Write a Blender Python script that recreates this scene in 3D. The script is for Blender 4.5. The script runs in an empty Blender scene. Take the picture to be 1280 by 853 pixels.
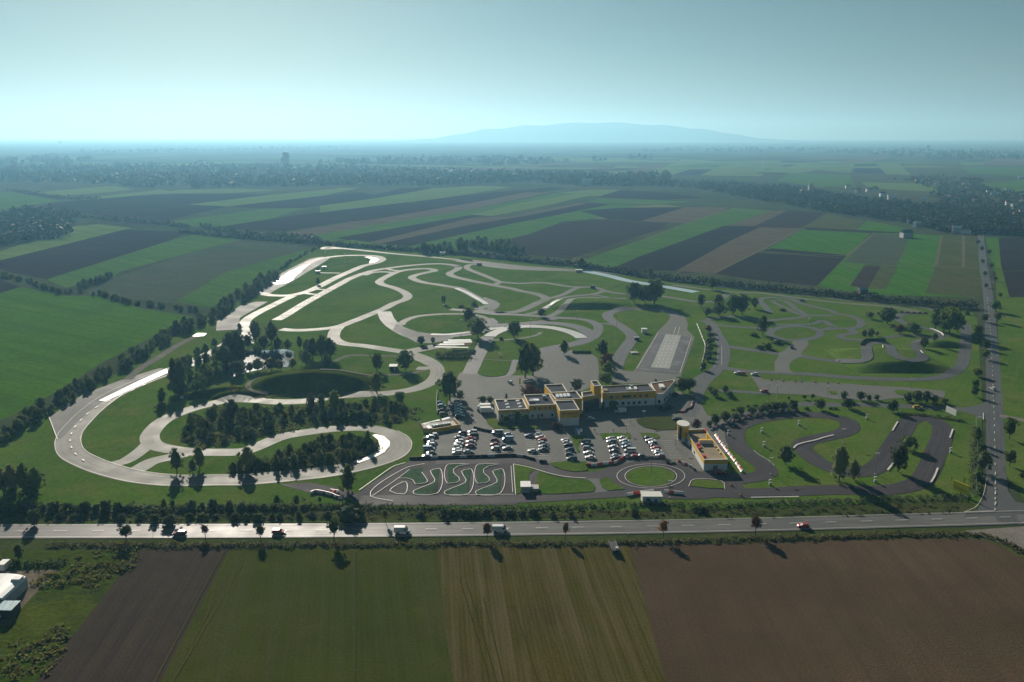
import bpy, bmesh, math, random
import numpy as np
from mathutils import Vector
from mathutils.geometry import tessellate_polygon
random.seed(7); rng = np.random.default_rng(7)
scene = bpy.context.scene
col = scene.collection

# ------------------------------------------------------------------ camera, sky, sun, exposure
CAM_H = 135.0; FPX = 1050.0; HORIZON = 170.0; IW, IH = 1280.0, 853.0
PITCH = math.atan((IH / 2 - HORIZON) / FPX)
cam_d = bpy.data.cameras.new('camera'); cam = bpy.data.objects.new('camera', cam_d); col.objects.link(cam)
cam.location = (0, 0, CAM_H); cam.rotation_euler = (math.pi / 2 - PITCH, 0, 0)
cam_d.sensor_width = 36; cam_d.lens = 36 * FPX / IW; cam_d.clip_start = 1; cam_d.clip_end = 120000
scene.camera = cam

SUN_AZ, SUN_EL = math.radians(-18.5), math.radians(22)
world = bpy.data.worlds.new('World'); scene.world = world; world.use_nodes = True
wn = world.node_tree; wn.nodes.clear()
sky_n = wn.nodes.new('ShaderNodeTexSky'); sky_n.sky_type = 'NISHITA'; sky_n.sun_disc = False
sky_n.sun_elevation = SUN_EL; sky_n.sun_rotation = SUN_AZ
sky_n.altitude = 200; sky_n.air_density = 1.0; sky_n.dust_density = 0.4; sky_n.ozone_density = 2.0
tint = wn.nodes.new('ShaderNodeMix'); tint.data_type = 'RGBA'; tint.blend_type = 'MULTIPLY'
tint.inputs[0].default_value = 1.0; tint.inputs[7].default_value = (0.455, 0.50, 0.42, 1)
bg = wn.nodes.new('ShaderNodeBackground'); bg.inputs[1].default_value = 0.05
wo = wn.nodes.new('ShaderNodeOutputWorld')
wn.links.new(sky_n.outputs[0], tint.inputs[6]); wn.links.new(tint.outputs[2], bg.inputs[0]); wn.links.new(bg.outputs[0], wo.inputs[0])
sun_d = bpy.data.lights.new('sun', 'SUN'); sun_d.energy = 4.8; sun_d.angle = math.radians(0.5); sun_d.color = (1.0, 0.94, 0.84)
sun = bpy.data.objects.new('sun', sun_d); col.objects.link(sun)
sdir = Vector((math.sin(SUN_AZ) * math.cos(SUN_EL), math.cos(SUN_AZ) * math.cos(SUN_EL), math.sin(SUN_EL)))
sun.rotation_euler = sdir.to_track_quat('Z', 'Y').to_euler()
scene.view_settings.view_transform = 'Standard'; scene.view_settings.look = 'None'
scene.view_settings.exposure = 0.42; scene.view_settings.gamma = 1
cy = scene.cycles
cy.use_denoising = True; cy.max_bounces = 5; cy.diffuse_bounces = 2; cy.glossy_bounces = 2; cy.transmission_bounces = 3
cy.volume_bounces = 2; cy.transparent_max_bounces = 6; cy.caustics_reflective = False; cy.caustics_refractive = False
HAZE = 0.00014

# ------------------------------------------------------------------ geometry helpers
CP, SP = math.cos(PITCH), math.sin(PITCH)
MOUNDS = []
def H(x, y):
    return max([0.0] + [m(x, y) for m in MOUNDS])
def unproj(px, py, z=0.0):
    u, v = px - IW / 2, py - IH / 2
    t = (CAM_H - z) / (FPX * SP + v * CP)
    return (u * t, (FPX * CP - v * SP) * t)
def at(px, py):
    """ground point under a pixel, on the terrain"""
    if MOUNDS:
        zp = 11.0
        for i in range(56):
            z = 11.0 - i * 0.2
            x, y = unproj(px, py, z)
            if z > 0 and H(x, y) >= z: return (x, y, H(x, y))
    x, y = unproj(px, py, 0.0)
    return (x, y, H(x, y) if MOUNDS else 0.0)
def ppm(py):                       # pixels per metre across the view, at ground seen at row py
    return CP * (py - HORIZON) / CAM_H
def vpm(py):                       # pixels per metre of upright height
    return ppm(py) * math.cos(PITCH + math.atan((py - IH / 2) / FPX))
def zz(ox, oy, s, pts): return [(ox + x / s, oy + y / s) for x, y in pts]
def Z1(p): return zz(0, 300, 4, p)
def Z2(p): return zz(280, 300, 4, p)
def Z3(p): return zz(560, 300, 4, p)
def Z4(p): return zz(840, 300, 1280 / 440, p)
def Z5(p): return zz(0, 460, 4, p)
def Z6(p): return zz(280, 460, 4, p)
def Z7(p): return zz(560, 460, 4, p)
def Z8(p): return zz(840, 460, 1280 / 440, p)
def Y2(p): return zz(330, 310, 1163 / 150, p)
def Y3(p): return zz(460, 310, 1280 / 180, p)
def Y4(p): return zz(620, 310, 1280 / 180, p)
def Y5(p): return zz(780, 330, 1280 / 180, p)
def Y6(p): return zz(530, 420, 1024 / 120, p)
def Y8(p): return zz(600, 380, 1280 / 180, p)
def Y9(p): return zz(860, 360, 1280 / 180, p)
def Y10(p): return zz(1030, 360, 1251 / 220, p)
def Y11(p): return zz(860, 460, 6.4, p)
def Y12(p): return zz(1040, 460, 1280 / 240, p)
def Y13(p): return zz(900, 540, 6.4, p)
def Y14(p): return zz(1080, 540, 1137 / 200, p)
def YP(p): return zz(390, 560, 1208 / 170, p)
def YW(p): return zz(200, 390, 1086 / 140, p)
def YR(p): return zz(400, 420, 1241 / 160, p)
def P1(p): return zz(520, 510, 1280 / 180, p)
def P2(p): return zz(690, 510, 1280 / 180, p)
def P3(p): return zz(600, 460, 1280 / 140, p)
def P4(p): return zz(720, 450, 1280 / 140, p)
def P5(p): return zz(830, 510, 1024 / 120, p)
def ZA(p): return zz(0, 140, 1280 / 430, p)
def ZB(p): return zz(400, 140, 1280 / 430, p)
def ZC(p): return zz(800, 140, 1280 / 480, p)
def ZD(p): return zz(0, 640, 1280 / 430, p)
def ZE(p): return zz(400, 640, 1280 / 430, p)

def smooth(pts, step=2.5, closed=False):
    """Catmull-Rom through world points, resampled"""
    P = [np.array(p, float) for p in pts]; n = len(P); out = []
    rngs = range(n) if closed else range(n - 1)
    for i in rngs:
        if closed: p0, p1, p2, p3 = P[i - 1], P[i], P[(i + 1) % n], P[(i + 2) % n]
        else:
            p1, p2 = P[i], P[i + 1]
            p0 = P[i - 1] if i else 2 * p1 - p2
            p3 = P[i + 2] if i + 2 < n else 2 * p2 - p1
        d = np.linalg.norm(p2 - p1); k = max(1, int(d / step))
        a = 0.5
        t0 = 0; t1 = t0 + max(1e-3, np.linalg.norm(p1 - p0)) ** a; t2 = t1 + max(1e-3, d) ** a; t3 = t2 + max(1e-3, np.linalg.norm(p3 - p2)) ** a
        for j in range(k):
            t = t1 + (t2 - t1) * j / k
            A1 = (t1 - t) / (t1 - t0) * p0 + (t - t0) / (t1 - t0) * p1
            A2 = (t2 - t) / (t2 - t1) * p1 + (t - t1) / (t2 - t1) * p2
            A3 = (t3 - t) / (t3 - t2) * p2 + (t - t2) / (t3 - t2) * p3
            B1 = (t2 - t) / (t2 - t0) * A1 + (t - t0) / (t2 - t0) * A2
            B2 = (t3 - t) / (t3 - t1) * A2 + (t - t1) / (t3 - t1) * A3
            out.append((t2 - t) / (t2 - t1) * B1 + (t - t1) / (t2 - t1) * B2)
    if not closed: out.append(P[-1])
    return out

def mesh_obj(name, verts, faces, mat=None, parent=None, uvs=None, smooth_shade=False):
    me = bpy.data.meshes.new(name); me.from_pydata([tuple(map(float, v)) for v in verts], [], faces)
    if uvs is not None:
        ul = me.uv_layers.new(name='UVMap')
        li = np.zeros(len(me.loops), int); me.loops.foreach_get('vertex_index', li)
        ul.data.foreach_set('uv', np.asarray(uvs, float)[li].ravel())
    if mat: me.materials.append(mat)
    if smooth_shade: me.polygons.foreach_set('use_smooth', [True] * len(me.polygons))
    me.update()
    o = bpy.data.objects.new(name, me); col.objects.link(o)
    if parent: o.parent = parent
    return o
def tag(o, label=None, cat=None, group=None, kind=None):
    if label: o['label'] = label
    if cat: o['category'] = cat
    if group: o['group'] = group
    if kind: o['kind'] = kind
    return o
def empty(name, loc=(0, 0, 0), rz=0.0):
    o = bpy.data.objects.new(name, None); col.objects.link(o)
    o.location = loc; o.rotation_euler = (0, 0, rz); o.empty_display_size = 0.5
    return o
def copy_tree(o, loc, rz=0.0, scale=None):
    c = o.copy(); col.objects.link(c); c.location = loc; c.rotation_euler = (0, 0, rz)
    if scale: c.scale = scale
    for ch in o.children:
        d = ch.copy(); col.objects.link(d); d.parent = c
        for g in ch.children:
            e = g.copy(); col.objects.link(e); e.parent = d
    return c
def delete_tree(o):
    for ch in list(o.children):
        for g in list(ch.children): bpy.data.objects.remove(g)
        bpy.data.objects.remove(ch)
    bpy.data.objects.remove(o)

class MB:
    """collects shapes, then builds one mesh object"""
    def __init__(s): s.v = []; s.f = []
    def add(s, v, f):
        b = len(s.v); s.v += [tuple(p) for p in v]; s.f += [tuple(b + i for i in q) for q in f]; return s
    def box(s, c, d, rz=0.0):
        cx, cy_, cz = c; hx, hy, hz = d[0] / 2, d[1] / 2, d[2] / 2; ca, sa = math.cos(rz), math.sin(rz)
        v = [(cx + ca * x - sa * y, cy_ + sa * x + ca * y, cz + z) for z in (-hz, hz) for x, y in ((-hx, -hy), (hx, -hy), (hx, hy), (-hx, hy))]
        return s.add(v, [(3, 2, 1, 0), (4, 5, 6, 7), (0, 1, 5, 4), (1, 2, 6, 5), (2, 3, 7, 6), (3, 0, 4, 7)])
    def prism(s, poly, z0, z1):
        n = len(poly)
        if sum(poly[i][0] * poly[(i + 1) % n][1] - poly[(i + 1) % n][0] * poly[i][1] for i in range(n)) < 0: poly = poly[::-1]
        v = [(p[0], p[1], z0) for p in poly] + [(p[0], p[1], z1) for p in poly]
        return s.add(v, [tuple(range(n))[::-1], tuple(range(n, 2 * n))] + [(i, (i + 1) % n, n + (i + 1) % n, n + i) for i in range(n)])
    def tube(s, a, b, r0, r1=None, n=6, caps=True):
        r1 = r0 if r1 is None else r1
        a, b = Vector(a), Vector(b); d = (b - a).normalized()
        u = d.orthogonal().normalized(); w = d.cross(u)
        v = []
        for c, r in ((a, r0), (b, r1)):
            for i in range(n):
                t = 2 * math.pi * i / n; v.append(tuple(c + u * (math.cos(t) * r) + w * (math.sin(t) * r)))
        f = [(i, (i + 1) % n, n + (i + 1) % n, n + i) for i in range(n)]
        if caps: f += [tuple(range(n))[::-1], tuple(range(n, 2 * n))]
        return s.add(v, f)
    def quad(s, pts): return s.add(pts, [tuple(range(len(pts)))])
    def build(s, name, mat, parent=None, sm=False): return mesh_obj(name, s.v, s.f, mat, parent, None, sm)

# ------------------------------------------------------------------ materials
def nt(name):
    m = bpy.data.materials.new(name); m.use_nodes = True
    n = m.node_tree; b = n.nodes['Principled BSDF']; return m, n, b
def node(n, t, **kw):
    x = n.nodes.new(t)
    for k, v in kw.items(): setattr(x, k, v)
    return x
def mixc(n, fac, a, b, blend='MIX'):
    x = node(n, 'ShaderNodeMix', data_type='RGBA', blend_type=blend)
    for i, val in ((0, fac), (6, a), (7, b)):
        if hasattr(val, 'links'): n.links.new(val, x.inputs[i])
        else: x.inputs[i].default_value = val if i == 0 else (*val, 1)
    return x.outputs[2]
def noise(n, vec, scale, detail=4, rough=0.55):
    x = node(n, 'ShaderNodeTexNoise'); x.inputs['Scale'].default_value = scale; x.inputs['Detail'].default_value = detail
    x.inputs['Roughness'].default_value = rough
    if vec is not None: n.links.new(vec, x.inputs['Vector'])
    return x.outputs['Fac']
def ramp(n, fac, lo, hi):
    x = node(n, 'ShaderNodeMapRange'); x.inputs[1].default_value = lo; x.inputs[2].default_value = hi
    n.links.new(fac, x.inputs[0]); return x.outputs[0]
def plain(name, c, rough=0.6, metal=0.0, var=0.12, scale=1.5, spec=0.4):
    m, n, b = nt(name)
    tc = node(n, 'ShaderNodeTexCoord')
    f = ramp(n, noise(n, tc.outputs['Object'], scale), 0.3, 0.7)
    lo = tuple(x * (1 - var) for x in c); hi = tuple(min(1, x * (1 + var)) for x in c)
    n.links.new(mixc(n, f, lo, hi), b.inputs['Base Color'])
    b.inputs['Roughness'].default_value = rough; b.inputs['Metallic'].default_value = metal; b.inputs['Specular IOR Level'].default_value = spec
    return m
def ground_mat(name, c1, c2, c3=None, big=0.01, mid=0.08, fine=0.9, rough=0.95, stripes=None, bump=0.0, spec=0.0):
    """large patches, medium blotches, fine grain; stripes = (angle, period in m, colour, amount)"""
    m, n, b = nt(name)
    tc = node(n, 'ShaderNodeTexCoord'); V = tc.outputs['Object']
    A = ramp(n, noise(n, V, big, 5), 0.35, 0.65)
    B = ramp(n, noise(n, V, mid, 5, 0.65), 0.3, 0.72)
    C = noise(n, V, fine, 3, 0.7)
    c = mixc(n, A, c1, c2)
    if c3: c = mixc(n, ramp(n, noise(n, V, mid * 0.45, 6, 0.7), 0.5, 0.72), c, c3)
    c = mixc(n, B, mixc(n, 1.0, c, (0.78, 0.78, 0.78), 'MULTIPLY'), c)
    if stripes:
        ang, per, sc, amt = stripes
        mp = node(n, 'ShaderNodeMapping'); mp.inputs['Rotation'].default_value = (0, 0, ang); n.links.new(V, mp.inputs[0])
        mp2 = node(n, 'ShaderNodeMapping'); mp2.inputs['Scale'].default_value = (1, 0.03, 1); n.links.new(mp.outputs[0], mp2.inputs[0])
        s1 = ramp(n, noise(n, mp2.outputs[0], 1.0 / per, 2, 0.6), 0.42, 0.66)
        w = node(n, 'ShaderNodeTexWave'); w.inputs['Scale'].default_value = 0.314 / per * 2; w.inputs['Distortion'].default_value = 0.6; w.inputs['Detail'].default_value = 1
        n.links.new(mp.outputs[0], w.inputs[0])
        s2 = node(n, 'ShaderNodeMath', operation='MULTIPLY'); n.links.new(s1, s2.inputs[0]); s2.inputs[1].default_value = amt
        s3 = node(n, 'ShaderNodeMath', operation='MULTIPLY_ADD'); n.links.new(w.outputs['Fac'], s3.inputs[0]); s3.inputs[1].default_value = amt * 0.35
        n.links.new(s2.outputs[0], s3.inputs[2])
        c = mixc(n, s3.outputs[0], c, sc)
    cf = node(n, 'ShaderNodeMapRange'); cf.inputs[1].default_value = 0.25; cf.inputs[2].default_value = 0.75; cf.inputs[3].default_value = 0.72; cf.inputs[4].default_value = 1.28
    n.links.new(C, cf.inputs[0])
    comb = node(n, 'ShaderNodeCombineColor'); [n.links.new(cf.outputs[0], comb.inputs[i]) for i in range(3)]
    c = mixc(n, 1.0, c, comb.outputs[0], 'MULTIPLY')
    n.links.new(c, b.inputs['Base Color'])
    b.inputs['Roughness'].default_value = rough; b.inputs['Specular IOR Level'].default_value = spec
    if bump:
        bp = node(n, 'ShaderNodeBump'); bp.inputs['Strength'].default_value = 1; bp.inputs['Distance'].default_value = bump
        n.links.new(C, bp.inputs['Height']); n.links.new(bp.outputs[0], b.inputs['Normal'])
    return m
def asphalt_mat(name, c, rough=0.5, spec=0.5, wet=0.0, uv=True):
    """uv: x across the road 0-1, y metres along"""
    m, n, b = nt(name)
    tc = node(n, 'ShaderNodeTexCoord'); V = tc.outputs['Object']
    A = ramp(n, noise(n, V, 0.03, 5), 0.3, 0.7); B = noise(n, V, 0.5, 5, 0.7)
    col_ = mixc(n, A, tuple(x * 0.86 for x in c), tuple(x * 1.14 for x in c))
    col_ = mixc(n, ramp(n, B, 0.35, 0.75), col_, tuple(x * 1.25 for x in c))
    if uv:
        mp = node(n, 'ShaderNodeMapping'); mp.inputs['Scale'].default_value = (7, 0.02, 1); n.links.new(tc.outputs['UV'], mp.inputs[0])
        S = noise(n, mp.outputs[0], 1.0, 3, 0.6)
        col_ = mixc(n, ramp(n, S, 0.45, 0.7), col_, tuple(x * 0.72 for x in c))
        mp = node(n, 'ShaderNodeMapping'); mp.inputs['Scale'].default_value = (1, 0.045, 1); n.links.new(tc.outputs['UV'], mp.inputs[0])
        vo = node(n, 'ShaderNodeTexVoronoi'); vo.inputs['Scale'].default_value = 1.0; n.links.new(mp.outputs[0], vo.inputs[0])
        sp_ = node(n, 'ShaderNodeSeparateColor'); n.links.new(vo.outputs['Color'], sp_.inputs[0])
        col_ = mixc(n, ramp(n, sp_.outputs[0], 0.75, 0.8), col_, tuple(x * 0.88 for x in c))
    n.links.new(col_, b.inputs['Base Color'])
    rr = node(n, 'ShaderNodeMapRange'); rr.inputs[1].default_value = 0.3; rr.inputs[2].default_value = 0.7
    rr.inputs[3].default_value = rough - 0.06; rr.inputs[4].default_value = rough + 0.06; n.links.new(noise(n, V, 0.08, 4), rr.inputs[0])
    n.links.new(rr.outputs[0], b.inputs['Roughness']); b.inputs['Specular IOR Level'].default_value = spec
    return m
# ------------------------------------------------------------------ ground materials
R = math.radians
def fang(a, b):
    (x0, y0), (x1, y1) = unproj(*a), unproj(*b)
    return math.pi / 2 - math.atan2(y1 - y0, x1 - x0)
M = {}
M['base'] = ground_mat('far_land', (0.05, 0.075, 0.035), (0.085, 0.095, 0.05), (0.05, 0.045, 0.035), big=0.0012, mid=0.006, fine=0.05)
M['grass'] = ground_mat('mown_grass', (0.058, 0.128, 0.014), (0.102, 0.180, 0.022), (0.150, 0.165, 0.045), big=0.014, mid=0.09, fine=0.6, bump=0.15, stripes=(R(35), 7, (0.105, 0.140, 0.040), 0.45))
M['verge'] = ground_mat('verge_grass', (0.055, 0.078, 0.022), (0.080, 0.098, 0.030), (0.085, 0.075, 0.035), big=0.03, mid=0.15, fine=0.7, bump=0.3)
M['rough_grass'] = ground_mat('rough_grass', (0.052, 0.086, 0.010), (0.090, 0.112, 0.016), (0.036, 0.050, 0.014), big=0.03, mid=0.12, fine=0.6, bump=0.5)
M['soil'] = ground_mat('brown_soil', (0.098, 0.068, 0.042), (0.122, 0.086, 0.054), (0.084, 0.068, 0.036), big=0.012, mid=0.05, fine=1.6, stripes=(fang((832, 853), (788, 682)), 4, (0.066, 0.048, 0.032), 0.3), bump=0.25)
M['soil_left'] = ground_mat('grey_brown_soil', (0.072, 0.057, 0.042), (0.084, 0.064, 0.046), None, big=0.02, mid=0.1, fine=1.6, stripes=(fang((200, 853), (287, 686)), 3, (0.045, 0.037, 0.032), 0.6), bump=0.25)
M['meadow'] = ground_mat('meadow', (0.050, 0.066, 0.007), (0.066, 0.078, 0.009), (0.084, 0.078, 0.016), big=0.015, mid=0.07, fine=1.2, stripes=(fang((390, 853), (400, 684)), 3, (0.074, 0.078, 0.034), 0.4), bump=0.2)
M['stubble'] = ground_mat('stubble_meadow', (0.068, 0.066, 0.008), (0.088, 0.074, 0.014), (0.074, 0.056, 0.018), big=0.02, mid=0.08, fine=1.4, stripes=(fang((690, 853), (652, 682)), 2.6, (0.125, 0.105, 0.055), 0.6), bump=0.2)
def field(name, a, b, c=None, ang=0.0, per=10, sc=None, amt=0.6, **k):
    M[name] = ground_mat(name, a, b, c, big=0.008, mid=0.035, fine=0.3, stripes=(ang, per, sc or tuple(x * 0.7 for x in a), amt), **k)
FA = R(-50)
field('bright_green', (0.068, 0.160, 0.012), (0.095, 0.185, 0.016), (0.060, 0.130, 0.014), R(-58), 9)
field('mid_green', (0.070, 0.150, 0.030), (0.095, 0.175, 0.036), None, FA, 10)
field('pale_green', (0.120, 0.190, 0.055), (0.150, 0.215, 0.065), None, FA, 12)
field('yellow_green', (0.150, 0.165, 0.060), (0.170, 0.180, 0.075), None, FA, 12)
field('dark_soil', (0.034, 0.030, 0.032), (0.044, 0.037, 0.036), (0.050, 0.040, 0.034), FA, 10)
field('purple_soil', (0.050, 0.040, 0.040), (0.060, 0.046, 0.044), None, FA, 10)
field('tan_soil', (0.120, 0.100, 0.070), (0.140, 0.115, 0.080), None, FA, 12)
field('grey_green', (0.075, 0.100, 0.060), (0.090, 0.105, 0.065), (0.095, 0.088, 0.066), R(-62), 10)
field('vivid_green', (0.055, 0.165, 0.016), (0.080, 0.180, 0.024), (0.100, 0.155, 0.030), R(0), 10)
field('olive_field', (0.080, 0.100, 0.035), (0.095, 0.105, 0.045), (0.100, 0.088, 0.050), R(0), 8)
M['asph'] = asphalt_mat('track_asphalt', (0.145, 0.148, 0.120), 0.60, 0.05)
M['asph_grey'] = asphalt_mat('grey_asphalt', (0.092, 0.094, 0.092), 0.6, 0.12)
M['asph_dark'] = asphalt_mat('kart_asphalt', (0.056, 0.050, 0.054), 0.7, 0.06)
M['asph_flat'] = asphalt_mat('yard_asphalt', (0.135, 0.136, 0.122), 0.72, 0.05, uv=False)
M['asph_pad'] = asphalt_mat('pad_asphalt', (0.058, 0.053, 0.055), 0.75, 0.03, uv=False)
M['road'] = asphalt_mat('road_asphalt', (0.145, 0.143, 0.134), 0.50, 0.07)
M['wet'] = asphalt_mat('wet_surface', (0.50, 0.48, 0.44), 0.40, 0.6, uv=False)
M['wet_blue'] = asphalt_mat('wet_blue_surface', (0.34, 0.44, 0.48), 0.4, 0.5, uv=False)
M['maroon'] = ground_mat('maroon_asphalt', (0.034, 0.026, 0.030), (0.046, 0.036, 0.038), (0.13, 0.15, 0.16), big=0.05, mid=0.2, fine=1.0, rough=0.6, spec=0.4)
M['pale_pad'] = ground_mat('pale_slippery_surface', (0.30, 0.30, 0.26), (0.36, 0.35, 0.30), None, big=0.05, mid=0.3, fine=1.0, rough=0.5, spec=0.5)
M['dirt'] = ground_mat('dirt', (0.17, 0.14, 0.10), (0.20, 0.165, 0.12), (0.10, 0.10, 0.06), big=0.04, mid=0.15, fine=0.8)
M['gravel'] = ground_mat('gravel', (0.20, 0.185, 0.16), (0.24, 0.22, 0.19), None, big=0.05, mid=0.2, fine=1.2)
M['faint_line'] = plain('faded_paint', (0.20, 0.195, 0.18), 0.7, var=0.3, scale=0.4)
M['line'] = plain('white_paint', (0.62, 0.60, 0.54), 0.6, var=0.2, scale=0.4)
M['green_paint'] = ground_mat('green_paint', (0.070, 0.120, 0.070), (0.085, 0.140, 0.080), (0.07, 0.085, 0.06), big=0.05, mid=0.25, fine=1.0)
M['kerb_red'] = plain('red_paint', (0.45, 0.035, 0.03), 0.5)

# ------------------------------------------------------------------ terrain
def mound(px, py, hx, y_front, flat, y_back, h, rz=0.0, pw=2.5, lead=0.0):
    """ridge whose foot nearest the camera is at pixel (px, py); half length hx"""
    bx, by = unproj(px, py); ca, sa = math.cos(rz), math.sin(rz)
    def f(x, y):
        dx, dy = x - bx, y - by
        u, v = ca * dx + sa * dy, -sa * dx + ca * dy
        a = abs(u) / hx
        if a >= 1 or v <= 0 or v >= y_front + flat + y_back: return 0.0
        t = v / y_front if v < y_front else (1.0 if v < y_front + flat else 1 - (v - y_front - flat) / y_back)
        t = t * t * (3 - 2 * t) * 0.5 + t * 0.5
        return h * t * (1 - a ** pw)
    MOUNDS.append(f)
    ext = max(hx, y_front + flat + y_back)
    return (bx, by, ext, f, rz, hx, y_front + flat + y_back)
mound_specs = [
    ('grass_mound', mound(384, 493.5, 36, 13, 6, 24, 8.5, R(2), 2.6), 'rough_grass'),
    ('grass_mound', mound(1137, 467.5, 31, 11, 32, 18, 4.6, 0, 2.2), 'grass'),
    ('grass_mound', mound(742, 388, 34, 11, 10, 30, 4.2, 0, 2.5), 'grass'),
    ('grass_mound', mound(268, 497, 22, 5, 2, 9, 3.2, R(28), 2), 'rough_grass'),
    ('grass_mound', mound(296, 499, 16, 5, 2, 8, 2.6, R(12), 2), 'rough_grass'),
    ('grass_mound', mound(1184, 436, 14, 8, 3, 10, 3.4, R(-12), 2), 'grass'),
]
rings = [0.0, 60.0]
while rings[-1] < 32000: rings.append(rings[-1] * 1.28)
NS = 96; gv = [(0, 0, 0)]; gf = []
for r in rings[1:]: gv += [(r * math.cos(2 * math.pi * i / NS), r * math.sin(2 * math.pi * i / NS), 0) for i in range(NS)]
for i in range(NS): gf.append((0, 1 + i, 1 + (i + 1) % NS))
for k in range(len(rings) - 2):
    a = 1 + k * NS
    for i in range(NS): gf.append((a + i, a + NS + i, a + NS + (i + 1) % NS, a + (i + 1) % NS))
tag(mesh_obj('ground', gv, gf, M['base']), 'flat farmland plain reaching to the horizon', kind='structure')

def sheet(name, pts, mat, z, label=None, kind='structure', flat=True):
    """flat polygon on the ground from pixel corners"""
    W = [at(*p) if not flat else (*unproj(*p), 0.0) for p in pts]
    v = [(x, y, h + z) for x, y, h in W]
    tris = tessellate_polygon([[Vector((p[0], p[1], 0)) for p in v]])
    tris = [t if (v[t[1]][0] - v[t[0]][0]) * (v[t[2]][1] - v[t[0]][1]) - (v[t[2]][0] - v[t[0]][0]) * (v[t[1]][1] - v[t[0]][1]) > 0 else (t[0], t[2], t[1]) for t in tris]
    o = mesh_obj(name, v, tris, M[mat] if isinstance(mat, str) else mat)
    tag(o, label, kind=kind); return o
ZI = [0.0]
def nz(d=0.001): ZI[0] += d; return ZI[0]

def world_line(pts, closed=False, step=2.5): return smooth([np.array(at(*p)[:2]) for p in pts], step, closed)
def ribbon(name, pts, w, mat, label=None, z=None, closed=False, step=2.5, offset=0.0, line=None, kind='structure', w2=None):
    L = line if line is not None else world_line(pts, closed, step)
    n = len(L); v = []; uv = []; f = []; s = 0.0
    z = nz() + 0.08 if z is None else z
    for i in range(n):
        a, b = (L[i - 1], L[(i + 1) % n]) if closed else (L[max(0, i - 1)], L[min(n - 1, i + 1)])
        d = b - a; d = d / max(1e-6, np.linalg.norm(d)); nn = np.array((-d[1], d[0]))
        if i: s += np.linalg.norm(L[i] - L[i - 1])
        ww = w if w2 is None else w + (w2 - w) * i / (n - 1)
        for k, e in enumerate((ww / 2 + offset, -ww / 2 + offset)):
            p = L[i] + nn * e
            hh = H(p[0], p[1]); v.append((p[0], p[1], hh + z + min(0.3, hh))); uv.append((k, s))
    for i in range(n if closed else n - 1):
        j = (i + 1) % n; f.append((2 * i, 2 * i + 1, 2 * j + 1, 2 * j))
    o = mesh_obj(name, v, f, M[mat] if isinstance(mat, str) else mat, None, uv)
    return tag(o, label, kind=kind)
LZ = [0.46]
def line(pts, w=0.35, closed=False, off=0.0, mat='line', L=None, name='road_marking'):
    LZ[0] += 0.0015
    w *= 0.72
    return ribbon(name, pts, w, mat, None, LZ[0], closed, 2.5, off, L)
def dashes(pts, w, on, gap, off=0.0, mat='line'):
    L = world_line(pts, False, 0.8); mb = MB(); s = 0
    LZ[0] += 0.0015
    acc = []
    for i in range(1, len(L)):
        s += np.linalg.norm(L[i] - L[i - 1])
        if s % (on + gap) < on: acc.append(L[i])
        else:
            if len(acc) > 1: dash(mb, acc, w, off)
            acc = []
    if len(acc) > 1: dash(mb, acc, w, off)
    return tag(mb.build('road_marking', M[mat]), None, kind='structure')
def dash(mb, pts, w, off):
    v = []
    for i, p in enumerate(pts):
        d = pts[min(i + 1, len(pts) - 1)] - pts[max(0, i - 1)]; d = d / np.linalg.norm(d); nn = np.array((-d[1], d[0]))
        for e in (w / 2 + off, -w / 2 + off):
            q = p + nn * e; v.append((q[0], q[1], H(*q) + LZ[0]))
    mb.add(v, [(2 * i, 2 * i + 1, 2 * i + 3, 2 * i + 2) for i in range(len(pts) - 1)])

# ------------------------------------------------------------------ farmland
fz = [0.02]
def fld(mat, pts, label=None, name='field'):
    fz[0] += 0.0012
    return sheet(name, pts, mat, fz[0], label)
# foreground
fld('rough_grass', [(-120, 680), (182, 684), (45, 853), (20, 905), (-160, 905)])
fld('verge', [(-200, 672), (1240, 660), (1290, 690), (1290, 705), (1235, 676), (1200, 672), (790, 682), (545, 684), (180, 687), (-200, 690)], name='grass_verge')
fld('soil_left', [(176, 687), (287, 686), (200, 853), (172, 905), (16, 905), (45, 853)], 'ploughed grey brown field in the lower left')
fld('meadow', [(287, 686), (546, 683), (566, 853), (573, 905), (172, 905), (200, 853)], 'mown green field in the lower middle')
fld('stubble', [(546, 683), (787, 682), (832, 853), (846, 905), (573, 905), (566, 853)], 'yellowish streaked stubble field')
fld('soil', [(788, 682), (1200, 672), (1235, 676), (1290, 705), (1400, 760), (1400, 905), (846, 905), (832, 853)], 'bare brown ploughed field in the lower right')
fld('dirt', ZD([(-120, 225), (215, 215), (80, 360), (40, 420), (-120, 440)]), name='dirt_yard')
M['rut'] = ground_mat('wheel_rut', (0.052, 0.052, 0.011), (0.064, 0.058, 0.018), None, big=0.05, mid=0.2, fine=1.2)
M['straw'] = ground_mat('straw_streak', (0.105, 0.092, 0.035), (0.080, 0.078, 0.022), None, big=0.05, mid=0.3, fine=1.4)
M['path'] = ground_mat('field_path', (0.150, 0.135, 0.095), (0.120, 0.125, 0.075), None, big=0.02, mid=0.1, fine=0.6)
def strip(mat, pts, w, nm='wheel_track'): ribbon(nm, pts, w, mat, None, 0.16 if mat != 'path' else 0.14, step=6)
for a_, b_ in (((520, 250), (640, 660)), ((608, 320), (690, 660)), ((720, 350), (820, 660)), ((545, 260), (665, 660)), ((135, 150), (132, 660))): strip('rut', ZE([a_, tuple((x + y) / 2 + 3 for x, y in zip(a_, b_)), b_]), 0.38)
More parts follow.
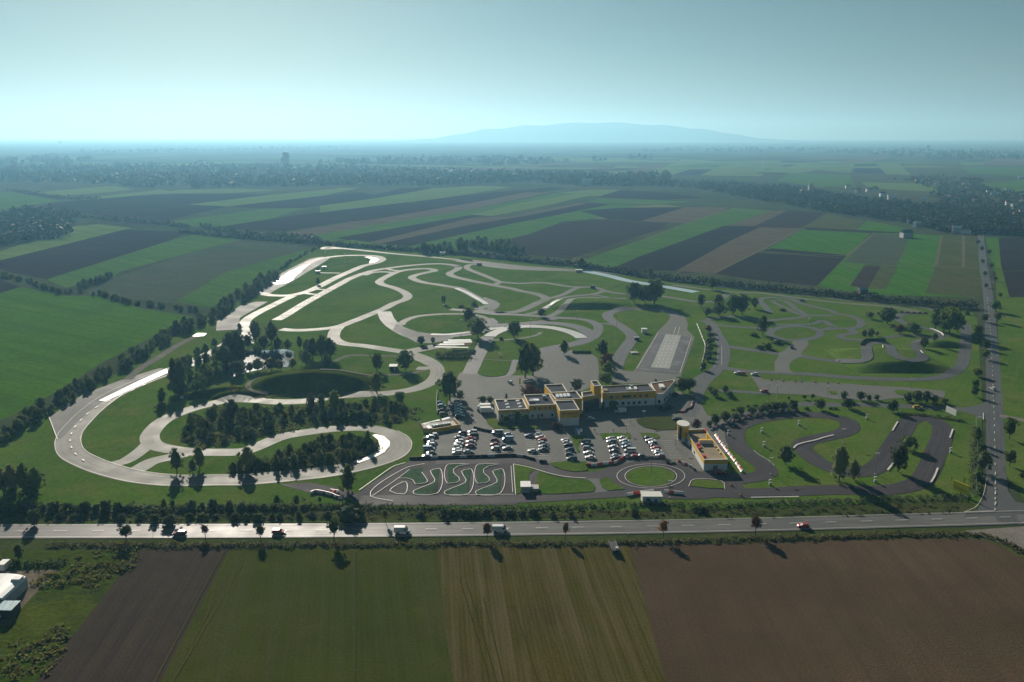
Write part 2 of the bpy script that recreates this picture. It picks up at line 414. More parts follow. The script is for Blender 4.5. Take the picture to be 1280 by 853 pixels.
for a_, b_ in (((438, 150), (500, 660)), ((700, 170), (880, 660)), ((760, 200), (905, 660)), ((810, 190), (985, 660)), ((1135, 330), (1180, 420)), ((1210, 540), (1260, 660)), ((850, 420), (960, 660))): strip('straw', ZE([a_, tuple((x + y) / 2 - 3 for x, y in zip(a_, b_)), b_]), 0.5, 'straw_streak')
for a_, b_ in (((870, 190), (720, 480)), ((830, 150), (560, 660)), ((905, 190), (640, 640))): strip('straw', ZD([a_, tuple((x + y) / 2 for x, y in zip(a_, b_)), b_]), 0.4, 'straw_streak')
# west
fld('bright_green', Z1([(-200, 300), (0, 265), (110, 238), (330, 280), (480, 280), (700, 340), (960, 385), (850, 440), (500, 620), (300, 750), (60, 880), (-300, 1000)]), 'bright green crop field behind the western hedge')
fld('dark_soil', Z1([(-40, 215), (0, 200), (95, 235), (0, 268), (-60, 275)]))
fld('dark_soil', Z1([(-200, 150), (0, 105), (430, -2), (480, -55), (940, -40), (860, 0), (230, 197), (60, 165), (0, 145)]))
fld('pale_green', ZA([(-60, 570), (0, 553), (490, 432), (370, 418), (280, 425), (0, 520), (-60, 540)]))
fld('mid_green', Z1([(235, 200), (860, 0), (1040, -45), (1210, 0), (1000, 50), (600, 160), (570, 185), (430, 215), (330, 240)]))
fld('grey_green', Z1([(430, 270), (570, 190), (1000, 52), (1210, 0), (1400, 15), (1560, 40), (1270, 200), (1050, 330), (900, 320)]))
fld('mid_green', Z1([(880, 310), (1130, 160), (1560, 40), (1520, 70), (1270, 215), (1050, 340)]))
fld('pale_green', ZA([(130, 300), (420, 275), (500, 290), (330, 305), (180, 315)]))
fld('pale_green', ZA([(380, 325), (640, 297), (600, 290), (340, 318)]))
fld('mid_green', ZA([(0, 300), (60, 300), (220, 330), (0, 365), (-40, 370), (-40, 305)]))
fld('dark_soil', ZA([(-40, 395), (0, 375), (230, 335), (480, 315), (660, 305), (920, 330), (700, 345), (850, 352), (640, 400), (560, 410), (330, 382)]))
fld('dark_soil', ZA([(640, 305), (900, 305), (1080, 310), (700, 348)]))
fld('pale_green', ZA([(560, 305), (680, 290), (880, 285), (1030, 292), (850, 302)]))
fld('pale_green', ZA([(700, 345), (950, 315), (1280, 283), (1340, 283), (1200, 312), (850, 352)]))
fld('dark_soil', ZA([(850, 353), (1200, 313), (1340, 300), (1420, 312), (1130, 358), (990, 360)]))
fld('mid_green', ZA([(640, 408), (990, 360), (1140, 358), (1000, 400), (800, 430), (690, 425)]))
fld('dark_soil', ZA([(800, 432), (1000, 400), (1280, 360), (1500, 330), (1560, 350), (1280, 410), (1050, 447)]))
fld('tan_soil', ZA([(1060, 450), (1290, 413), (1560, 352), (1640, 355), (1300, 440), (1140, 462)]))
fld('mid_green', ZA([(1140, 462), (1300, 440), (1640, 357), (1760, 365), (1420, 460), (1230, 482)]))
# north middle
fld('dark_soil', ZB([(0, 345), (160, 320), (300, 285), (420, 280), (200, 340), (0, 370)]))
fld('pale_green', ZB([(0, 350), (230, 318), (420, 285), (600, 275), (720, 280), (460, 320), (0, 375)]))
fld('dark_soil', ZB([(-60, 400), (300, 345), (480, 318), (640, 300), (860, 280), (920, 285), (560, 340), (200, 400), (-60, 425)]))
fld('tan_soil', ZB([(-60, 440), (200, 400), (560, 340), (760, 300), (850, 300), (560, 365), (240, 415), (-60, 460)]))
fld('mid_green', ZB([(-40, 470), (300, 410), (560, 365), (900, 300), (1000, 290), (940, 310), (600, 380), (60, 468)]))
fld('dark_soil', ZB([(60, 470), (560, 385), (650, 362), (860, 325), (700, 370), (560, 395), (180, 485), (120, 480)]))
fld('pale_green', ZB([(560, 383), (740, 340), (960, 305), (1120, 295), (960, 320), (860, 345), (640, 388)]))
fld('tan_soil', ZB([(180, 487), (560, 395), (720, 388), (960, 340), (1000, 340), (760, 388), (340, 475), (240, 490)]))
fld('dark_soil', ZB([(230, 490), (560, 420), (780, 385), (1000, 340), (1080, 345), (700, 420), (420, 480), (330, 500)]))
fld('mid_green', ZB([(330, 502), (420, 480), (720, 415), (1080, 345), (1200, 348), (1080, 385), (1000, 400), (660, 490), (450, 530)]))
fld('yellow_green', ZB([(1015, 398), (1180, 350), (1280, 345), (1300, 355), (1120, 400)]))
fld('purple_soil', ZB([(640, 490), (780, 455), (900, 410), (1010, 400), (1130, 405), (1290, 430), (1100, 490), (930, 548), (760, 530)]))
fld('purple_soil', ZB([(1115, 403), (1290, 357), (1400, 375), (1300, 410), (1280, 430), (1180, 410)]))
fld('dark_soil', ZB([(1030, 318), (1100, 290), (1280, 300), (1430, 320), (1280, 328)]))
fld('mid_green', ZB([(1000, 335), (1040, 322), (1280, 330), (1380, 335), (1250, 345), (1080, 342)]))
fld('pale_green', ZB([(900, 300), (1000, 290), (1120, 290), (1040, 315), (960, 310)]))
# north east
fld('yellow_green', ZC([(-40, 330), (0, 315), (90, 310), (150, 318), (0, 345)]))
fld('tan_soil', ZC([(0, 365), (150, 318), (300, 318), (200, 365), (140, 372)]))
fld('dark_soil', ZC([(-200, 330), (-60, 320), (150, 318), (60, 345), (0, 360), (-100, 360)]))
fld('mid_green', ZC([(-260, 520), (0, 428), (150, 372), (310, 320), (440, 330), (280, 382), (0, 482), (-140, 540)]))
fld('tan_soil', ZC([(290, 380), (440, 330), (490, 330), (380, 382)]))
fld('purple_soil', ZC([(380, 382), (490, 330), (625, 335), (540, 385), (250, 530), (130, 540), (300, 430)]))
fld('dark_soil', ZC([(-130, 540), (0, 482), (280, 380), (400, 382), (300, 430), (120, 530), (60, 530)]))
fld('tan_soil', ZC([(120, 530), (300, 430), (400, 385), (540, 388), (400, 465), (250, 540)]))
fld('olive_field', ZC([(545, 385), (620, 340), (750, 365), (715, 398)]))
fld('vivid_green', ZC([(718, 396), (760, 362), (890, 390), (880, 405)]))
fld('vivid_green', ZC([(420, 460), (540, 393), (770, 405), (690, 478), (560, 465)]))
fld('dark_soil', ZC([(545, 390), (560, 386), (870, 402), (870, 406), (560, 394)]))
fld('dark_soil', ZC([(405, 466), (440, 455), (690, 478), (685, 487)]))
fld('dark_soil', ZC([(250, 540), (390, 470), (680, 488), (590, 580), (380, 560)]))
fld('vivid_green', ZC([(590, 582), (690, 480), (780, 405), (880, 405), (1000, 412), (960, 515), (850, 600), (700, 600)]))
fld('grey_green', ZC([(680, 500), (780, 407), (900, 410), (860, 515), (720, 505)]))
fld('vivid_green', ZC([(855, 515), (905, 408), (1120, 415), (1135, 520), (1140, 620), (780, 610)]))
fld('olive_field', ZC([(985, 515), (1005, 412), (1120, 415), (1140, 620), (950, 605)]))
fld('purple_soil', ZC([(700, 580), (750, 510), (805, 512), (760, 590)]))
fld('olive_field', ZC([(765, 590), (805, 512), (860, 515), (820, 592)]))
fld('vivid_green', ZC([(1150, 418), (1195, 420), (1205, 530), (1180, 535)]))
fld('dark_soil', ZC([(1195, 420), (1300, 420), (1420, 420), (1480, 530), (1300, 528), (1205, 530)]))
fld('dark_soil', ZC([(1175, 532), (1480, 532), (1560, 680), (1290, 690), (1215, 690)]))
# far right strips beyond the town
far = [('pale_green', (20, 205), (150, 155), (250, 165), (110, 210)), ('dark_soil', (110, 210), (250, 165), (330, 165), (230, 210)),
       ('pale_green', (200, 212), (300, 165), (480, 160), (400, 215)), ('dark_soil', (390, 205), (480, 160), (560, 160), (480, 210)),
       ('pale_green', (560, 190), (610, 165), (720, 165), (700, 205)), ('dark_soil', (715, 205), (715, 160), (790, 165), (820, 205)),
       ('pale_green', (780, 168), (860, 168), (905, 212), (820, 208)), ('mid_green', (460, 230), (500, 205), (700, 210), (720, 250), (600, 250)),
       ('dark_soil', (860, 170), (900, 172), (935, 195), (905, 198)), ('pale_green', (740, 235), (960, 240), (1000, 268), (760, 255)),
       ('pale_green', (1040, 165), (1190, 165), (1280, 175), (1080, 178)), ('mid_green', (1060, 182), (1280, 185), (1330, 220), (1100, 205)),
       ('olive_field', (850, 158), (960, 155), (1060, 200), (930, 205)), ('mid_green', (1140, 240), (1290, 225), (1330, 262), (1220, 268)),
       ('tan_soil', (-60, 205), (40, 165), (120, 160), (20, 205)), ('pale_green', (-140, 205), (-60, 175), (40, 165), (-60, 208))]
for m_, *p in far: fld(m_, ZC(p))
G0 = fz[0] + 0.01
for p_ in ([(250, 536), (400, 463), (545, 387)], [(402, 465), (540, 474), (690, 481)], [(690, 516), (900, 514), (1135, 521)], [(986, 515), (1006, 412)], [(690, 480), (780, 405)], [(1078, 520), (1078, 412)], [(0, 432), (150, 374), (310, 322)]): strip('path', ZC(p_), 3.2, 'field_path')
# strips toward the horizon, laid out on the ground
fr = random.Random(5)
for i in range(150):
    Y = 3600 * math.exp(fr.random() * 1.35); X = fr.uniform(-0.62, 0.62) * Y
    if 170 > (172 + CAM_H * FPX / Y): continue
    w_, l_ = fr.uniform(90, 320), fr.uniform(500, 1500); a = R(fr.choice((62, 60, -28, 12)) + fr.uniform(-3, 3))
    ca, sa = math.cos(a), math.sin(a)
    fz[0] += 0.004
    P = [(X + ca * u * l_ - sa * v * w_, Y + sa * u * l_ + ca * v * w_, fz[0] + 0.5) for u, v in ((-.5, -.5), (.5, -.5), (.5, .5), (-.5, .5))]
    tag(mesh_obj('field', P, [(0, 1, 2, 3)], M[fr.choice(('pale_green', 'dark_soil', 'mid_green', 'tan_soil', 'purple_soil', 'olive_field', 'dark_soil'))]), None, kind='structure')

# ------------------------------------------------------------------ training ground lawn
sheet('lawn', [(-220, 700), (-220, 590), (0, 553), (60, 515), (140, 470), (230, 412), (300, 376), (345, 342), (400, 306), (440, 300), (560, 318), (700, 334), (860, 356), (1050, 374), (1215, 390), (1222, 400), (1228, 500), (1226, 630), (1216, 642), (1100, 646), (600, 652), (0, 656), (-220, 658)], 'grass', G0, 'mown grass of the driver training ground')
sheet('lawn', [(1243, 300), (1262, 372), (1300, 372), (1460, 500), (1460, 660), (1285, 630), (1254, 590)], 'grass', G0 + 0.004)
sheet('grass_verge', [(-220, 656), (0, 655), (600, 651), (1100, 645), (1216, 641), (1222, 628), (1190, 625), (1000, 634), (700, 641), (455, 634), (430, 630), (0, 640), (-220, 640)], 'verge', G0 + 0.004)
ZI[0] = G0 + 0.02 - 0.08
for nm, (bx, by, ext, f, rz, hx, ln), mt in mound_specs:
    ca, sa = math.cos(rz), math.sin(rz); nx, ny = max(12, int(hx * 2 / 1.4)), max(12, int(ln / 1.2)); v = []; fc = []
    for j in range(ny + 1):
        for i in range(nx + 1):
            u, w_ = -hx + 2 * hx * i / nx, ln * j / ny
            x, y = bx + ca * u - sa * w_, by + sa * u + ca * w_
            h = H(x, y); edge = i in (0, nx) or j in (0, ny)
            v.append((x, y, -0.5 if edge and h < 0.3 else h + G0 + 0.012 - (0.15 if h < 0.05 else 0)))
    for j in range(ny):
        for i in range(nx): a = j * (nx + 1) + i; fc.append((a, a + 1, a + nx + 2, a + nx + 1))
    tag(mesh_obj(nm, v, fc, M[mt], None, None, True), None, kind='structure')

# ------------------------------------------------------------------ roads
main_road = [(-260, 666.5), (0, 665), (300, 664), (600, 662), (900, 657.5), (1060, 653.5), (1280, 647), (1560, 638)]
Lm = world_line(main_road, step=8)
ribbon('main_road', None, 10.5, 'road', 'two lane country road running along the training ground', line=Lm)
for o_ in (4.7, -4.7): line(None, 0.22, off=o_, L=Lm)
dashes(main_road, 0.2, 5, 8)
side_road = [(1262, 655), (1250, 630), (1245, 590), (1244, 540), (1242, 480), (1239, 420), (1235, 370), (1229, 330), (1226, 298), (1222, 285), (1190, 275)]
Ls = world_line(side_road, step=6)
ribbon('side_road', None, 7.6, 'asph_grey', 'straight side road on the right edge', line=Ls)
dashes([(1244.5, 632), (1243, 540), (1241, 480), (1238, 420), (1234, 370)], 0.25, 4, 7, 0.0)
sheet('side_road', [(1205, 645), (1222, 637), (1233, 612), (1238, 590), (1252, 590), (1258, 612), (1270, 628), (1330, 638), (1330, 641), (1205, 647.5)], 'asph_grey', nz() + 0.08)
sheet('gravel_track', [(1205, 664), (1330, 655), (1380, 730), (1330, 712), (1283, 690)], 'gravel', nz() + 0.08)
line([(1205, 641.5), (1243, 640)], 0.35); line([(1205, 641.5), (1218, 636), (1228, 622), (1233, 600)], 0.25)
dashes([(1243.5, 640), (1244, 590)], 0.3, 3, 2.5)
ribbon('side_road', Y12([(1060, 285), (1000, 275), (900, 280), (760, 272), (500, 258), (200, 248), (0, 248)]) + Y11([(1000, 292), (870, 292), (700, 322), (560, 345), (430, 375), (330, 395), (200, 420), (100, 418), (0, 395)]) + [(840, 518), (800, 520)], 6.5, 'asph_grey')
sheet('side_road', Y12([(900, 262), (960, 255), (1020, 230), (1040, 240), (1045, 350), (1010, 345), (930, 310), (860, 292)]), 'asph_grey', nz() + 0.08)
line(Y12([(1008, 305), (1008, 350)]), 0.5)
sheet('gravel_track', Y12([(1120, 310), (1200, 325), (1300, 345), (1300, 365), (1200, 345), (1120, 330)]), 'gravel', nz() + 0.08)
fz2 = nz()

# ------------------------------------------------------------------ race tracks
T = 'training_track'
# north perimeter
ribbon(T, Z2([(486, 42), (520, 37), (580, 42), (700, 54), (850, 70), (1000, 83), (1150, 98), (1250, 106)]) + Z3([(60, 96), (150, 108), (300, 128), (450, 139), (620, 150), (700, 156), (850, 172), (1000, 190), (1280, 215)]) + Z4([(150, 165), (330, 183), (500, 203), (700, 225), (860, 240), (940, 250), (960, 258)]), 8, 'asph')
ribbon(T, Z2([(486, 42), (500, 46), (560, 44), (600, 44)]), 7, 'asph')
ribbon(T, Z3([(40, 104), (90, 112), (160, 118), (300, 140), (420, 150), (560, 153), (640, 152)]), 9, 'asph')
sheet('asphalt_yard', Z3([(120, 100), (300, 122), (470, 140), (640, 148), (690, 160), (600, 158), (420, 148), (230, 140), (130, 118)]), 'asph_flat', nz() + 0.08)
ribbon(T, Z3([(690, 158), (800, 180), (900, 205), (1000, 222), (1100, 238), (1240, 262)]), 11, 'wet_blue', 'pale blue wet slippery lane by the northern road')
ribbon(T, Z4([(0, 165), (120, 180), (220, 190), (330, 195), (480, 215), (640, 232), (780, 243), (900, 262)]), 6, 'asph')
ribbon('gravel_track', Z3([(690, 140), (800, 152), (1000, 182), (1280, 205)]) + Z4([(160, 158), (330, 176)]), 5, 'gravel')
# upper left loop
loop = Z2([(150, 258), (190, 270), (250, 279), (330, 278), (400, 264), (470, 236), (560, 190), (640, 155), (700, 130), (760, 116), (792, 98), (760, 82), (690, 78), (600, 80), (520, 88), (460, 100), (400, 130), (300, 185), (220, 222), (165, 243)])
sheet('asphalt_yard', Z2([(150, 260), (165, 238), (200, 215), (350, 135), (430, 95), (490, 85), (530, 92), (480, 125), (400, 172), (330, 215), (270, 245), (230, 268), (190, 275)]), 'asph_flat', nz() + 0.08)
ribbon(T, loop, 8.5, 'asph', 'pale hairpin loop at the far left of the circuit', closed=True)
ribbon(T, Z2([(345, 280), (290, 305), (230, 335), (160, 370), (115, 400), (100, 430), (106, 462), (112, 490), (118, 520)]), 8, 'asph')
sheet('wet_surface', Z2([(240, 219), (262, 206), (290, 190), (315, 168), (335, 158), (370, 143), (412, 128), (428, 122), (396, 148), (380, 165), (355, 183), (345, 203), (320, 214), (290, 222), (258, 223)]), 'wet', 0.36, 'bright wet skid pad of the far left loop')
sheet('wet_surface', Z2([(700, 86), (735, 85), (768, 92), (778, 102), (755, 115), (725, 120), (728, 108), (735, 98)]), 'wet', 0.362)
# straight and upper circuit
ribbon(T, Z2([(262, 402), (290, 388), (400, 320), (560, 232), (640, 190), (700, 168), (760, 152), (840, 140), (920, 130), (1000, 123), (1090, 121), (1150, 128), (1172, 136)]) + Y3([(800, 165), (805, 180), (780, 200), (732, 222), (728, 238), (770, 258), (880, 285), (1000, 310), (1100, 330), (1200, 350), (1270, 362)]) + Y4([(220, 385), (330, 405), (400, 425), (440, 447), (430, 467), (370, 490), (290, 530), (210, 562), (130, 575), (0, 578)]) + Y3([(1200, 575), (1130, 573), (1040, 563), (985, 548)]), 8, 'asph', 'long straight leading into the winding upper circuit')
sL = Z2([(285, 392), (400, 320), (560, 232), (640, 190)])
dashes(sL, 0.35, 5, 6, 1.5); dashes(sL, 0.35, 5, 6, -1.5)
ribbon(T, Z2([(285, 448), (350, 453), (450, 450), (560, 437), (640, 410), (720, 378), (800, 345)]) + Y3([(240, 492), (320, 465), (352, 440), (342, 412), (290, 380), (210, 350), (130, 328), (100, 305), (125, 280), (190, 245), (260, 215), (330, 200), (420, 190), (520, 186), (580, 195), (592, 205), (550, 215), (480, 230), (415, 247), (390, 265), (420, 285), (500, 310), (600, 325), (720, 345), (800, 358), (880, 397), (960, 440), (1040, 482), (1080, 505), (1060, 522), (1000, 534), (985, 548)]), 8, 'asph', 'pale S bend track in the middle of the upper circuit')
sheet('asphalt_yard', Y3([(985, 460), (1040, 440), (1140, 475), (1175, 500), (1160, 530), (1120, 560), (1040, 560), (1080, 520), (1060, 490)]), 'asph_flat', nz() + 0.08)
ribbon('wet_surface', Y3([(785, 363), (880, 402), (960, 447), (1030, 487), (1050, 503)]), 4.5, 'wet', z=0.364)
ribbon(T, Y3([(-30, 245), (40, 222), (130, 215), (210, 220), (240, 228)]), 6, 'asph')
ribbon(T, Y3([(170, 188), (220, 200), (290, 206)]), 6, 'asph')
ribbon(T, Y2([(500, 403), (570, 405), (640, 408)]), 4, 'asph'); ribbon(T, Y2([(400, 442), (460, 450), (540, 455)]), 5, 'asph')
ribbon(T, Y2([(540, 243), (640, 245), (740, 246)]), 3.5, 'asph')
# loop T5 past the shelter, around the grove and back to the big bend
big = Z2([(575, 436), (553, 462), (555, 500), (600, 520), (700, 531), (800, 546), (900, 562), (1000, 592), (1058, 632), (1066, 672), (1035, 712), (960, 745), (850, 765), (700, 776), (600, 781), (500, 793), (400, 808), (250, 811), (160, 803)]) + \
      Z5([(1150, 163), (1040, 185), (940, 212), (830, 257), (768, 310), (748, 350), (768, 385), (830, 405), (940, 420), (1100, 424), (1220, 418)]) + \
      Z6([(290, 346), (450, 318), (600, 303), (720, 303), (820, 325), (875, 360), (888, 395), (850, 437), (760, 472), (650, 500), (500, 525), (300, 546), (100, 562)])
ribbon(T, big, 8.5, 'asph', 'long pale track curving round the wooded islands')
bigw = Z6([(820, 330), (870, 360), (880, 395), (845, 437), (760, 470), (650, 498), (500, 525), (300, 546), (100, 562)]) + Z5([(1100, 563), (900, 566), (720, 552), (560, 517), (440, 474), (362, 430), (340, 380), (352, 330), (400, 272), (470, 205), (570, 135), (700, 75), (830, 25)]) + [(240, 454), (275, 437), (303, 421)]
Lb = world_line(bigw)
ribbon(T, None, 11, 'asph', 'wide banked bend of the track at the left', line=Lb)
line(None, 0.22, off=5.2, L=Lb); line(None, 0.22, off=-5.2, L=Lb)
sheet('asphalt_yard', Z5([(246, 250), (300, 212), (420, 132), (580, 72), (700, 32), (800, 2), (838, 8), (835, 40), (700, 90), (560, 140), (460, 210), (380, 280), (320, 345), (288, 362)]), 'asph_flat', nz() + 0.08)
line(Z5([(246, 250), (288, 362)]), 0.4)
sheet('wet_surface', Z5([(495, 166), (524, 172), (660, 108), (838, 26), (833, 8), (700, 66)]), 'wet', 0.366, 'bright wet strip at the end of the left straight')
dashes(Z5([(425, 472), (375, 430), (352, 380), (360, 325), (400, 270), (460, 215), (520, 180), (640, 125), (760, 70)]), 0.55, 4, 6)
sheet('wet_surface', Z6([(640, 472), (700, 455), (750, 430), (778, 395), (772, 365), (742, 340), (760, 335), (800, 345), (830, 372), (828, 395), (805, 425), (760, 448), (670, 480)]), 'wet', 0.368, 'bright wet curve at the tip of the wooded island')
ribbon(T, Z5([(540, 490), (620, 470), (700, 420), (748, 375)]), 7, 'asph'); ribbon(T, Z5([(610, 545), (690, 510), (760, 470), (850, 448), (930, 430)]), 8, 'asph')
sheet('asphalt_yard', Z6([(280, 585), (420, 575), (560, 600), (640, 620), (690, 640), (690, 680), (620, 660), (420, 625)]), 'asph_pad', nz() + 0.08)
# dirt trails round the dark mound
ribbon('dirt_trail', Z2([(185, 690), (140, 710), (120, 738), (150, 760), (220, 772)]), 3, 'gravel')
ribbon('dirt_trail', YR([(0, 330), (150, 335), (330, 365), (460, 385), (700, 378), (860, 370), (960, 350), (1020, 330)]), 3, 'gravel')
ribbon('dirt_trail', YR([(140, 250), (200, 220), (300, 190), (400, 190), (560, 195), (740, 200)]), 3, 'gravel')
ribbon('dirt_trail', YR([(900, 220), (980, 245), (1060, 285)]), 4, 'asph')
ribbon('dirt_trail', YR([(940, 315), (1000, 318), (1090, 310)]), 7, 'asph')
ribbon('dirt_trail', Z1([(640, 700), (700, 645), (800, 585), (900, 522), (970, 490), (1030, 468)]), 5, 'gravel')
sheet('asphalt_yard', Z1([(1080, 455), (1085, 410), (1200, 330), (1280, 310), (1340, 310), (1200, 390), (1190, 450)]), 'asph_flat', nz() + 0.08)
sheet('concrete_pad', YW([(315, 240), (360, 210), (450, 212), (425, 235)]), 'wet', nz() + 0.1)
# grey ring in the middle
ribbon(T, Z2([(800, 360), (822, 405), (870, 445), (950, 482)]) + Y3([(430, 770), (560, 783), (700, 782), (900, 762), (1010, 735), (1050, 700), (1090, 665), (1050, 630)]), 11, 'asph_grey')
ribbon(T, Y3([(290, 690), (320, 655), (430, 613), (560, 597), (700, 590), (850, 590), (980, 605), (1050, 630)]), 6, 'asph')
sheet('asphalt_yard', Y3([(250, 680), (440, 750), (560, 765), (700, 770), (760, 800), (700, 830), (560, 850), (430, 845), (330, 790), (220, 735)]), 'asph_flat', nz() + 0.08)
ribbon('wet_surface', Y3([(560, 772), (690, 775), (800, 765), (910, 752)]), 4.5, 'wet', z=0.370)
ribbon(T, Z2([(930, 560), (1000, 545), (1090, 532), (1150, 540)]), 11, 'asph')
# skid circle
ribbon(T, Y8([(-60, 215), (60, 195), (230, 190), (400, 180), (600, 172), (760, 185), (900, 220), (960, 262), (960, 310), (890, 345), (780, 370), (640, 395), (520, 425)]), 10, 'asph_grey', 'grey skid circle with a bright wet arc')
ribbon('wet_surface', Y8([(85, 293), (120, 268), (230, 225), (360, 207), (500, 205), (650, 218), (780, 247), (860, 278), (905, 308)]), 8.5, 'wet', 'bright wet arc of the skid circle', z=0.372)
ribbon('wet_surface', Y8([(70, 232), (130, 222), (220, 215)]), 6, 'wet', z=0.374)
ribbon('footpath', Y8([(110, 325), (260, 320), (420, 300), (500, 282), (545, 255)]), 3, 'asph')
ribbon(T, Y8([(-260, 50), (0, 75), (130, 92), (300, 97), (480, 108), (680, 125), (860, 135), (960, 150), (1020, 175), (1050, 200), (1040, 260), (1000, 310)]), 7, 'asph_grey')
ribbon(T, Y8([(680, 128), (560, 155), (400, 172), (260, 185)]), 6, 'asph_grey')
ribbon(T, Y8([(1050, 178), (1120, 180), (1180, 185)]), 4, 'asph_grey')
# north middle
ribbon(T, Y3([(990, 150), (930, 148), (880, 165), (890, 190), (950, 215), (1040, 250), (1130, 287), (1170, 303), (1280, 314)]) + Y4([(200, 318), (320, 313), (430, 313), (520, 325), (620, 342), (720, 350), (850, 352), (920, 366), (970, 385), (1050, 402), (1160, 418)]) + Y5([(0, 278), (160, 282), (330, 290), (480, 312), (640, 338), (740, 340), (800, 330), (880, 300), (920, 268)]), 6.5, 'asph', 'narrow upper link track under the northern bank')
ribbon(T, Y3([(1000, 152), (1100, 168), (1280, 188)]) + Y4([(300, 195), (480, 200), (640, 200)]), 8, 'asph')
ribbon(T, Y3([(1190, 303), (1150, 318), (1130, 330)]), 6, 'asph')
ribbon(T, Y4([(740, 352), (680, 375), (600, 415), (520, 440), (440, 458)]), 6, 'asph')
ribbon(T, Y4([(960, 385), (880, 410), (800, 420), (700, 430), (620, 440), (560, 462), (500, 500), (430, 540), (350, 578), (270, 590)]), 5.5, 'asph')
ribbon('wet_surface', Y4([(430, 540), (500, 502), (565, 470)]), 4, 'wet', z=0.376)
ribbon(T, Y4([(840, 418), (940, 430), (1000, 442)]), 4, 'asph')
ribbon(T, Y4([(1160, 450), (1060, 455), (950, 450), (850, 442), (750, 446), (680, 458), (640, 490), (590, 545), (520, 592), (470, 612)]), 6, 'asph')
# braking lane
ribbon(T, Z3([(1165, 395), (1130, 370), (1080, 355), (960, 348), (860, 352), (803, 370), (805, 395), (850, 425), (905, 462), (922, 490), (900, 525), (865, 575), (845, 620), (835, 660)]), 8.5, 'asph_grey', 'grey loop track leading to the braking lanes')
sheet('asphalt_yard', Z3([(1045, 462), (1100, 410), (1112, 385), (1085, 358), (1130, 365), (1190, 395), (1200, 425), (1195, 450), (1235, 490), (1230, 500), (1165, 683), (1185, 720), (820, 720), (830, 650), (925, 660), (935, 650)]), 'asph_flat', nz() + 0.08)
sheet('braking_lane', Z3([(1050, 470), (1090, 474), (1010, 640), (950, 640)]), 'maroon', 0.30); sheet('braking_lane', Z3([(1165, 482), (1215, 490), (1160, 650), (1105, 648)]), 'maroon', 0.303)
sheet('braking_lane', Z3([(955, 638), (1158, 652), (1150, 672), (940, 655)]), 'maroon', 0.306)
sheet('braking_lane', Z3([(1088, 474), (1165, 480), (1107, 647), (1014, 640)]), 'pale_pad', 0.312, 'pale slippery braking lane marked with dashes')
for t_ in (0.25, 0.5, 0.75):
    a, b = (1088 + 77 * t_, 475), (1016 + 90 * t_, 642)
    dashes(Z3([a, b]), 0.5, 3.5, 5)
line(Z3([(1050, 470), (945, 645)]), 0.4); line(Z3([(1217, 490), (1160, 668)]), 0.4)
line(Z3([(1138, 440), (1128, 472)]), 0.4); line(Z3([(1158, 440), (1150, 475)]), 0.4)
# central yards and the car park
sheet('asphalt_yard', [(540, 578), (532, 566), (533, 545), (556, 520), (560, 505), (566, 484), (575, 466), (596, 467), (612, 468), (640, 470), (668, 470), (680, 500), (700, 505), (800, 492), (850, 490), (876, 505), (884, 520), (925, 522), (905, 572), (888, 600), (858, 590), (830, 580), (690, 583), (668, 578), (640, 576), (600, 574)], 'asph_flat', nz() + 0.08, 'car park and yard around the clubhouse')
sheet('asphalt_yard', Y8([(520, 425), (640, 400), (820, 415), (990, 440), (1045, 490), (1055, 560), (1055, 720), (900, 780), (560, 780), (470, 660)]), 'asph_flat', nz() + 0.08)
for rx_, ry_ in ((150, 40), (200, 52)):
    c_ = [(790 + rx_ * math.cos(t * math.pi / 12), 560 + ry_ * math.sin(t * math.pi / 12)) for t in range(24)]
    line(Y8(c_), 0.3, True, mat='faint_line')
ribbon('driveway', Y6([(485, 410), (540, 290), (610, 150), (680, 10)]), 9, 'asph_grey')
ribbon('driveway', Y6([(780, 445), (880, 425), (935, 370), (945, 320), (960, 280), (1000, 260)]), 5, 'asph_grey')
ribbon('footpath', Y6([(640, 252), (780, 262), (940, 265)]), 1.6, 'gravel')
ribbon('driveway', Y11([(230, 35), (160, 85), (105, 150), (75, 215), (50, 300), (20, 375), (0, 395)]), 7, 'asph_grey')
# junior traffic garden, north east
KN = 'practice_track'
ribbon(KN, Y9([(140, 290), (185, 305), (225, 355), (265, 430), (305, 500), (318, 560), (312, 630), (290, 690), (240, 740), (160, 785), (60, 850)]), 8, 'asph_grey', 'grey two lane practice road beside the tree row')
dashes(Y9([(262, 560), (262, 640), (230, 710)]), 0.25, 2, 3); line(Y9([(300, 520), (300, 690)]), 0.25)
ribbon(KN, Y9([(290, 705), (420, 732), (560, 745), (760, 755), (940, 765), (1100, 772), (1280, 787)]) + Y10([(150, 637), (300, 646), (500, 653), (700, 652), (820, 640), (910, 612), (965, 570), (990, 520), (1005, 430), (1010, 330), (1008, 280), (985, 250), (940, 235)]), 7, 'asph_grey', 'grey practice road curving up at the right')
ribbon(KN, Y9([(330, 520), (440, 537), (580, 557), (720, 577), (830, 592), (930, 597), (1000, 605), (1100, 627), (1280, 650)]) + Y10([(80, 520), (200, 528), (270, 526), (303, 505), (303, 460), (300, 420), (340, 395), (410, 392), (460, 410), (478, 450), (510, 490), (570, 515), (650, 520), (695, 510), (700, 485), (660, 440), (648, 412), (670, 388), (720, 370), (790, 365), (832, 350), (835, 335), (800, 310), (720, 290), (620, 265), (545, 240), (525, 205), (560, 190), (640, 183), (740, 185)]), 6.5, 'asph_grey', 'winding practice track climbing the grass mound')
ribbon(KN, Y10([(430, 360), (500, 347), (600, 340), (680, 345), (740, 352)]), 5, 'asph_grey')
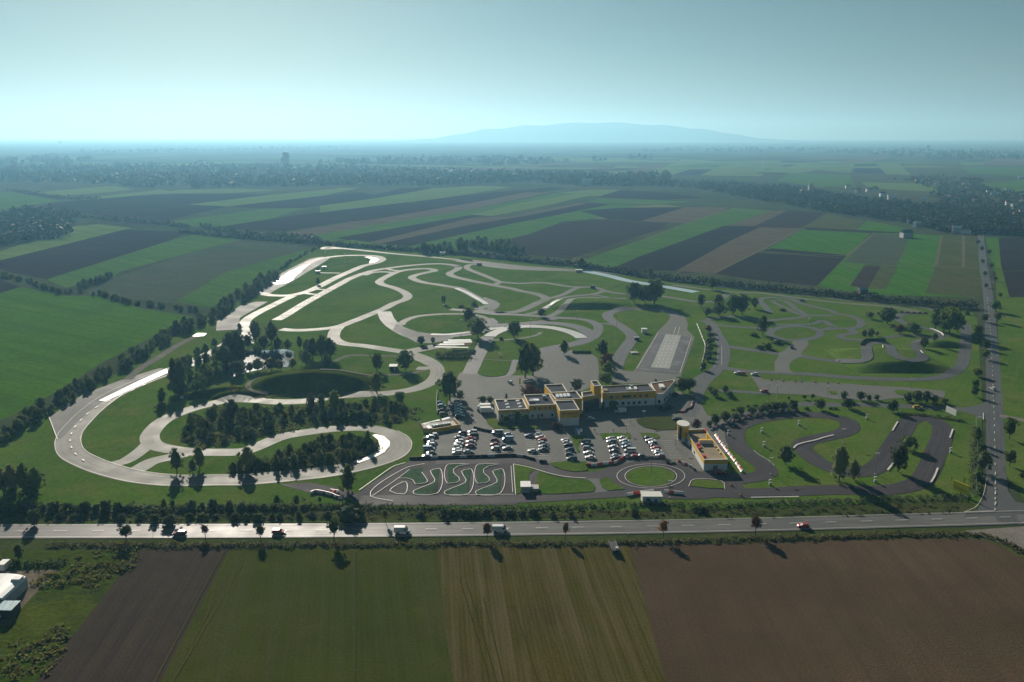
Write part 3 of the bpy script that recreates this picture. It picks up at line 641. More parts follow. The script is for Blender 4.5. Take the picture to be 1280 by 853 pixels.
sheet('asphalt_yard', Y9([(930, 460), (1065, 462), (1070, 510), (1010, 580), (1000, 620), (940, 640), (900, 680), (905, 730), (940, 760), (770, 752), (770, 660), (810, 605), (800, 585), (860, 560), (930, 490)]), 'asph_flat', nz() + 0.08)
ring = [(955 + 225 * math.cos(t * math.pi / 12), 405 + 62 * math.sin(t * math.pi / 12)) for t in range(24)]
ribbon(KN, Y9(ring), 5.5, 'asph_grey', 'small oval roundabout of the practice area', closed=True)
ribbon(KN, Y9([(220, 330), (330, 340), (450, 350), (600, 360), (700, 362), (760, 362)]), 5, 'asph_grey')
ribbon(KN, Y9([(160, 285), (260, 268), (420, 258), (540, 282), (700, 292), (850, 280), (1000, 266), (1060, 248), (1200, 250), (1280, 245)]), 5.5, 'asph_grey')
ribbon(KN, Y9([(720, 332), (850, 330), (1000, 330), (1120, 320), (1195, 292), (1230, 310), (1270, 335), (1330, 345)]), 4.5, 'asph_grey')
ribbon(KN, Y9([(1100, 370), (1180, 375), (1280, 355)]), 4.5, 'asph_grey')
ribbon(KN, Y9([(740, 218), (720, 210), (690, 170), (650, 130), (642, 108), (680, 92), (770, 88), (900, 98), (1000, 138), (1100, 165), (1280, 208)]) + Y10([(80, 183), (160, 195), (230, 215), (262, 245), (255, 272), (200, 288), (100, 290), (0, 300)]), 5.5, 'asph_grey')
ribbon(KN, Y9([(745, 115), (800, 150), (880, 190), (960, 226), (1010, 244), (1030, 238), (960, 190), (900, 140), (850, 116), (790, 110)]), 4.5, 'asph_grey')
ribbon(KN, Y10([(165, 290), (208, 308), (200, 326), (150, 333), (112, 345), (150, 365), (250, 374), (300, 378)]), 6, 'asph_grey')
ribbon(KN, Y10([(0, 235), (30, 255), (60, 275)]), 5, 'asph_grey')
sheet('asphalt_yard', Y11([(495, 55), (575, 60), (600, 95), (760, 108), (1000, 118), (1280, 130)]) + Y12([(200, 118), (500, 132), (757, 158), (748, 200), (600, 200), (420, 205), (300, 222), (0, 210)]) + Y11([(1000, 222), (640, 206), (575, 185), (540, 120)]), 'asph_flat', nz() + 0.08, 'long grey skid training strip')
ribbon(KN, Y11([(160, 180), (260, 185), (400, 192), (640, 208)]), 4.5, 'asph_grey')
sheet('grass_island', Y12([(415, 160), (440, 150), (540, 158), (600, 170), (560, 192), (470, 188), (425, 175)]), 'grass', 0.40)
sheet('grass_island', Y11([(1120, 190), (1180, 190), (1200, 215), (1140, 215)]), 'grass', 0.402)
# kart track, south east
kart = Z8([(-140, 455), (0, 458), (150, 456), (300, 458), (450, 450), (600, 445), (750, 448), (840, 437), (900, 415), (930, 378), (958, 310), (982, 250), (982, 215), (945, 190), (900, 183), (862, 195), (838, 230), (800, 290), (760, 348), (710, 378), (640, 382), (560, 358), (500, 320), (472, 290), (492, 268), (560, 252), (620, 238), (648, 218), (635, 195), (580, 178), (480, 172), (380, 178), (290, 195), (238, 218), (228, 245), (242, 285), (290, 325), (338, 362), (342, 385), (305, 398), (250, 405), (190, 420)])
ribbon('kart_track', kart, 9, 'asph_dark', 'dark winding kart track')
Lk = world_line(kart[9:18]); Lk2 = world_line(kart[20:30])
ribbon('kart_track', Z8([(40, 390), (120, 398), (200, 402), (260, 402)]), 9, 'asph_dark')
ribbon('kart_track', Z8([(195, 385), (200, 410), (210, 440)]), 11, 'asph_dark')
line(Y11([(525, 668), (570, 705), (640, 745), (690, 790)]), 0.3); line(Y13([(245, 533), (430, 530), (630, 526)]), 0.7)
line(Z8([(60, 435), (80, 408), (180, 415), (192, 445)]), 0.35)
def kerb(pts, n, w=0.7):
    L = world_line(pts, step=1.0); k = len(L) / n
    for i in range(n):
        seg = L[int(i * k):int((i + 1) * k) + 1]
        if len(seg) > 1: ribbon('kerb', None, w, 'line', None, 0.60 + 0.001 * i, line=seg)
kerb(Y11([(845, 650), (870, 625), (930, 605), (1020, 585), (1100, 560), (1165, 545)]), 1)
kerb(Y12([(402, 425), (437, 365)]), 1); kerb(Y12([(785, 472), (805, 415)]), 1); kerb(Y12([(370, 688), (410, 640)]), 1); kerb(Y12([(655, 775), (680, 735), (705, 675)]), 1)
# pad with painted S bends, car park edge track, roundabout
sheet('kart_track', YP([(420, 388), (520, 325), (640, 245), (740, 175), (830, 142), (895, 105), (1000, 108), (1250, 108)]) + [(600, 576), (640, 577), (648, 583), (642, 622), (648, 632), (455, 633.5), (447, 620)], 'asph_pad', nz() + 0.08, 'dark practice pad with painted green S bends')
ribbon('kart_track', Z7([(-60, 465), (60, 464), (200, 462), (330, 463), (420, 474), (500, 502), (580, 530), (680, 543), (760, 541), (820, 522), (870, 500)]), 8.5, 'asph_dark')
ribbon('kart_track', Z7([(-440, 664), (-200, 662), (0, 662), (200, 658), (400, 652), (600, 641), (750, 632), (890, 625), (1050, 632), (1180, 636), (1300, 634)]), 8.5, 'asph_dark')
rb = [(1014 + 178 * math.cos(t * math.pi / 16), 547 + 68 * math.sin(t * math.pi / 16)) for t in range(32)]
sheet('kart_track', Z7([(1014 + 218 * math.cos(t * math.pi / 16), 547 + 84 * math.sin(t * math.pi / 16)) for t in range(32)]), 'asph_dark', nz() + 0.08, 'dark roundabout with a grass centre')
sheet('kart_track', Z7([(1180, 520), (1290, 520), (1330, 560), (1330, 640), (1180, 620)]), 'asph_dark', nz() + 0.08)
ribbon('kart_track', Z7([(425, 515), (410, 540), (405, 570), (415, 612)]), 6, 'asph_dark')
sheet('driveway', Z7([(690, 556), (757, 556), (762, 572), (780, 600), (800, 620), (735, 626), (740, 600), (720, 575)]), 'asph_grey', nz() + 0.08)
sheet('grass_island', Z7([(1014 + 122 * math.cos(t * math.pi / 16), 547 + 48 * math.sin(t * math.pi / 16)) for t in range(32)]), 'grass', 0.404, 'round grass centre of the dark roundabout')
line(Z7([(1014 + 170 * math.cos(t * math.pi / 16), 546 + 61 * math.sin(t * math.pi / 16)) for t in range(32)]), 0.3, True)
line(Z7([(1014 + 130 * math.cos(t * math.pi / 16), 547 + 52 * math.sin(t * math.pi / 16)) for t in range(32)]), 0.3, True)
sheet('grass_island', Z7([(330, 487), (375, 497), (425, 516), (405, 535), (402, 565), (405, 590), (370, 590), (360, 632), (340, 633)]), 'grass', 0.406)
sheet('grass_island', Z7([(445, 530), (500, 545), (560, 555), (690, 562), (715, 575), (735, 605), (725, 622), (660, 628), (540, 634), (470, 634), (448, 620), (440, 570)]), 'grass', 0.408)
sheet('grass_island', Z7([(755, 565), (800, 550), (820, 570), (860, 595), (885, 610), (800, 617), (770, 600)]), 'grass', 0.410)
sheet('grass_island', Z8([(65, 432), (85, 408), (178, 415), (192, 442), (130, 440)]), 'grass', 0.412)
sheet('grass_island', Z7([(510, 478), (600, 470), (690, 472), (700, 515), (640, 524), (580, 515), (530, 498)]), 'grass', 0.414)
sheet('grass_island', Z7([(940, 262), (990, 250), (1080, 245), (1140, 252), (1160, 290), (1140, 312), (1050, 315), (980, 300), (948, 280)]), 'verge', 0.416, 'yellowish oval lawn in the clubhouse turning circle')
sheet('grass_island', P2([(420, 235), (560, 228), (690, 232), (700, 275), (640, 290), (560, 270), (450, 285)]), 'grass', 0.418)
sheet('grass_island', P2([(780, 228), (920, 232), (960, 260), (940, 280), (860, 270), (800, 262)]), 'grass', 0.420)
sheet('grass_island', P2([(160, 260), (300, 248), (320, 285), (250, 300), (230, 345), (250, 400), (225, 400), (190, 320)]), 'grass', 0.422)
sheet('grass_island', Y6([(570, 400), (630, 270), (780, 268), (935, 275), (900, 380), (870, 420), (800, 436), (680, 440), (610, 425)]), 'grass', 0.424, 'clipped lawn between the driveways')
sheet('grass_island', P1([(620, 110), (700, 90), (760, 150), (1000, 180), (1050, 150), (1100, 190), (700, 190), (640, 150)]), 'grass', 0.426)
line(Z7([(327, 486), (400, 500), (500, 530), (580, 548), (690, 556)]), 0.5); line(Z7([(327, 486), (338, 640)]), 0.35); line(Z7([(315, 495), (324, 628)]), 0.3)
isl = [('lower', [(1050, 215), (1075, 200), (1130, 190), (1105, 415), (910, 420), (897, 405), (905, 388), (960, 365), (1040, 335), (1085, 312), (1092, 290), (1070, 255)])]
for k in range(3):
    dx = k * 277
    pts = YP([(x + dx, y + (4 if k else 0)) for x, y in isl[0][1]])
    sheet('painted_island', pts, 'green_paint', 0.428 + 0.002 * k); line(pts, 0.35, True)
for k in range(2):
    pts = Z7([(x - 150 * (1 - k), y) for x, y in [(150, 487), (190, 484), (255, 486), (200, 497), (178, 512), (178, 530), (205, 553), (207, 570), (190, 580), (150, 583)]])
    sheet('painted_island', pts, 'green_paint', 0.436 + 0.002 * k); line(pts, 0.3, True)
pts = YP([(980, 178), (865, 202), (770, 278), (845, 278), (895, 295), (918, 332), (1005, 322), (1025, 308), (975, 225)])
sheet('painted_island', pts, 'green_paint', 0.442); line(pts[2:], 0.3)
pts = YP([(690, 392), (810, 312), (835, 312), (820, 420)]); line(pts, 0.35, True)
line(YP([(720, 480), (620, 465), (520, 440), (520, 400), (545, 370), (620, 310), (760, 225), (865, 175), (1000, 150)]), 0.3)
line(YP([(530, 440), (770, 275), (865, 202)]), 0.25); line(YP([(420, 385), (560, 285), (740, 165), (830, 140)]), 0.45)
line(Z7([(0, 640), (150, 640), (330, 638)]), 0.25)
# parking bay lines
for (a, b, c_, d_, n_) in ((P1([(968, 290)])[0], P1([(1065, 290)])[0], P1([(985, 435)])[0], P1([(1090, 435)])[0], 10), (P1([(1085, 380)])[0], P1([(1190, 380)])[0], P1([(1090, 475)])[0], P1([(1200, 475)])[0], 6),
                           (P2([(960, 300)])[0], P2([(1060, 300)])[0], P2([(1050, 455)])[0], P2([(1160, 455)])[0], 10), (P1([(648, 380)])[0], P1([(745, 380)])[0], P1([(650, 420)])[0], P1([(750, 420)])[0], 3),
                           (P1([(755, 380)])[0], P1([(860, 380)])[0], P1([(758, 420)])[0], P1([(862, 420)])[0], 3), (P2([(80, 300)])[0], P2([(120, 300)])[0], P2([(110, 470)])[0], P2([(150, 470)])[0], 10)):
    for i in range(n_):
        t = i / (n_ - 1)
        line([(a[0] + (c_[0] - a[0]) * t, a[1] + (c_[1] - a[1]) * t), (b[0] + (d_[0] - b[0]) * t, b[1] + (d_[1] - b[1]) * t)], 0.22)
# pond
M['water'] = plain('pond_water', (0.03, 0.05, 0.045), 0.08, var=0.1, spec=0.8)
sheet('pond', Z2([(-10, 660), (-4, 600), (40, 570), (100, 555), (200, 556), (300, 548), (348, 560), (350, 605), (320, 638), (240, 640), (130, 662), (40, 690)]), 'water', 0.37, 'bright pond between the trees')
# ------------------------------------------------------------------ hills on the horizon
M['hill'] = ground_mat('wooded_hills', (0.035, 0.055, 0.03), (0.05, 0.07, 0.035), None, big=0.0008, mid=0.004, fine=0.02)
hd = 23000.0; prof = [(490, 0), (540, 2), (580, 6), (620, 11), (660, 15), (700, 18), (740, 20), (780, 18.5), (820, 15.5), (860, 11), (900, 6), (940, 2), (990, 0)]
def hill_h(x): 
    for (a, ha), (b, hb) in zip(prof, prof[1:]):
        if a <= x <= b: t = (x - a) / (b - a); t = t * t * (3 - 2 * t); return ha + (hb - ha) * t
    return 0
hv = []; hf = []; NXH, NYH = 120, 10
for j in range(NYH + 1):
    for i in range(NXH + 1):
        x = 490 + 500 * i / NXH; s = math.sin(math.pi * j / NYH)
        h = (hill_h(x) * 0.8 * hd / FPX + 135 * min(1, hill_h(x) / 9)) * s; h += h * 0.04 * math.sin(x * 0.11 + j) * s
        hv.append(((x - 640) / FPX * hd, hd + (j - NYH / 2) * 420, h + (CAM_H if 0 else 0) * 1 + (135 * 0.0) - 1))
for j in range(NYH):
    for i in range(NXH): a = j * (NXH + 1) + i; hf.append((a, a + 1, a + NXH + 2, a + NXH + 1))
tag(mesh_obj('hills', hv, hf, M['hill'], None, None, True), 'long low wooded ridge on the horizon', kind='structure')
# ------------------------------------------------------------------ foliage
def leaf_mat(name, a, b, trans=0.45):
    m, n, bs = nt(name)
    oi = node(n, 'ShaderNodeObjectInfo'); tc = node(n, 'ShaderNodeTexCoord')
    f = ramp(n, noise(n, tc.outputs['Object'], 0.45, 3), 0.3, 0.7)
    c = mixc(n, f, a, b)
    hs = node(n, 'ShaderNodeHueSaturation'); n.links.new(c, hs.inputs['Color'])
    for sock, lo, hi in (('Hue', 0.475, 0.525), ('Value', 0.72, 1.35), ('Saturation', 0.8, 1.15)):
        mr = node(n, 'ShaderNodeMapRange'); mr.inputs[3].default_value = lo; mr.inputs[4].default_value = hi
        mm = node(n, 'ShaderNodeMath', operation='FRACT'); mul = node(n, 'ShaderNodeMath', operation='MULTIPLY'); mul.inputs[1].default_value = {'Hue': 7.31, 'Value': 1.0, 'Saturation': 3.17}[sock]
        n.links.new(oi.outputs['Random'], mul.inputs[0]); n.links.new(mul.outputs[0], mm.inputs[0]); n.links.new(mm.outputs[0], mr.inputs[0]); n.links.new(mr.outputs[0], hs.inputs[sock])
    n.links.new(hs.outputs[0], bs.inputs['Base Color']); bs.inputs['Roughness'].default_value = 0.6; bs.inputs['Specular IOR Level'].default_value = 0.04
    tr = node(n, 'ShaderNodeBsdfTranslucent'); n.links.new(hs.outputs[0], tr.inputs[0])
    mx = node(n, 'ShaderNodeMixShader'); mx.inputs[0].default_value = trans
    n.links.new(bs.outputs[0], mx.inputs[1]); n.links.new(tr.outputs[0], mx.inputs[2]); n.links.new(mx.outputs[0], n.nodes['Material Output'].inputs[0])
    return m
L_ = {'green': leaf_mat('leaf_green', (0.082, 0.122, 0.032), (0.147, 0.195, 0.048), 0.5), 'dark': leaf_mat('leaf_dark', (0.065, 0.094, 0.028), (0.112, 0.141, 0.041), 0.5),
      'pale': leaf_mat('leaf_pale', (0.141, 0.161, 0.070), (0.221, 0.224, 0.101), 0.5), 'red': leaf_mat('leaf_reddish', (0.117, 0.059, 0.035), (0.179, 0.093, 0.048), 0.5),
      'willow': leaf_mat('leaf_willow', (0.130, 0.158, 0.048), (0.205, 0.225, 0.072), 0.5), 'autumn': leaf_mat('leaf_autumn', (0.197, 0.097, 0.038), (0.275, 0.148, 0.053), 0.5),
      'far': leaf_mat('distant_leaf', (0.028, 0.040, 0.017), (0.046, 0.060, 0.024), 0.2), 'weed': leaf_mat('weed_leaf', (0.091, 0.096, 0.025), (0.155, 0.138, 0.042), 0.5)}
BARK = plain('bark', (0.10, 0.08, 0.06), 0.9, var=0.3, scale=3)

def crown_mesh(name, mat, seed, shape, n_cl=42, n_lf=22, leaf=0.055, core=True):
    """unit crown: base at z=0, height 1, half width about 0.5; clumps of leaves through an uneven volume"""
    g = np.random.default_rng(seed); V = []; F = []
    def inside(z):          # half width at height z
        if shape == 'round': return 0.5 * math.sqrt(max(0.02, 1 - (2 * z - 0.95) ** 2))
        if shape == 'tall': return 0.5 * (0.35 + 0.65 * math.sin(math.pi * min(1, z * 0.9 + 0.12))) * (1 if z < 0.75 else ((1.05 - z) / 0.3) ** 0.5)
        if shape == 'cone': return 0.5 * (1.03 - z) ** 0.8
        if shape == 'bush': return 0.5 * math.sqrt(max(0.03, 1 - z * z))
        return 0.5
    lobes = g.uniform(-0.16, 0.16, (6,)); ph = g.uniform(0, 6.28, 6)
    for k in range(n_cl):
        z = g.uniform(0.04, 0.97) if shape != 'bush' else g.uniform(0.0, 0.92); a = g.uniform(0, 2 * math.pi)
        rm = inside(z) * (1 + sum(lobes[i] * math.sin((i + 1) * a + ph[i] + 3 * z) for i in range(6)))
        r = rm * (0.55 + 0.45 * math.sqrt(g.uniform())) if k % 4 else rm * g.uniform(0.0, 0.7)
        c = np.array((r * math.cos(a), r * math.sin(a), z)); cs = g.uniform(0.07, 0.13) * (1.0 if shape != 'cone' else 0.7)
        d = g.normal(size=(n_lf, 3)); d /= np.linalg.norm(d, axis=1)[:, None]
        P = c + d * cs * g.uniform(0.35, 1.05, (n_lf, 1)) * np.array((1, 1, 0.75))
        nr = d + g.normal(scale=0.5, size=(n_lf, 3)) + np.array((0, 0, 0.35)); nr /= np.linalg.norm(nr, axis=1)[:, None]
        t = np.cross(nr, g.normal(size=(n_lf, 3))); t /= np.linalg.norm(t, axis=1)[:, None]; bt = np.cross(nr, t)
        s = leaf * g.uniform(0.6, 1.4, (n_lf, 1))
        for i in range(n_lf):
            b = len(V); V += [P[i] - t[i] * s[i], P[i] + bt[i] * s[i] * 0.7, P[i] + t[i] * s[i], P[i] - bt[i] * s[i] * 0.7]; F.append((b, b + 1, b + 2, b + 3))
    if core:  # hidden inner core, added to block light passing through the crown
        bm = bmesh.new(); bmesh.ops.create_icosphere(bm, subdivisions=2, radius=1)
        b = len(V)
        for v in bm.verts:
            z = min(0.95, max(0.02, 0.5 + 0.44 * v.co.z)); w = inside(z) * 0.66 / max(0.25, math.sqrt(1 - min(0.93, v.co.z ** 2))) * (1 + 0.25 * g.normal())
            w = min(w, inside(z) * 0.8)
            V.append(np.array((v.co.x * w, v.co.y * w, z + 0.03 * g.normal())))
        F += [tuple(b + v.index for v in f.verts) for f in bm.faces]; bm.free()
    me = bpy.data.meshes.new(name); me.from_pydata([tuple(map(float, v)) for v in V], [], F); me.materials.append(mat); me.update()
    return me
CR = {}
for kind, shape, mats, n_, cl, lf, ls in (('round', 'round', ('green', 'dark'), 3, 58, 24, 0.042), ('tall', 'tall', ('green', 'dark'), 3, 66, 24, 0.036),
                                          ('willow', 'tall', ('willow',), 3, 44, 20, 0.045), ('bush', 'bush', ('dark', 'green'), 3, 34, 20, 0.06),
                                          ('cone', 'cone', ('dark',), 2, 44, 20, 0.038), ('red', 'round', ('red',), 2, 46, 22, 0.045),
                                          ('autumn', 'round', ('autumn',), 2, 34, 18, 0.05), ('pale', 'tall', ('pale',), 2, 48, 20, 0.036), ('weed', 'bush', ('weed',), 2, 24, 14, 0.07)):
    CR[kind] = [crown_mesh('crown', L_[mt], hash((kind, i, mt)) % 9999 if False else 100 * i + len(kind) * 7 + len(mt), shape, cl, lf, ls) for mt in mats for i in range(n_)]
def trunk_mesh(seed):
    g = random.Random(seed); mb = MB(); p = Vector((0, 0, -0.02)); 
    for i in range(4):
        q = Vector((g.uniform(-.02, .02), g.uniform(-.02, .02), 0.2 * (i + 1))); mb.tube(p, q, 0.035 - 0.007 * i, 0.028 - 0.007 * i, 6, i == 0); p = q
    for i in range(5):
        a = g.uniform(0, 6.28); z = g.uniform(0.25, 0.6); mb.tube((0, 0, z), (0.22 * math.cos(a), 0.22 * math.sin(a), z + 0.22), 0.013, 0.004, 4, False)
    me = bpy.data.meshes.new('trunk'); me.from_pydata(mb.v, [], mb.f); me.materials.append(BARK); me.update(); return me
TR = [trunk_mesh(i) for i in range(4)]
vr = random.Random(11)
LOW = {k: [crown_mesh('crown', L_[m], 900 + i, sh, 26, 15, 0.06) for i in range(2)] for k, sh, m in (('round', 'round', 'green'), ('tall', 'tall', 'dark'), ('bush', 'bush', 'dark'), ('willow', 'tall', 'willow'))}
MASS = {}
def join_masses():
    for (nm, lb), items in MASS.items():
        mats = {}; 
        for me, M4 in items: mats.setdefault(me.materials[0].name, []).append((me, M4))
        V = []; F = []; MI = []; off = 0
        for mi, (mn, lst) in enumerate(mats.items()):
            for me, (x, y, z, sx, sy, sz, rz) in lst:
                co = np.empty(len(me.vertices) * 3); me.vertices.foreach_get('co', co); co = co.reshape(-1, 3) * (sx, sy, sz)
                c, s_ = math.cos(rz), math.sin(rz)
                V.append(np.stack((c * co[:, 0] - s_ * co[:, 1] + x, s_ * co[:, 0] + c * co[:, 1] + y, co[:, 2] + z), 1))
                F += [tuple(off + i for i in p.vertices) for p in me.polygons]; MI += [mi] * len(me.polygons); off += len(co)
        o = mesh_obj(nm, np.concatenate(V).tolist(), F); [o.data.materials.append(bpy.data.materials[m]) for m in mats]
        o.data.polygons.foreach_set('material_index', MI); tag(o, lb, kind='stuff')
HK = 0.9
def tree(kind, x, y, z, h, hw, label, cat='tree', name='tree', group=None, bare=0.16, parts=True, mass=None):
    """tree at ground point; h height, hw half width of the crown in metres; bare = share of the trunk below the crown"""
    rz = vr.uniform(0, 6.28)
    if mass:
        MASS.setdefault(mass, []).append((vr.choice(LOW[kind]), (x, y, z - 0.05 * h, 2 * hw, 2 * hw, h * 1.03, rz))); return
    cm = vr.choice(CR[kind])
    if not parts:
        o = bpy.data.objects.new(name, cm); col.objects.link(o)
        o.location = (x, y, z - 0.05 * h); o.scale = (2 * hw, 2 * hw, h * 1.03); o.rotation_euler = (0, 0, rz)
        return tag(o, label, cat, group)
    r = empty(name, (x, y, z), rz); tag(r, label, cat, group)
    t = bpy.data.objects.new('trunk', vr.choice(TR)); col.objects.link(t); t.parent = r
    tw = min(1.2, 0.5 + 1.2 * hw / h); t.scale = (h * tw * 0.8, h * tw * 0.8, h)
    c = bpy.data.objects.new('crown', cm); col.objects.link(c); c.parent = r
    c.location = (0, 0, h * bare); c.scale = (2 * hw, 2 * hw, h * (1 - bare) * 1.03)
    return r
def ptree(kind, px, yb, yt, hwp, label, cat='tree', name='tree', group=None, bare=0.16, parts=True):
    """from the pixel of its foot, the row of its top and its half width in pixels"""
    x, y, z = at(px, yb)
    h = (yb - yt) / vpm(yb) * (HK if kind not in ('bush', 'weed') else 0.66); hw = hwp / ppm(yb) * 0.95
    # the nearer underside of a wide crown hides the foot
    return tree(kind, x, y, z, h, hw, label, cat, name, group, bare, parts)
def ptrees(f, rows):
    for kind, X, yb, yt, hw, label, *rest in rows:
        (a, b), (c, d), (e, _) = f([(X, yb)])[0], f([(X, yt)])[0], f([(X + hw, yb)])[0]
        kw = rest[0] if rest else {}
        ptree(kind, a, b, d, e - a, label, **kw)
B = dict(cat='bush', name='bush', parts=False)
def hb(**k): d = dict(B); d.update(k); return d

# roadside trees at the bottom, with the colour and neighbour of each
RT = 'young trees along the southern verge of the country road'
for px, yb, yt, hw, kind, lb in ((158, 678, 656, 9, 'round', 'dark round roadside tree above the corner of the grey brown field'), (257, 674, 655, 5.5, 'autumn', 'thin brownish roadside tree between the dark and the red car'),
        (326, 677, 656, 6.5, 'round', 'small green roadside tree just left of the red car'), (418, 677, 648, 9.5, 'round', 'largest green roadside tree, left of the first white van'),
        (609, 676, 653, 7, 'red', 'dark reddish roadside tree beside the second white van'), (707, 674, 652, 5, 'autumn', 'slim rust coloured roadside tree right of the white vans'),
        (829, 673, 649, 7, 'autumn', 'rust coloured roadside tree at the corner of the brown field'), (944, 669, 644, 8, 'red', 'dark brown flat topped roadside tree left of the red hatchback')):
    ptree(kind, px, yb, yt, hw, lb, name='roadside_tree', group=RT, bare=0.42)
ptree('round', 482, 654, 637, 4, 'thin sapling on the north verge above the first white van', name='roadside_tree', bare=0.5)
ptree('round', 43, 657, 636, 9, 'round bush like tree on the north verge casting a shadow on the road', bare=0.1)
ptree('round', 24, 700, 681, 6, 'small dark tree alone on the lawn in the lower left', bare=0.1)
# north verge hedge bushes, west part
HV = 'dark bushes of the hedge between the road and the training ground'
VL = 'dark bush in the roadside hedge left of the painted practice pad'
ptrees(Z5, [('bush', *r, VL, hb(group=HV)) for r in ((20, 715, 655, 34), (60, 712, 665, 34), (110, 715, 625, 30), (160, 720, 635, 36), (215, 718, 660, 30), (270, 720, 645, 44), (340, 715, 650, 32), (385, 718, 660, 30), (430, 722, 642, 40), (480, 722, 660, 28), (530, 725, 634, 42), (590, 722, 645, 36), (640, 715, 670, 34), (690, 712, 675, 30), (740, 712, 672, 30), (785, 705, 672, 22), (820, 702, 628, 20), (865, 702, 640, 18), (915, 708, 668, 26), (960, 710, 638, 36), (1010, 708, 660, 26), (1065, 705, 628, 30), (1110, 708, 668, 26), (1150, 702, 638, 24), (1210, 720, 655, 38), (1260, 720, 655, 32))])
LR = 'low round bush on the verge in front of the roadside hedge'
ptrees(Z5, [('bush', *r, LR, hb(group='low bushes on the road verge')) for r in ((300, 757, 710, 26), (370, 757, 720, 32), (420, 750, 728, 20), (610, 762, 710, 26), (700, 757, 705, 28), (775, 772, 708, 36), (850, 788, 702, 46), (950, 757, 706, 26), (1010, 757, 714, 38), (1080, 752, 722, 24))])
ptrees(Z6, [('bush', *r, LR, hb(group='low bushes on the road verge')) for r in ((60, 760, 710, 34), (110, 760, 712, 20), (170, 762, 705, 40), (240, 752, 712, 20), (280, 752, 702, 20), (375, 752, 698, 22), (440, 742, 705, 26), (520, 742, 702, 32), (980, 742, 700, 26), (1220, 742, 690, 38))])
ptrees(Z6, [('bush', *r, VL, hb(group=HV)) for r in ((30, 716, 640, 24), (90, 702, 655, 32), (140, 716, 652, 26), (200, 710, 664, 30), (250, 708, 668, 30), (300, 706, 670, 28), (350, 704, 674, 28), (400, 704, 672, 26))])
ptrees(Z6, [('bush', 265, 666, 620, 22, 'small dark bush beside the asphalt strip, left one of two', B), ('bush', 360, 661, 624, 22, 'small dark bush beside the asphalt strip, right one of two', B),
            ('round', 480, 676, 642, 10, 'tiny dark sapling in front of the red and white barriers', dict(bare=0.2)), ('bush', 625, 764, 655, 74, 'large dark rounded bush between the practice pad and the road', B),
            ('bush', 685, 752, 680, 30, 'dark bush leaning against the large rounded bush', B), ('bush', 1100, 742, 680, 30, 'taller dark bush in front of the painted pad', B),
            ('tall', 622, 622, 478, 44, 'tall dense dark tree at the left tip of the practice pad', dict(bare=0.05)), ('tall', 720, 402, 306, 22, 'slender tree at the tip of the wooded island beside the wet curve')])
# east part of the verge
ptrees(Z7, [('bush', X, 735, 690 + vr.uniform(-8, 8), 34, 'dark bush in the ditch between painted pad and road', hb(group='ditch bushes north of the road')) for X in (20, 75, 130, 190, 250, 310, 370, 430)] +
           [('weed', 525, 745, 700, 26, 'brownish weedy bush in the ditch below the white kiosk', B), ('weed', 615, 745, 695, 22, 'brownish weedy bush in the ditch right of the white kiosk', B),
            ('bush', 930, 735, 690, 30, 'dark bush in the ditch left of the white hut', B), ('bush', 1240, 720, 680, 26, 'dark bush in the ditch right of the white hut', B), ('bush', 1275, 722, 680, 30, 'dark bush in the ditch farther right of the white hut', B)])
ptrees(Z5, [('willow', 20, 640, 490, 46, 'pale poplar at the left edge of the copse by the road'), ('willow', 70, 640, 475, 46, 'tall grey green poplar left in the copse by the road'), ('willow', 125, 636, 470, 46, 'tallest grey green poplar in the copse by the road'), ('willow', 185, 634, 492, 44, 'rightmost poplar in the copse by the road'), ('bush', 60, 648, 570, 50, 'dark undergrowth at the foot of the roadside copse', B), ('bush', 160, 642, 560, 50, 'dark undergrowth at the right foot of the roadside copse', B)])
# groves on the two islands of the track
def scatter(poly, n, seed):
    g = random.Random(seed); xs = [p[0] for p in poly]; ys = [p[1] for p in poly]; out = []; tries = 0
    while len(out) < n and tries < n * 60:
        tries += 1; x, y = g.uniform(min(xs), max(xs)), g.uniform(min(ys), max(ys)); ins = False
        for (x1, y1), (x2, y2) in zip(poly, poly[1:] + poly[:1]):
            if (y1 > y) != (y2 > y) and x < (x2 - x1) * (y - y1) / (y2 - y1) + x1: ins = not ins
        if ins and all((x - a) ** 2 + ((y - b) * 2.6) ** 2 > 30 for a, b in out): out.append((x, y))
    return out
GL1, GL2 = 'grey green willow in the larger wooded island inside the track', 'grey green willow in the smaller wooded island inside the track'
for px, py in scatter([(228, 548), (232, 530), (262, 514), (300, 512), (345, 512), (400, 508), (440, 505), (480, 508), (525, 514), (522, 522), (480, 529), (440, 529), (400, 526), (375, 530), (330, 543), (290, 556), (250, 560)], 110, 3):
    h = vr.uniform(1.8, 5.6) * (1.0 if vr.random() > .12 else 1.35); x, y, z = at(px, py)
    tree(vr.choice(('willow', 'willow', 'round', 'bush')), x, y, z, h, vr.uniform(1.5, 2.6), GL1, group='trees of the larger wooded island', parts=False, mass=None if h > 4.4 else ('grove_trees', 'low willows and shrubs massed in the wooded islands'), bare=0.04)
for px, py in scatter([(288, 590), (300, 582), (340, 573), (380, 563), (410, 552), (440, 549), (468, 556), (472, 564), (455, 571), (430, 579), (380, 584), (330, 589)], 70, 4):
    h = vr.uniform(1.8, 5.4) * (1.0 if vr.random() > .12 else 1.35); x, y, z = at(px, py)
    tree(vr.choice(('willow', 'willow', 'round')), x, y, z, h, vr.uniform(1.4, 2.3), GL2, group='trees of the smaller wooded island', parts=False, mass=None if h > 4.4 else ('grove_trees', 'low willows and shrubs massed in the wooded islands'), bare=0.04)
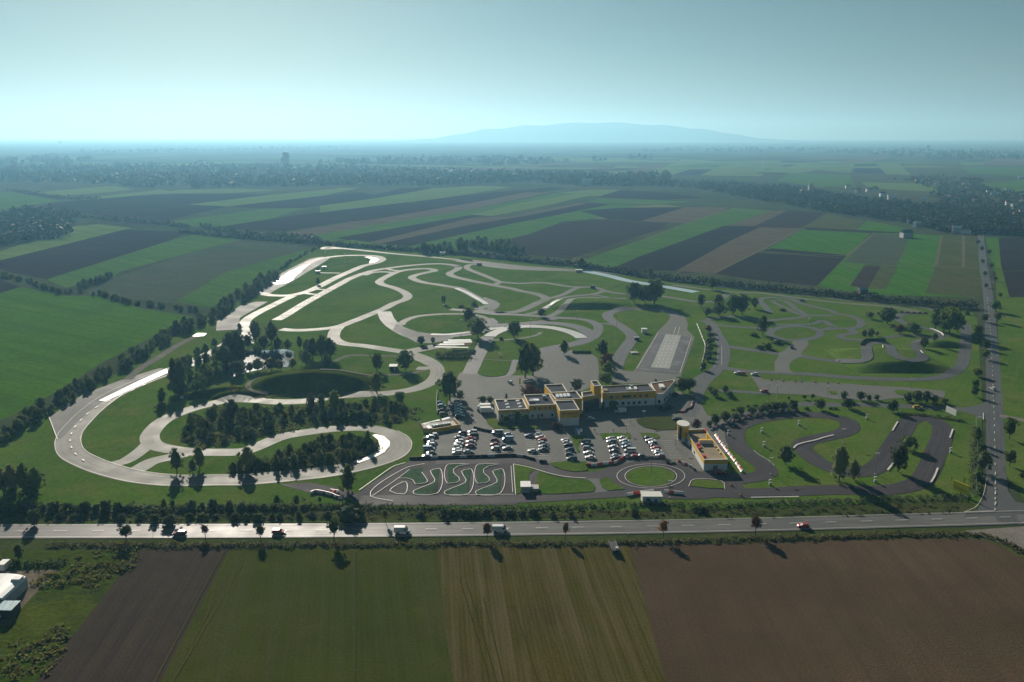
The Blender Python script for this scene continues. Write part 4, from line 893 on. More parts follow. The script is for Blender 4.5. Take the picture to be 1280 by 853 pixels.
ptrees(Z5, [('willow', 885, 528, 390, 38, 'two forked grey green tree at the left tip of the small island'), ('willow', 1000, 508, 388, 36, 'pale tree second from the left tip of the small island'), ('willow', 965, 530, 455, 26, 'short pale shrub below the second tree of the small island'),
            ('willow', 1240, 515, 392, 48, 'broad grey tree at the left end of the small island grove'), ('dark' if False else 'tall', 1165, 262, 150, 42, 'tall tree at the left end of the larger island beside the track'), ('bush', 810, 205, 150, 40, 'dark round bush left of the white signboard on the grass', B), ('tall', 812, 185, 95, 24, 'upright dark tree behind the round bush left of the signboard')])
ptrees(Z6, [('willow', 440, 225, 118, 26, 'tall leaning grey tree in the larger island, left of three'), ('willow', 490, 225, 122, 24, 'tall leaning grey tree in the larger island, middle of three'), ('willow', 555, 225, 105, 36, 'tall broad grey tree in the larger island, right of three'), ('round', 880, 180, 115, 32, 'round pale tree at the right end of the larger island')])
# pond and western wood
ptrees(Z2, [('pale', 160, 520, 395, 40, 'pale birch like tree left of two behind the pond'), ('pale', 240, 530, 390, 46, 'tall pale birch like tree right of two behind the pond'), ('tall', 380, 548, 475, 18, 'narrow dark poplar right of the pale birches'), ('tall', 320, 556, 490, 26, 'short dark tree between the birches and the narrow poplar'),
            ('tall', 445, 600, 480, 32, 'dark tree left in the dense group right of the pond'), ('tall', 490, 604, 465, 40, 'tallest dark tree in the dense group right of the pond'), ('tall', 535, 600, 480, 34, 'dark tree right in the dense group right of the pond'), ('willow', 517, 637, 568, 30, 'small rounded pale willow in front of the dense dark group'), ('willow', 408, 628, 548, 36, 'pale willow on the right bank of the pond'),
            ('willow', 170, 660, 590, 42, 'low willow on the near bank of the pond, left one'), ('willow', 235, 655, 585, 46, 'low willow on the near bank of the pond, right one'), ('willow', 65, 676, 600, 46, 'grey willow at the left corner of the pond'), ('tall', 30, 600, 455, 44, 'dark tree at the left end of the pond, left one'), ('tall', 75, 596, 445, 44, 'dark tree at the left end of the pond, right one'),
            ('round', 765, 655, 558, 34, 'slim trunked round tree in the grassy yard below the loop'), ('round', 905, 652, 545, 46, 'broad round tree beside the small shed in the yard'), ('willow', 765, 770, 658, 48, 'grey willow beside the track at the end of the dark mound'),
            ('tall', 1130, 805, 648, 66, 'big dark tree beside the shaded row of parked cars'), ('round', 1180, 800, 750, 26, 'small dark tree at the right foot of the big tree'), ('round', 1098, 322, 270, 14, 'small lone tree on the lawn below the S bends'), ('bush', 1250, 330, 292, 20, 'dark bush right of two on the central lawn', B), ('bush', 1185, 336, 316, 22, 'flat dark bush left of two on the central lawn', B),
            ('round', 985, 525, 478, 24, 'dark tree beside the grey bend left of the shelter'), ('round', 1045, 520, 485, 14, 'small dark tree beside the shelter'), ('bush', 80, 452, 392, 14, 'dark bush between the car park strip and the left loop', B), ('round', 470, 225, 185, 12, 'small tree beside the left skid pad'), ('round', 468, 162, 135, 10, 'smaller tree above the skid pad hut')])
WL = 'dark tall tree in the wood between the pond and the left straight'
for px, py in scatter([(212, 494), (213, 470), (232, 448), (258, 437), (285, 428), (302, 424), (305, 445), (290, 466), (262, 484), (244, 494)], 46, 6):
    x, y, z = at(px, py); h = vr.uniform(5, 8.8); tree(vr.choice(('tall', 'tall', 'willow', 'round')), x, y, z, h, vr.uniform(2.0, 3.4), WL, group='trees of the wood by the pond', bare=0.06, mass=None if h > 7.4 else ('wood_trees', 'lower trees massed in the wood by the pond'))
ptrees(YW, [('tall', 150, 770, 420, 55, 'very tall dark poplar at the left corner of the wood'), ('tall', 215, 775, 430, 60, 'second very tall dark poplar at the left corner of the wood'), ('tall', 720, 420, 175, 48, 'tall dark tree at the far right corner of the wood'), ('tall', 770, 440, 230, 42, 'dark tree right of the tall one at the far corner of the wood'),
            ('willow', 400, 690, 600, 55, 'pale willow on the near edge of the wood, left one'), ('willow', 480, 660, 540, 46, 'pale willow on the near edge of the wood, middle one'), ('willow', 560, 640, 520, 46, 'pale willow on the near edge of the wood, right one'), ('willow', 710, 625, 470, 46, 'willow between the two arms of the pond, left one'), ('willow', 780, 620, 480, 46, 'willow between the two arms of the pond, right one')])
ptrees(Z2, [('tall', 270, 560, 480, 28, 'short dark tree under the right pale birch', dict()), ('willow', 345, 645, 590, 26, 'small willow at the right corner of the pond'), ('tall', 120, 545, 470, 30, 'dark tree under the left pale birch'), ('willow', 130, 665, 610, 26, 'small willow left of the two low ones on the near bank'), ('willow', 280, 650, 598, 30, 'small willow right of the two low ones on the near bank'), ('tall', 200, 555, 470, 34, 'dark tree between the two pale birches'), ('tall', 415, 580, 490, 26, 'dark tree just left of the dense group by the pond'), ('tall', 0, 640, 520, 46, 'dark tree on the left bank of the pond')])
# long tree belt along the western field
BL = 'dark bushy tree in the long belt between the green field and the left straight'
def belt(poly, spacing, width, hr, label, group, seed, kinds=('round', 'tall', 'bush'), name='tree', cat='tree', wr=(0.32, 0.45), rows=2, mass=None, keep=1.0):
    L = smooth([np.array(at(*p)[:2]) for p in poly], 1.0); g = random.Random(seed); s = 0; nxt = 0
    for i in range(1, len(L)):
        s += np.linalg.norm(L[i] - L[i - 1])
        if s >= nxt:
            nxt = s + spacing * g.uniform(0.7, 1.3); d = (L[i] - L[i - 1]) / np.linalg.norm(L[i] - L[i - 1]); nn = np.array((-d[1], d[0]))
            for r in range(rows):
                q = L[i] + nn * g.uniform(-0.5, 0.5) * width + d * g.uniform(-1.5, 1.5); h = g.uniform(*hr)
                tree(g.choice(kinds), q[0], q[1], H(*q), h, h * g.uniform(*wr), label, cat, name, group, parts=False, mass=mass if h < hr[0] + keep * (hr[1] - hr[0]) else None)
belt([(-30, 562), (0, 553), (30, 534), (80, 501), (130, 472), (180, 442), (230, 412)], 5.0, 12, (3.8, 7.0), BL, 'trees of the western belt', 21, mass=('belt_trees', 'lower trees and bushes massed in the long western belt'), keep=0.7)
belt([(225, 415), (262, 398), (285, 384), (300, 374), (325, 357), (340, 345)], 7.0, 16, (5, 9), BL, 'trees of the western belt', 22, mass=('belt_trees', 'lower trees and bushes massed in the long western belt'), keep=0.6)
belt([(345, 340), (380, 320), (402, 308)], 11, 5, (2.5, 4.5), 'low bush along the fence behind the left skid pad', 'bushes along the western fence', 23, ('bush',), 'bush', 'bush', (0.5, 0.7), 1)
belt([(3, 346), (40, 355), (82, 367), (100, 366)], 7, 8, (3, 5.5), 'bush in the hedge between the dark field and the bright green field', 'bushes of the first western hedge', 24, ('bush', 'round'), 'bush', 'bush', (0.45, 0.6))
belt([(102, 360), (122, 353), (142, 347)], 9, 8, (5, 7.5), 'tree at the bright end of the first western hedge', 'trees at the end of the western hedge', 25)
belt([(120, 369), (175, 381), (250, 391)], 7, 7, (3, 5), 'bush in the hedge above the bright green field', 'bushes of the second western hedge', 26, ('bush', 'round'), 'bush', 'bush', (0.45, 0.6))
# trees on the training ground, middle
ptrees(Z3, [('round', 105, 420, 332, 34, 'large dark tree left of a pair above the driveway'), ('round', 150, 492, 378, 56, 'large broad dark tree right of a pair above the driveway'), ('round', 330, 492, 400, 42, 'round dark tree inside the skid circle'), ('bush', 265, 500, 476, 14, 'small bush beside the round tree in the skid circle', B),
            ('tall', 385, 690, 510, 52, 'very tall dark tree cluster at the yard, left trunk'), ('tall', 425, 680, 505, 52, 'very tall dark tree cluster at the yard, right trunk'), ('tall', 580, 576, 496, 25, 'upright dark tree on the upper edge of the round plate'),
            ('tall', 775, 590, 495, 34, 'upright dark tree on the lawn beside the winding lane'), ('red', 795, 650, 558, 40, 'reddish dark tree between the round plate and the lane'), ('round', 800, 700, 600, 34, 'dark tree in the row right of the round plate'), ('round', 790, 728, 660, 36, 'lowest dark tree in the row right of the round plate'),
            ('round', 642, 760, 692, 38, 'green round tree behind the clubhouse roof'), ('round', 468, 386, 340, 26, 'small dark tree at the fork of two narrow tracks'), ('round', 930, 315, 206, 44, 'large dark tree left of a pair under the blue lane'), ('round', 1030, 322, 190, 58, 'largest dark tree right of a pair under the blue lane'), ('round', 985, 318, 225, 46, 'dark tree in the gap of the pair under the blue lane'),
            ('cone', 292, 800, 764, 13, 'small dark conifer behind the low clubhouse wing'), ('round', 175, 822, 778, 24, 'round shrub left of two behind the parked trucks'), ('round', 212, 822, 780, 22, 'round shrub right of two behind the parked trucks'), ('red', 405, 790, 722, 46, 'reddish brown broad tree behind the clubhouse'), ('red', 440, 782, 735, 34, 'reddish brown tree right of the broad one behind the clubhouse'),
            ('round', 1170, 765, 680, 42, 'dark tree beside the wedge shaped clubhouse end, left one'), ('round', 1205, 755, 685, 32, 'dark tree beside the wedge shaped clubhouse end, right one')])
for X in range(835, 985, 20): ptrees(Y8, [('bush', X, 440, 400, 17, 'clipped dark hedge bush on the upper edge of the round plate', hb(group='clipped hedge of the round plate'))])
ptrees(P3, [('round', 420, 640, 480, 58, 'dark broad tree in front of the low clubhouse wing, left one'), ('round', 520, 650, 505, 62, 'dark broad tree in front of the low clubhouse wing, right one'), ('tall', 300, 640, 530, 60, 'shaded shrub in front of the low clubhouse wing'), ('red', 860, 700, 612, 62, 'reddish shrub at the foot of the clubhouse tower, left one'), ('red', 915, 706, 630, 46, 'reddish shrub at the foot of the clubhouse tower, right one'), ('bush', 230, 650, 580, 44, 'shaded bush at the corner of the low clubhouse wing', B)])
ptrees(P4, [('tall', 308, 590, 455, 26, 'slim dark tree left of the clubhouse entrance'), ('round', 425, 585, 450, 54, 'round dark tree in front of the long clubhouse wing'), ('red', 1020, 590, 540, 36, 'small red shrub at the clubhouse corner', hb()), ('bush', 960, 570, 500, 50, 'dark shrub below the wedge shaped clubhouse end', B), ('bush', 1060, 560, 490, 60, 'dark shrub right of the one below the wedge shaped end', B), ('bush', 1130, 430, 350, 50, 'dark shrub behind the wedge shaped clubhouse end', B), ('weed', 910, 240, 205, 22, 'single yellowish shrub on the asphalt behind the clubhouse', B)])
ptrees(P5, [('red', 345, 230, 112, 56, 'dark conical tree behind the small yellow building'), ('bush', 40, 590, 515, 34, 'dark bush at the corner of the empty parking bays', B), ('bush', 100, 598, 565, 34, 'low dark bush beside the corner bush of the parking bays', B)])
# practice area, north east
ptrees(Y9, [('round', 115, 175, 35, 40, 'dark tree at the left end of the group by the blue lane'), ('round', 265, 160, 48, 60, 'dark tree behind the rounded ones in the group by the blue lane'), ('round', 275, 248, 118, 70, 'broad dark tree in front in the group by the blue lane'), ('round', 168, 252, 165, 46, 'low dark tree at the front left of the group by the blue lane'), ('round', 400, 238, 45, 74, 'large rounded dark tree in the middle of the practice area group'), ('round', 480, 240, 36, 74, 'largest rounded dark tree in the practice area group'), ('round', 590, 185, 72, 40, 'dark tree at the right end of the practice area group'),
            ('tall', 662, 420, 232, 58, 'tall lone dark tree above the small oval roundabout'), ('bush', 588, 432, 378, 44, 'dark bush left of the tall lone tree', B), ('bush', 705, 542, 452, 52, 'large dark bush of a trio on the practice lawn', B), ('bush', 642, 545, 486, 42, 'small dark bush of a trio on the practice lawn', B), ('bush', 790, 495, 435, 56, 'flat dark bush of a trio on the practice lawn', B), ('bush', 838, 205, 168, 34, 'low dark bush between the upper hairpins', B)] +
           [('red' if i == 0 else 'round', X, b_, t_, hw_, 'dark tree in the row along the two lane practice road' if i else 'reddish tree at the top of the row along the practice road', dict(group='tree row of the practice road')) for i, (X, b_, t_, hw_) in enumerate(((180, 395, 330, 38), (200, 445, 392, 40), (195, 500, 445, 44), (190, 565, 505, 44), (182, 615, 556, 46), (180, 655, 598, 38), (135, 732, 655, 36)))])
ptrees(Y10, [('round', 325, 220, 165, 30, 'small round tree left of the big dark tree by the barrier'), ('round', 452, 258, 135, 72, 'big dark tree left of the red and white barrier'), ('red', 535, 325, 258, 40, 'dark red round tree on the practice mound'), ('round', 635, 320, 243, 54, 'dark round tree right of the dark red one'), ('pale', 330, 362, 275, 34, 'thin pale tree in the loop, right of two'), ('pale', 285, 356, 292, 25, 'thin pale tree in the loop, left of two'), ('pale', 375, 345, 300, 20, 'smallest pale tree in the loop'),
             ('tall', 790, 300, 130, 46, 'tall grey green tree left in the big group by the right bend'), ('round', 890, 330, 120, 78, 'tallest broad tree in the big group by the right bend'), ('round', 850, 318, 160, 60, 'middle tree in the big group by the right bend'), ('round', 950, 320, 170, 46, 'right tree in the big group by the right bend'), ('round', 708, 432, 345, 36, 'dark tree on top of the mound beside the hairpin'), ('round', 785, 385, 318, 22, 'small tree behind the mound hairpin'), ('bush', 1020, 192, 150, 22, 'small bush by the far end of the perimeter lane', B)])
RS = 'dark tree in the avenue along the side road'
ptrees(Y10, [('round', *r, RS, dict(group='trees along the side road', bare=0.2)) for r in ((1140, 245, 175, 32), (1095, 325, 258, 40), (1090, 385, 305, 44), (1145, 440, 365, 38), (1145, 510, 430, 34), (1090, 630, 570, 32), (1075, 715, 645, 28), (1070, 775, 690, 30), (1215, 170, 80, 40), (1232, 245, 160, 32))])
ptrees(Y12, [('round', *r, RS, dict(group='trees along the side road', bare=0.25)) for r in ((1182, 475, 322, 44), (1182, 655, 540, 40), (1268, 740, 700, 30), (965, 60, 0, 32))])
ptrees(Y12, [('round', 1000, 700, 540, 56, 'dark bushy tree between the kart track fence and the side road'), ('tall', 965, 500, 385, 26, 'slim dark tree on the fence line above the bushy one'), ('bush', 1010, 560, 480, 26, 'dark bush on the fence line by the side road', B), ('bush', 965, 740, 660, 40, 'dark bush low on the fence line by the side road', B)])
for px, py in ((1228, 330), (1227, 314), (1231, 345), (1222, 306), (1236, 318), (1239, 335), (1244, 352), (1232, 360), (1247, 385), (1250, 372)): ptree('round', px, py, py - 6.5, 3.0, 'small dark tree along the far end of the side road', group='small trees along the far side road', bare=0.2)
# access road hedges and the kart track
AT = 'trees between the skid strip and the access road'
ptrees(Y12, [('round', 76, 215, 150, 28, 'round dark tree at the left of the access road row', dict(group=AT)), ('round', 190, 217, 150, 32, 'round dark tree second in the access road row', dict(group=AT)), ('round', 245, 222, 176, 20, 'small round tree third in the access road row', dict(group=AT)), ('round', 298, 216, 177, 24, 'small round tree fourth in the access road row', dict(group=AT)), ('round', 110, 270, 196, 42, 'broad dark tree on the near side of the access road, left one'), ('round', 400, 296, 208, 42, 'broad dark tree on the near side of the access road, right one')] +
             [('round', *r, 'dark tree in the dense clump by the yellow flags', dict(group='tree clump by the flags', bare=0.08)) for r in ((505, 228, 158, 36), (570, 230, 143, 42), (630, 230, 150, 36), (682, 234, 178, 36), (748, 238, 198, 28))])
ptrees(Y11, [('round', 178, 195, 148, 28, 'small dark tree on the lawn near the driveway, left pair, back'), ('round', 210, 226, 160, 38, 'small dark tree on the lawn near the driveway, left pair, front'), ('tall', 298, 200, 135, 32, 'small dark tree on the lawn near the driveway, right pair, back'), ('round', 330, 234, 182, 34, 'small dark tree on the lawn near the driveway, right pair, front'), ('cone', 65, 490, 405, 44, 'dark conical tree behind the yellow tower'),
             ('round', 780, 775, 615, 70, 'broad dark tree alone on the kart track infield'), ('round', 1058, 336, 242, 42, 'round dark tree at the end of the curved row')] +
            [('round', *r, 'dark tree in the curved row behind the kart track fence', dict(group='curved tree row behind the kart track', bare=0.1)) for r in ((170, 470, 418, 30), (215, 452, 366, 46), (300, 430, 345, 50), (382, 416, 356, 46), (420, 375, 306, 40), (510, 370, 308, 46), (590, 360, 290, 50), (640, 350, 278, 44), (700, 348, 264, 50), (765, 342, 268, 46), (842, 336, 252, 46))] +
            [('bush', *r, 'dark low bush along the access road near the kart track', hb(group='low bushes along the access road')) for r in ((490, 388, 360, 24), (575, 378, 345, 30), (660, 366, 335, 34), (740, 352, 325, 26), (860, 330, 305, 20), (950, 334, 300, 28), (1140, 332, 304, 22), (1180, 332, 304, 24), (1250, 300, 250, 36), (360, 340, 322, 24), (430, 325, 300, 24), (480, 312, 290, 26), (540, 306, 286, 26), (620, 288, 276, 18))] +
            [('round', 805, 262, 225, 13, 'sapling left of three above the access road', dict(bare=0.3)), ('round', 930, 252, 216, 20, 'sapling middle of three above the access road', dict(bare=0.3)), ('round', 995, 252, 206, 20, 'sapling right of three above the access road', dict(bare=0.3))])
ptrees(Y12, [('pale', 45, 752, 505, 72, 'tall pale poplar at the edge of the kart track, larger of two', dict(bare=0.1)), ('pale', 145, 750, 600, 44, 'pale poplar at the edge of the kart track, smaller of two', dict(bare=0.1)), ('round', 440, 695, 500, 62, 'tall dark tree inside the kart hairpin, nearer one'), ('round', 512, 545, 448, 62, 'broad dark tree inside the kart hairpin, farther one')])
# verge ditch and low rows built as one mass each
def mass(name, label, pts_hw, mat, leaf, seed, n_lf=26):
    """uncounted low growth: leaf clumps of given radius and height at ground points, one mesh"""
    g = np.random.default_rng(seed); V = []; F = []
    for (x, y, z, r, h) in pts_hw:
        n = n_lf; a = g.uniform(0, 6.283, n); rr = r * np.sqrt(g.uniform(0, 1, n)); zc = h * (1 - (rr / r) ** 2 * 0.7) * g.uniform(0.35, 1.05, n)
        P = np.stack((x + rr * np.cos(a), y + rr * np.sin(a), z + zc), 1)
        nr = g.normal(size=(n, 3)) + np.array((0, 0, 0.5)); nr /= np.linalg.norm(nr, axis=1)[:, None]
        t = np.cross(nr, g.normal(size=(n, 3))); t /= np.linalg.norm(t, axis=1)[:, None]; bt = np.cross(nr, t); s = (leaf * g.uniform(0.6, 1.5, n))[:, None]
        Q = np.stack((P - t * s, P + bt * s * 0.75, P + t * s, P - bt * s * 0.75), 1).reshape(-1, 3)
        b = len(V); V.extend(Q.tolist()); F.extend([(b + 4 * i, b + 4 * i + 1, b + 4 * i + 2, b + 4 * i + 3) for i in range(n)])
    return tag(mesh_obj(name, V, F, mat), label, kind='stuff')
def along(poly, spacing, width, r, h, seed, j=0.35):
    L = smooth([np.array(at(*p)[:2]) for p in poly], 1.0); g = random.Random(seed); out = []; s = 0; nxt = 0
    for i in range(1, len(L)):
        dd = np.linalg.norm(L[i] - L[i - 1]); s += dd
        while s >= nxt:
            nxt += spacing * g.uniform(0.6, 1.4); d = (L[i] - L[i - 1]) / dd; nn = np.array((-d[1], d[0])); q = L[i] + nn * g.uniform(-.5, .5) * width
            k = 1 + g.uniform(-j, j); out.append((q[0], q[1], H(*q), r * k, h * (1 + g.uniform(-j, j))))
    return out
mass('ditch_hedge', 'continuous dark hedge line in the ditch north of the road', along([(446, 634.5), (560, 637), (700, 636), (800, 632), (900, 634), (1000, 629.5), (1100, 626), (1212, 622)], 1.6, 1.6, 1.6, 1.7, 31), L_['dark'], 0.35, 22)
mass('ditch_hedge', 'dark hedge line below the big left bend', along([(-20, 641), (100, 640), (200, 638.5), (300, 637.5), (400, 634), (440, 634)], 1.8, 3, 2.2, 2.6, 32), L_['dark'], 0.45, 26)
mass('verge_weeds', 'tufts of tall grass and weeds on the northern road verge', along([(-20, 650), (200, 648), (450, 645), (700, 644), (1000, 641), (1200, 637)], 1.5, 7, 1.3, 0.7, 33, 0.6), L_['weed'], 0.28, 14)
mass('verge_weeds', 'dark weeds along the ditch south of the road', along([(60, 682), (290, 682.5), (545, 681), (790, 679), (1000, 673), (1205, 669), (1240, 673), (1285, 693)], 1.0, 2.2, 1.4, 1.0, 34, 0.5), L_['weed'], 0.32, 18)
mass('verge_weeds', 'tangled weeds on the unmown bank in the lower left', along([(75, 735), (105, 715), (140, 700), (170, 694)], 0.35, 20, 2.0, 0.9, 35, 0.6), L_['weed'], 0.4, 14)
mass('field_hedge', 'dark hedge behind the sheds in the lower left', along([(-40, 706), (0, 705), (50, 707), (80, 703)], 1.2, 3, 1.8, 2.0, 36), L_['dark'], 0.4, 26)
mass('verge_weeds', 'rough weeds on the grass at the lower left edge', along([(20, 850), (30, 830), (45, 810), (80, 800)], 0.5, 16, 1.6, 0.6, 37, 0.6), L_['weed'], 0.35, 12)
mass('access_hedge', 'dark clipped hedge between access road and kart track', along(Y12([(430, 312), (560, 315), (700, 330), (800, 348), (860, 358)]), 1.2, 1.5, 1.6, 1.5, 38, 0.2), L_['dark'], 0.35, 26)
mass('fence_growth', 'climbing growth on the fence beside the side road', along(Y12([(950, 400), (948, 520), (945, 640), (945, 760), (950, 850)]), 1.2, 2, 1.4, 1.8, 39), L_['dark'], 0.35, 22)
mass('shelter_hedge', 'tall clipped dark hedge in front of the tyre shelter', along(Y6([(115, 225), (200, 232), (330, 235), (420, 228), (475, 215)]), 0.6, 4.0, 2.2, 4.2, 40, 0.15), L_['dark'], 0.4, 44)
mass('mound_scrub', 'dry scrub on the crest and foot of the dark mound', along(Z2([(150, 790), (300, 785), (430, 782), (600, 775)]), 1.5, 3, 1.4, 0.7, 41, 0.5) + along(Z2([(10, 760), (60, 745), (130, 735)]), 1.0, 10, 1.5, 1.0, 42), L_['weed'], 0.3, 18)
mass('grove_undergrowth', 'reed and scrub under the trees of the wooded islands', [(*at(px, py), vr.uniform(1.6, 2.6), vr.uniform(0.8, 1.8)) for px, py in scatter([(226, 552), (230, 532), (262, 512), (345, 509), (440, 503), (524, 512), (523, 525), (470, 532), (390, 532), (330, 546), (250, 562)], 260, 8) + scatter([(286, 592), (300, 580), (380, 562), (440, 547), (472, 556), (474, 565), (430, 580), (330, 590)], 150, 9)], L_['weed'], 0.42, 26)
# far hedges and woods
NH = along([(225, 291), (300, 298), (390, 305), (470, 311), (540, 316), (600, 321), (660, 328), (720, 333), (800, 346), (860, 353)], 1.7, 8, 3.4, 5.2, 51)
mass('far_hedge', 'long dark hedge behind the northern perimeter lane', NH, L_['far'], 0.9, 52, 26)
mass('far_hedge', 'long dark hedge along the fields in the north east', along([(860, 353), (950, 362), (1050, 372), (1150, 382), (1218, 386)], 1.4, 9, 3.4, 6.0, 53), L_['far'], 0.8, 30)
mass('far_hedge', 'thin hedge line between the far western fields', along(ZA([(40, 295), (130, 310), (240, 325), (370, 328)]), 6, 14, 6, 8, 54) + along(ZA([(260, 385), (420, 405), (560, 415), (690, 432)]), 4, 12, 4.5, 7, 55) + along(ZA([(750, 430), (880, 455), (1080, 470), (1200, 482)]), 4, 12, 4, 7, 56), L_['far'], 1.3, 24)
belt([(545, 318), (565, 312), (585, 309), (605, 308), (622, 311), (640, 318)], 8, 34, (8, 14), 'tall dark tree in the copse north of the perimeter lane', 'trees of the northern copse', 57, ('round', 'tall'), wr=(0.34, 0.46))
ptree('tall', 758 + 132, 362, 345, 7, 'single tall tree on the verge right of the blue lane'); ptree('willow', 813, 351, 333, 5, 'pale upright tree sticking out of the northern hedge'); ptree('pale', 726, 335, 320, 9, 'bushy tree standing proud of the northern hedge')
def wood(name, label, polys, n, hr, seed, mat='far', leaf=2.6, nl=20):
    pts = []; g = random.Random(seed)
    for poly, k in polys:
        xs = [p[0] for p in poly]; ys = [p[1] for p in poly]; c = 0
        while c < int(n * k):
            x, y = g.uniform(min(xs), max(xs)), g.uniform(min(ys), max(ys)); ins = False
            for (x1, y1), (x2, y2) in zip(poly, poly[1:] + poly[:1]):
                if (y1 > y) != (y2 > y) and x < (x2 - x1) * (y - y1) / (y2 - y1) + x1: ins = not ins
            if ins: h = g.uniform(*hr); w = unproj(x, y); pts.append((w[0], w[1], 0, h * g.uniform(0.4, 0.6), h)); c += 1
    return mass(name, label, pts, L_[mat], leaf, seed, nl)
wood('town_wood', 'dark band of trees before the eastern town', [(ZC([(0, 250), (200, 260), (420, 300), (620, 335), (880, 370), (1000, 400), (1150, 410), (1300, 415), (1300, 360), (1000, 320), (700, 290), (480, 250), (250, 240), (0, 232)]), 1.0)], 2300, (8, 15), 61, leaf=1.7, nl=24)
wood('town_wood', 'gardens and trees among the houses of the eastern town', [(ZC([(840, 225), (1000, 215), (1150, 225), (1140, 250), (1220, 270), (1300, 275), (1300, 360), (1000, 320), (960, 275), (1000, 268), (920, 240)]), 1.0)], 520, (6, 12), 62, leaf=1.8)
wood('far_forest', 'wide hazy forest band left of the tower', [(ZA([(-40, 205), (300, 200), (700, 205), (1300, 205), (1300, 275), (1000, 280), (700, 285), (500, 280), (420, 270), (100, 262), (-40, 265)]), 1.0), (ZB([(0, 205), (300, 220), (700, 230), (780, 235), (780, 262), (400, 275), (0, 275)]), 0.55), (ZB([(770, 235), (1300, 240), (1300, 278), (980, 275), (780, 260)]), 0.35)], 1100, (13, 24), 63, leaf=4.2)
wood('far_forest', 'wood behind the left fields with a bright pond', [(ZA([(-40, 430), (0, 395), (80, 375), (230, 372), (300, 395), (260, 430), (240, 470), (100, 485), (0, 500), (-40, 505)]), 1.0)], 260, (10, 18), 64, leaf=2.4)
wood('far_forest', 'thin lines of trees fading into the haze', [(ZA([(-40, 190), (200, 165), (340, 180), (300, 195), (-40, 200)]), .25), (ZB([(0, 190), (500, 170), (900, 185), (1280, 170), (1280, 176), (700, 200), (0, 198)]), .6), (ZC([(0, 128), (400, 120), (900, 128), (1300, 138), (1300, 160), (1000, 155), (600, 135), (0, 136)]), .9), (ZA([(300, 150), (1300, 130), (1300, 137), (300, 158)]), .4)], 330, (16, 30), 65, leaf=7.0, nl=16)

join_masses()
# ------------------------------------------------------------------ buildings
K = {'yellow': plain('yellow_render', (0.72, 0.42, 0.014), 0.6, var=0.08, scale=0.5), 'white': plain('white_render', (0.74, 0.74, 0.72), 0.6, var=0.06, scale=0.5),
     'roof': plain('grey_roofing_felt', (0.075, 0.082, 0.095), 0.9, var=0.25, scale=0.3, spec=0.02), 'brown_roof': plain('brown_gravel_roof', (0.13, 0.085, 0.055), 0.9, var=0.2, scale=0.6, spec=0.02), 'tan_roof': plain('tan_roof_deck', (0.30, 0.25, 0.17), 0.9, var=0.15, scale=0.3, spec=0.02),
     'coping': plain('pale_coping', (0.72, 0.70, 0.62), 0.45, var=0.06), 'glass': plain('dark_glass', (0.02, 0.03, 0.045), 0.12, var=0.2, spec=0.8), 'sky_glass': plain('skylight_plastic', (0.78, 0.80, 0.82), 0.25, var=0.05, spec=0.6),
     'metal': plain('grey_metal', (0.30, 0.31, 0.32), 0.4, 0.6), 'pole': plain('galvanised_steel', (0.36, 0.37, 0.38), 0.45, 0.5), 'lamp': plain('lamp_housing', (0.6, 0.6, 0.58), 0.5), 'red': plain('red_plastic', (0.55, 0.035, 0.025), 0.45, var=0.15),
     'wht': plain('white_plastic', (0.80, 0.79, 0.75), 0.45, var=0.06), 'black': plain('black_rubber', (0.018, 0.018, 0.02), 0.8), 'ink': plain('black_lettering', (0.012, 0.010, 0.008), 0.6), 'tarp': plain('pale_tarpaulin', (0.70, 0.72, 0.70), 0.5, var=0.08),
     'bluetarp': plain('pale_blue_sheeting', (0.24, 0.40, 0.44), 0.45, var=0.25, scale=0.8), 'wood': plain('dark_timber', (0.06, 0.045, 0.035), 0.8, var=0.2), 'yflag': plain('yellow_cloth', (0.90, 0.70, 0.03), 0.7, var=0.1), 'bflag': plain('blue_cloth', (0.10, 0.22, 0.60), 0.7),
     'orange': plain('orange_plastic', (0.75, 0.20, 0.04), 0.5), 'stone': plain('pale_concrete', (0.42, 0.41, 0.38), 0.8), 'tile': plain('red_roof_tiles', (0.26, 0.09, 0.06), 0.8, var=0.2), 'cream': plain('cream_render', (0.62, 0.58, 0.50), 0.7), 'greyw': plain('grey_render', (0.40, 0.41, 0.42), 0.7)}
def lerp(a, b, t): return tuple(x + (y - x) * t for x, y in zip(a, b))
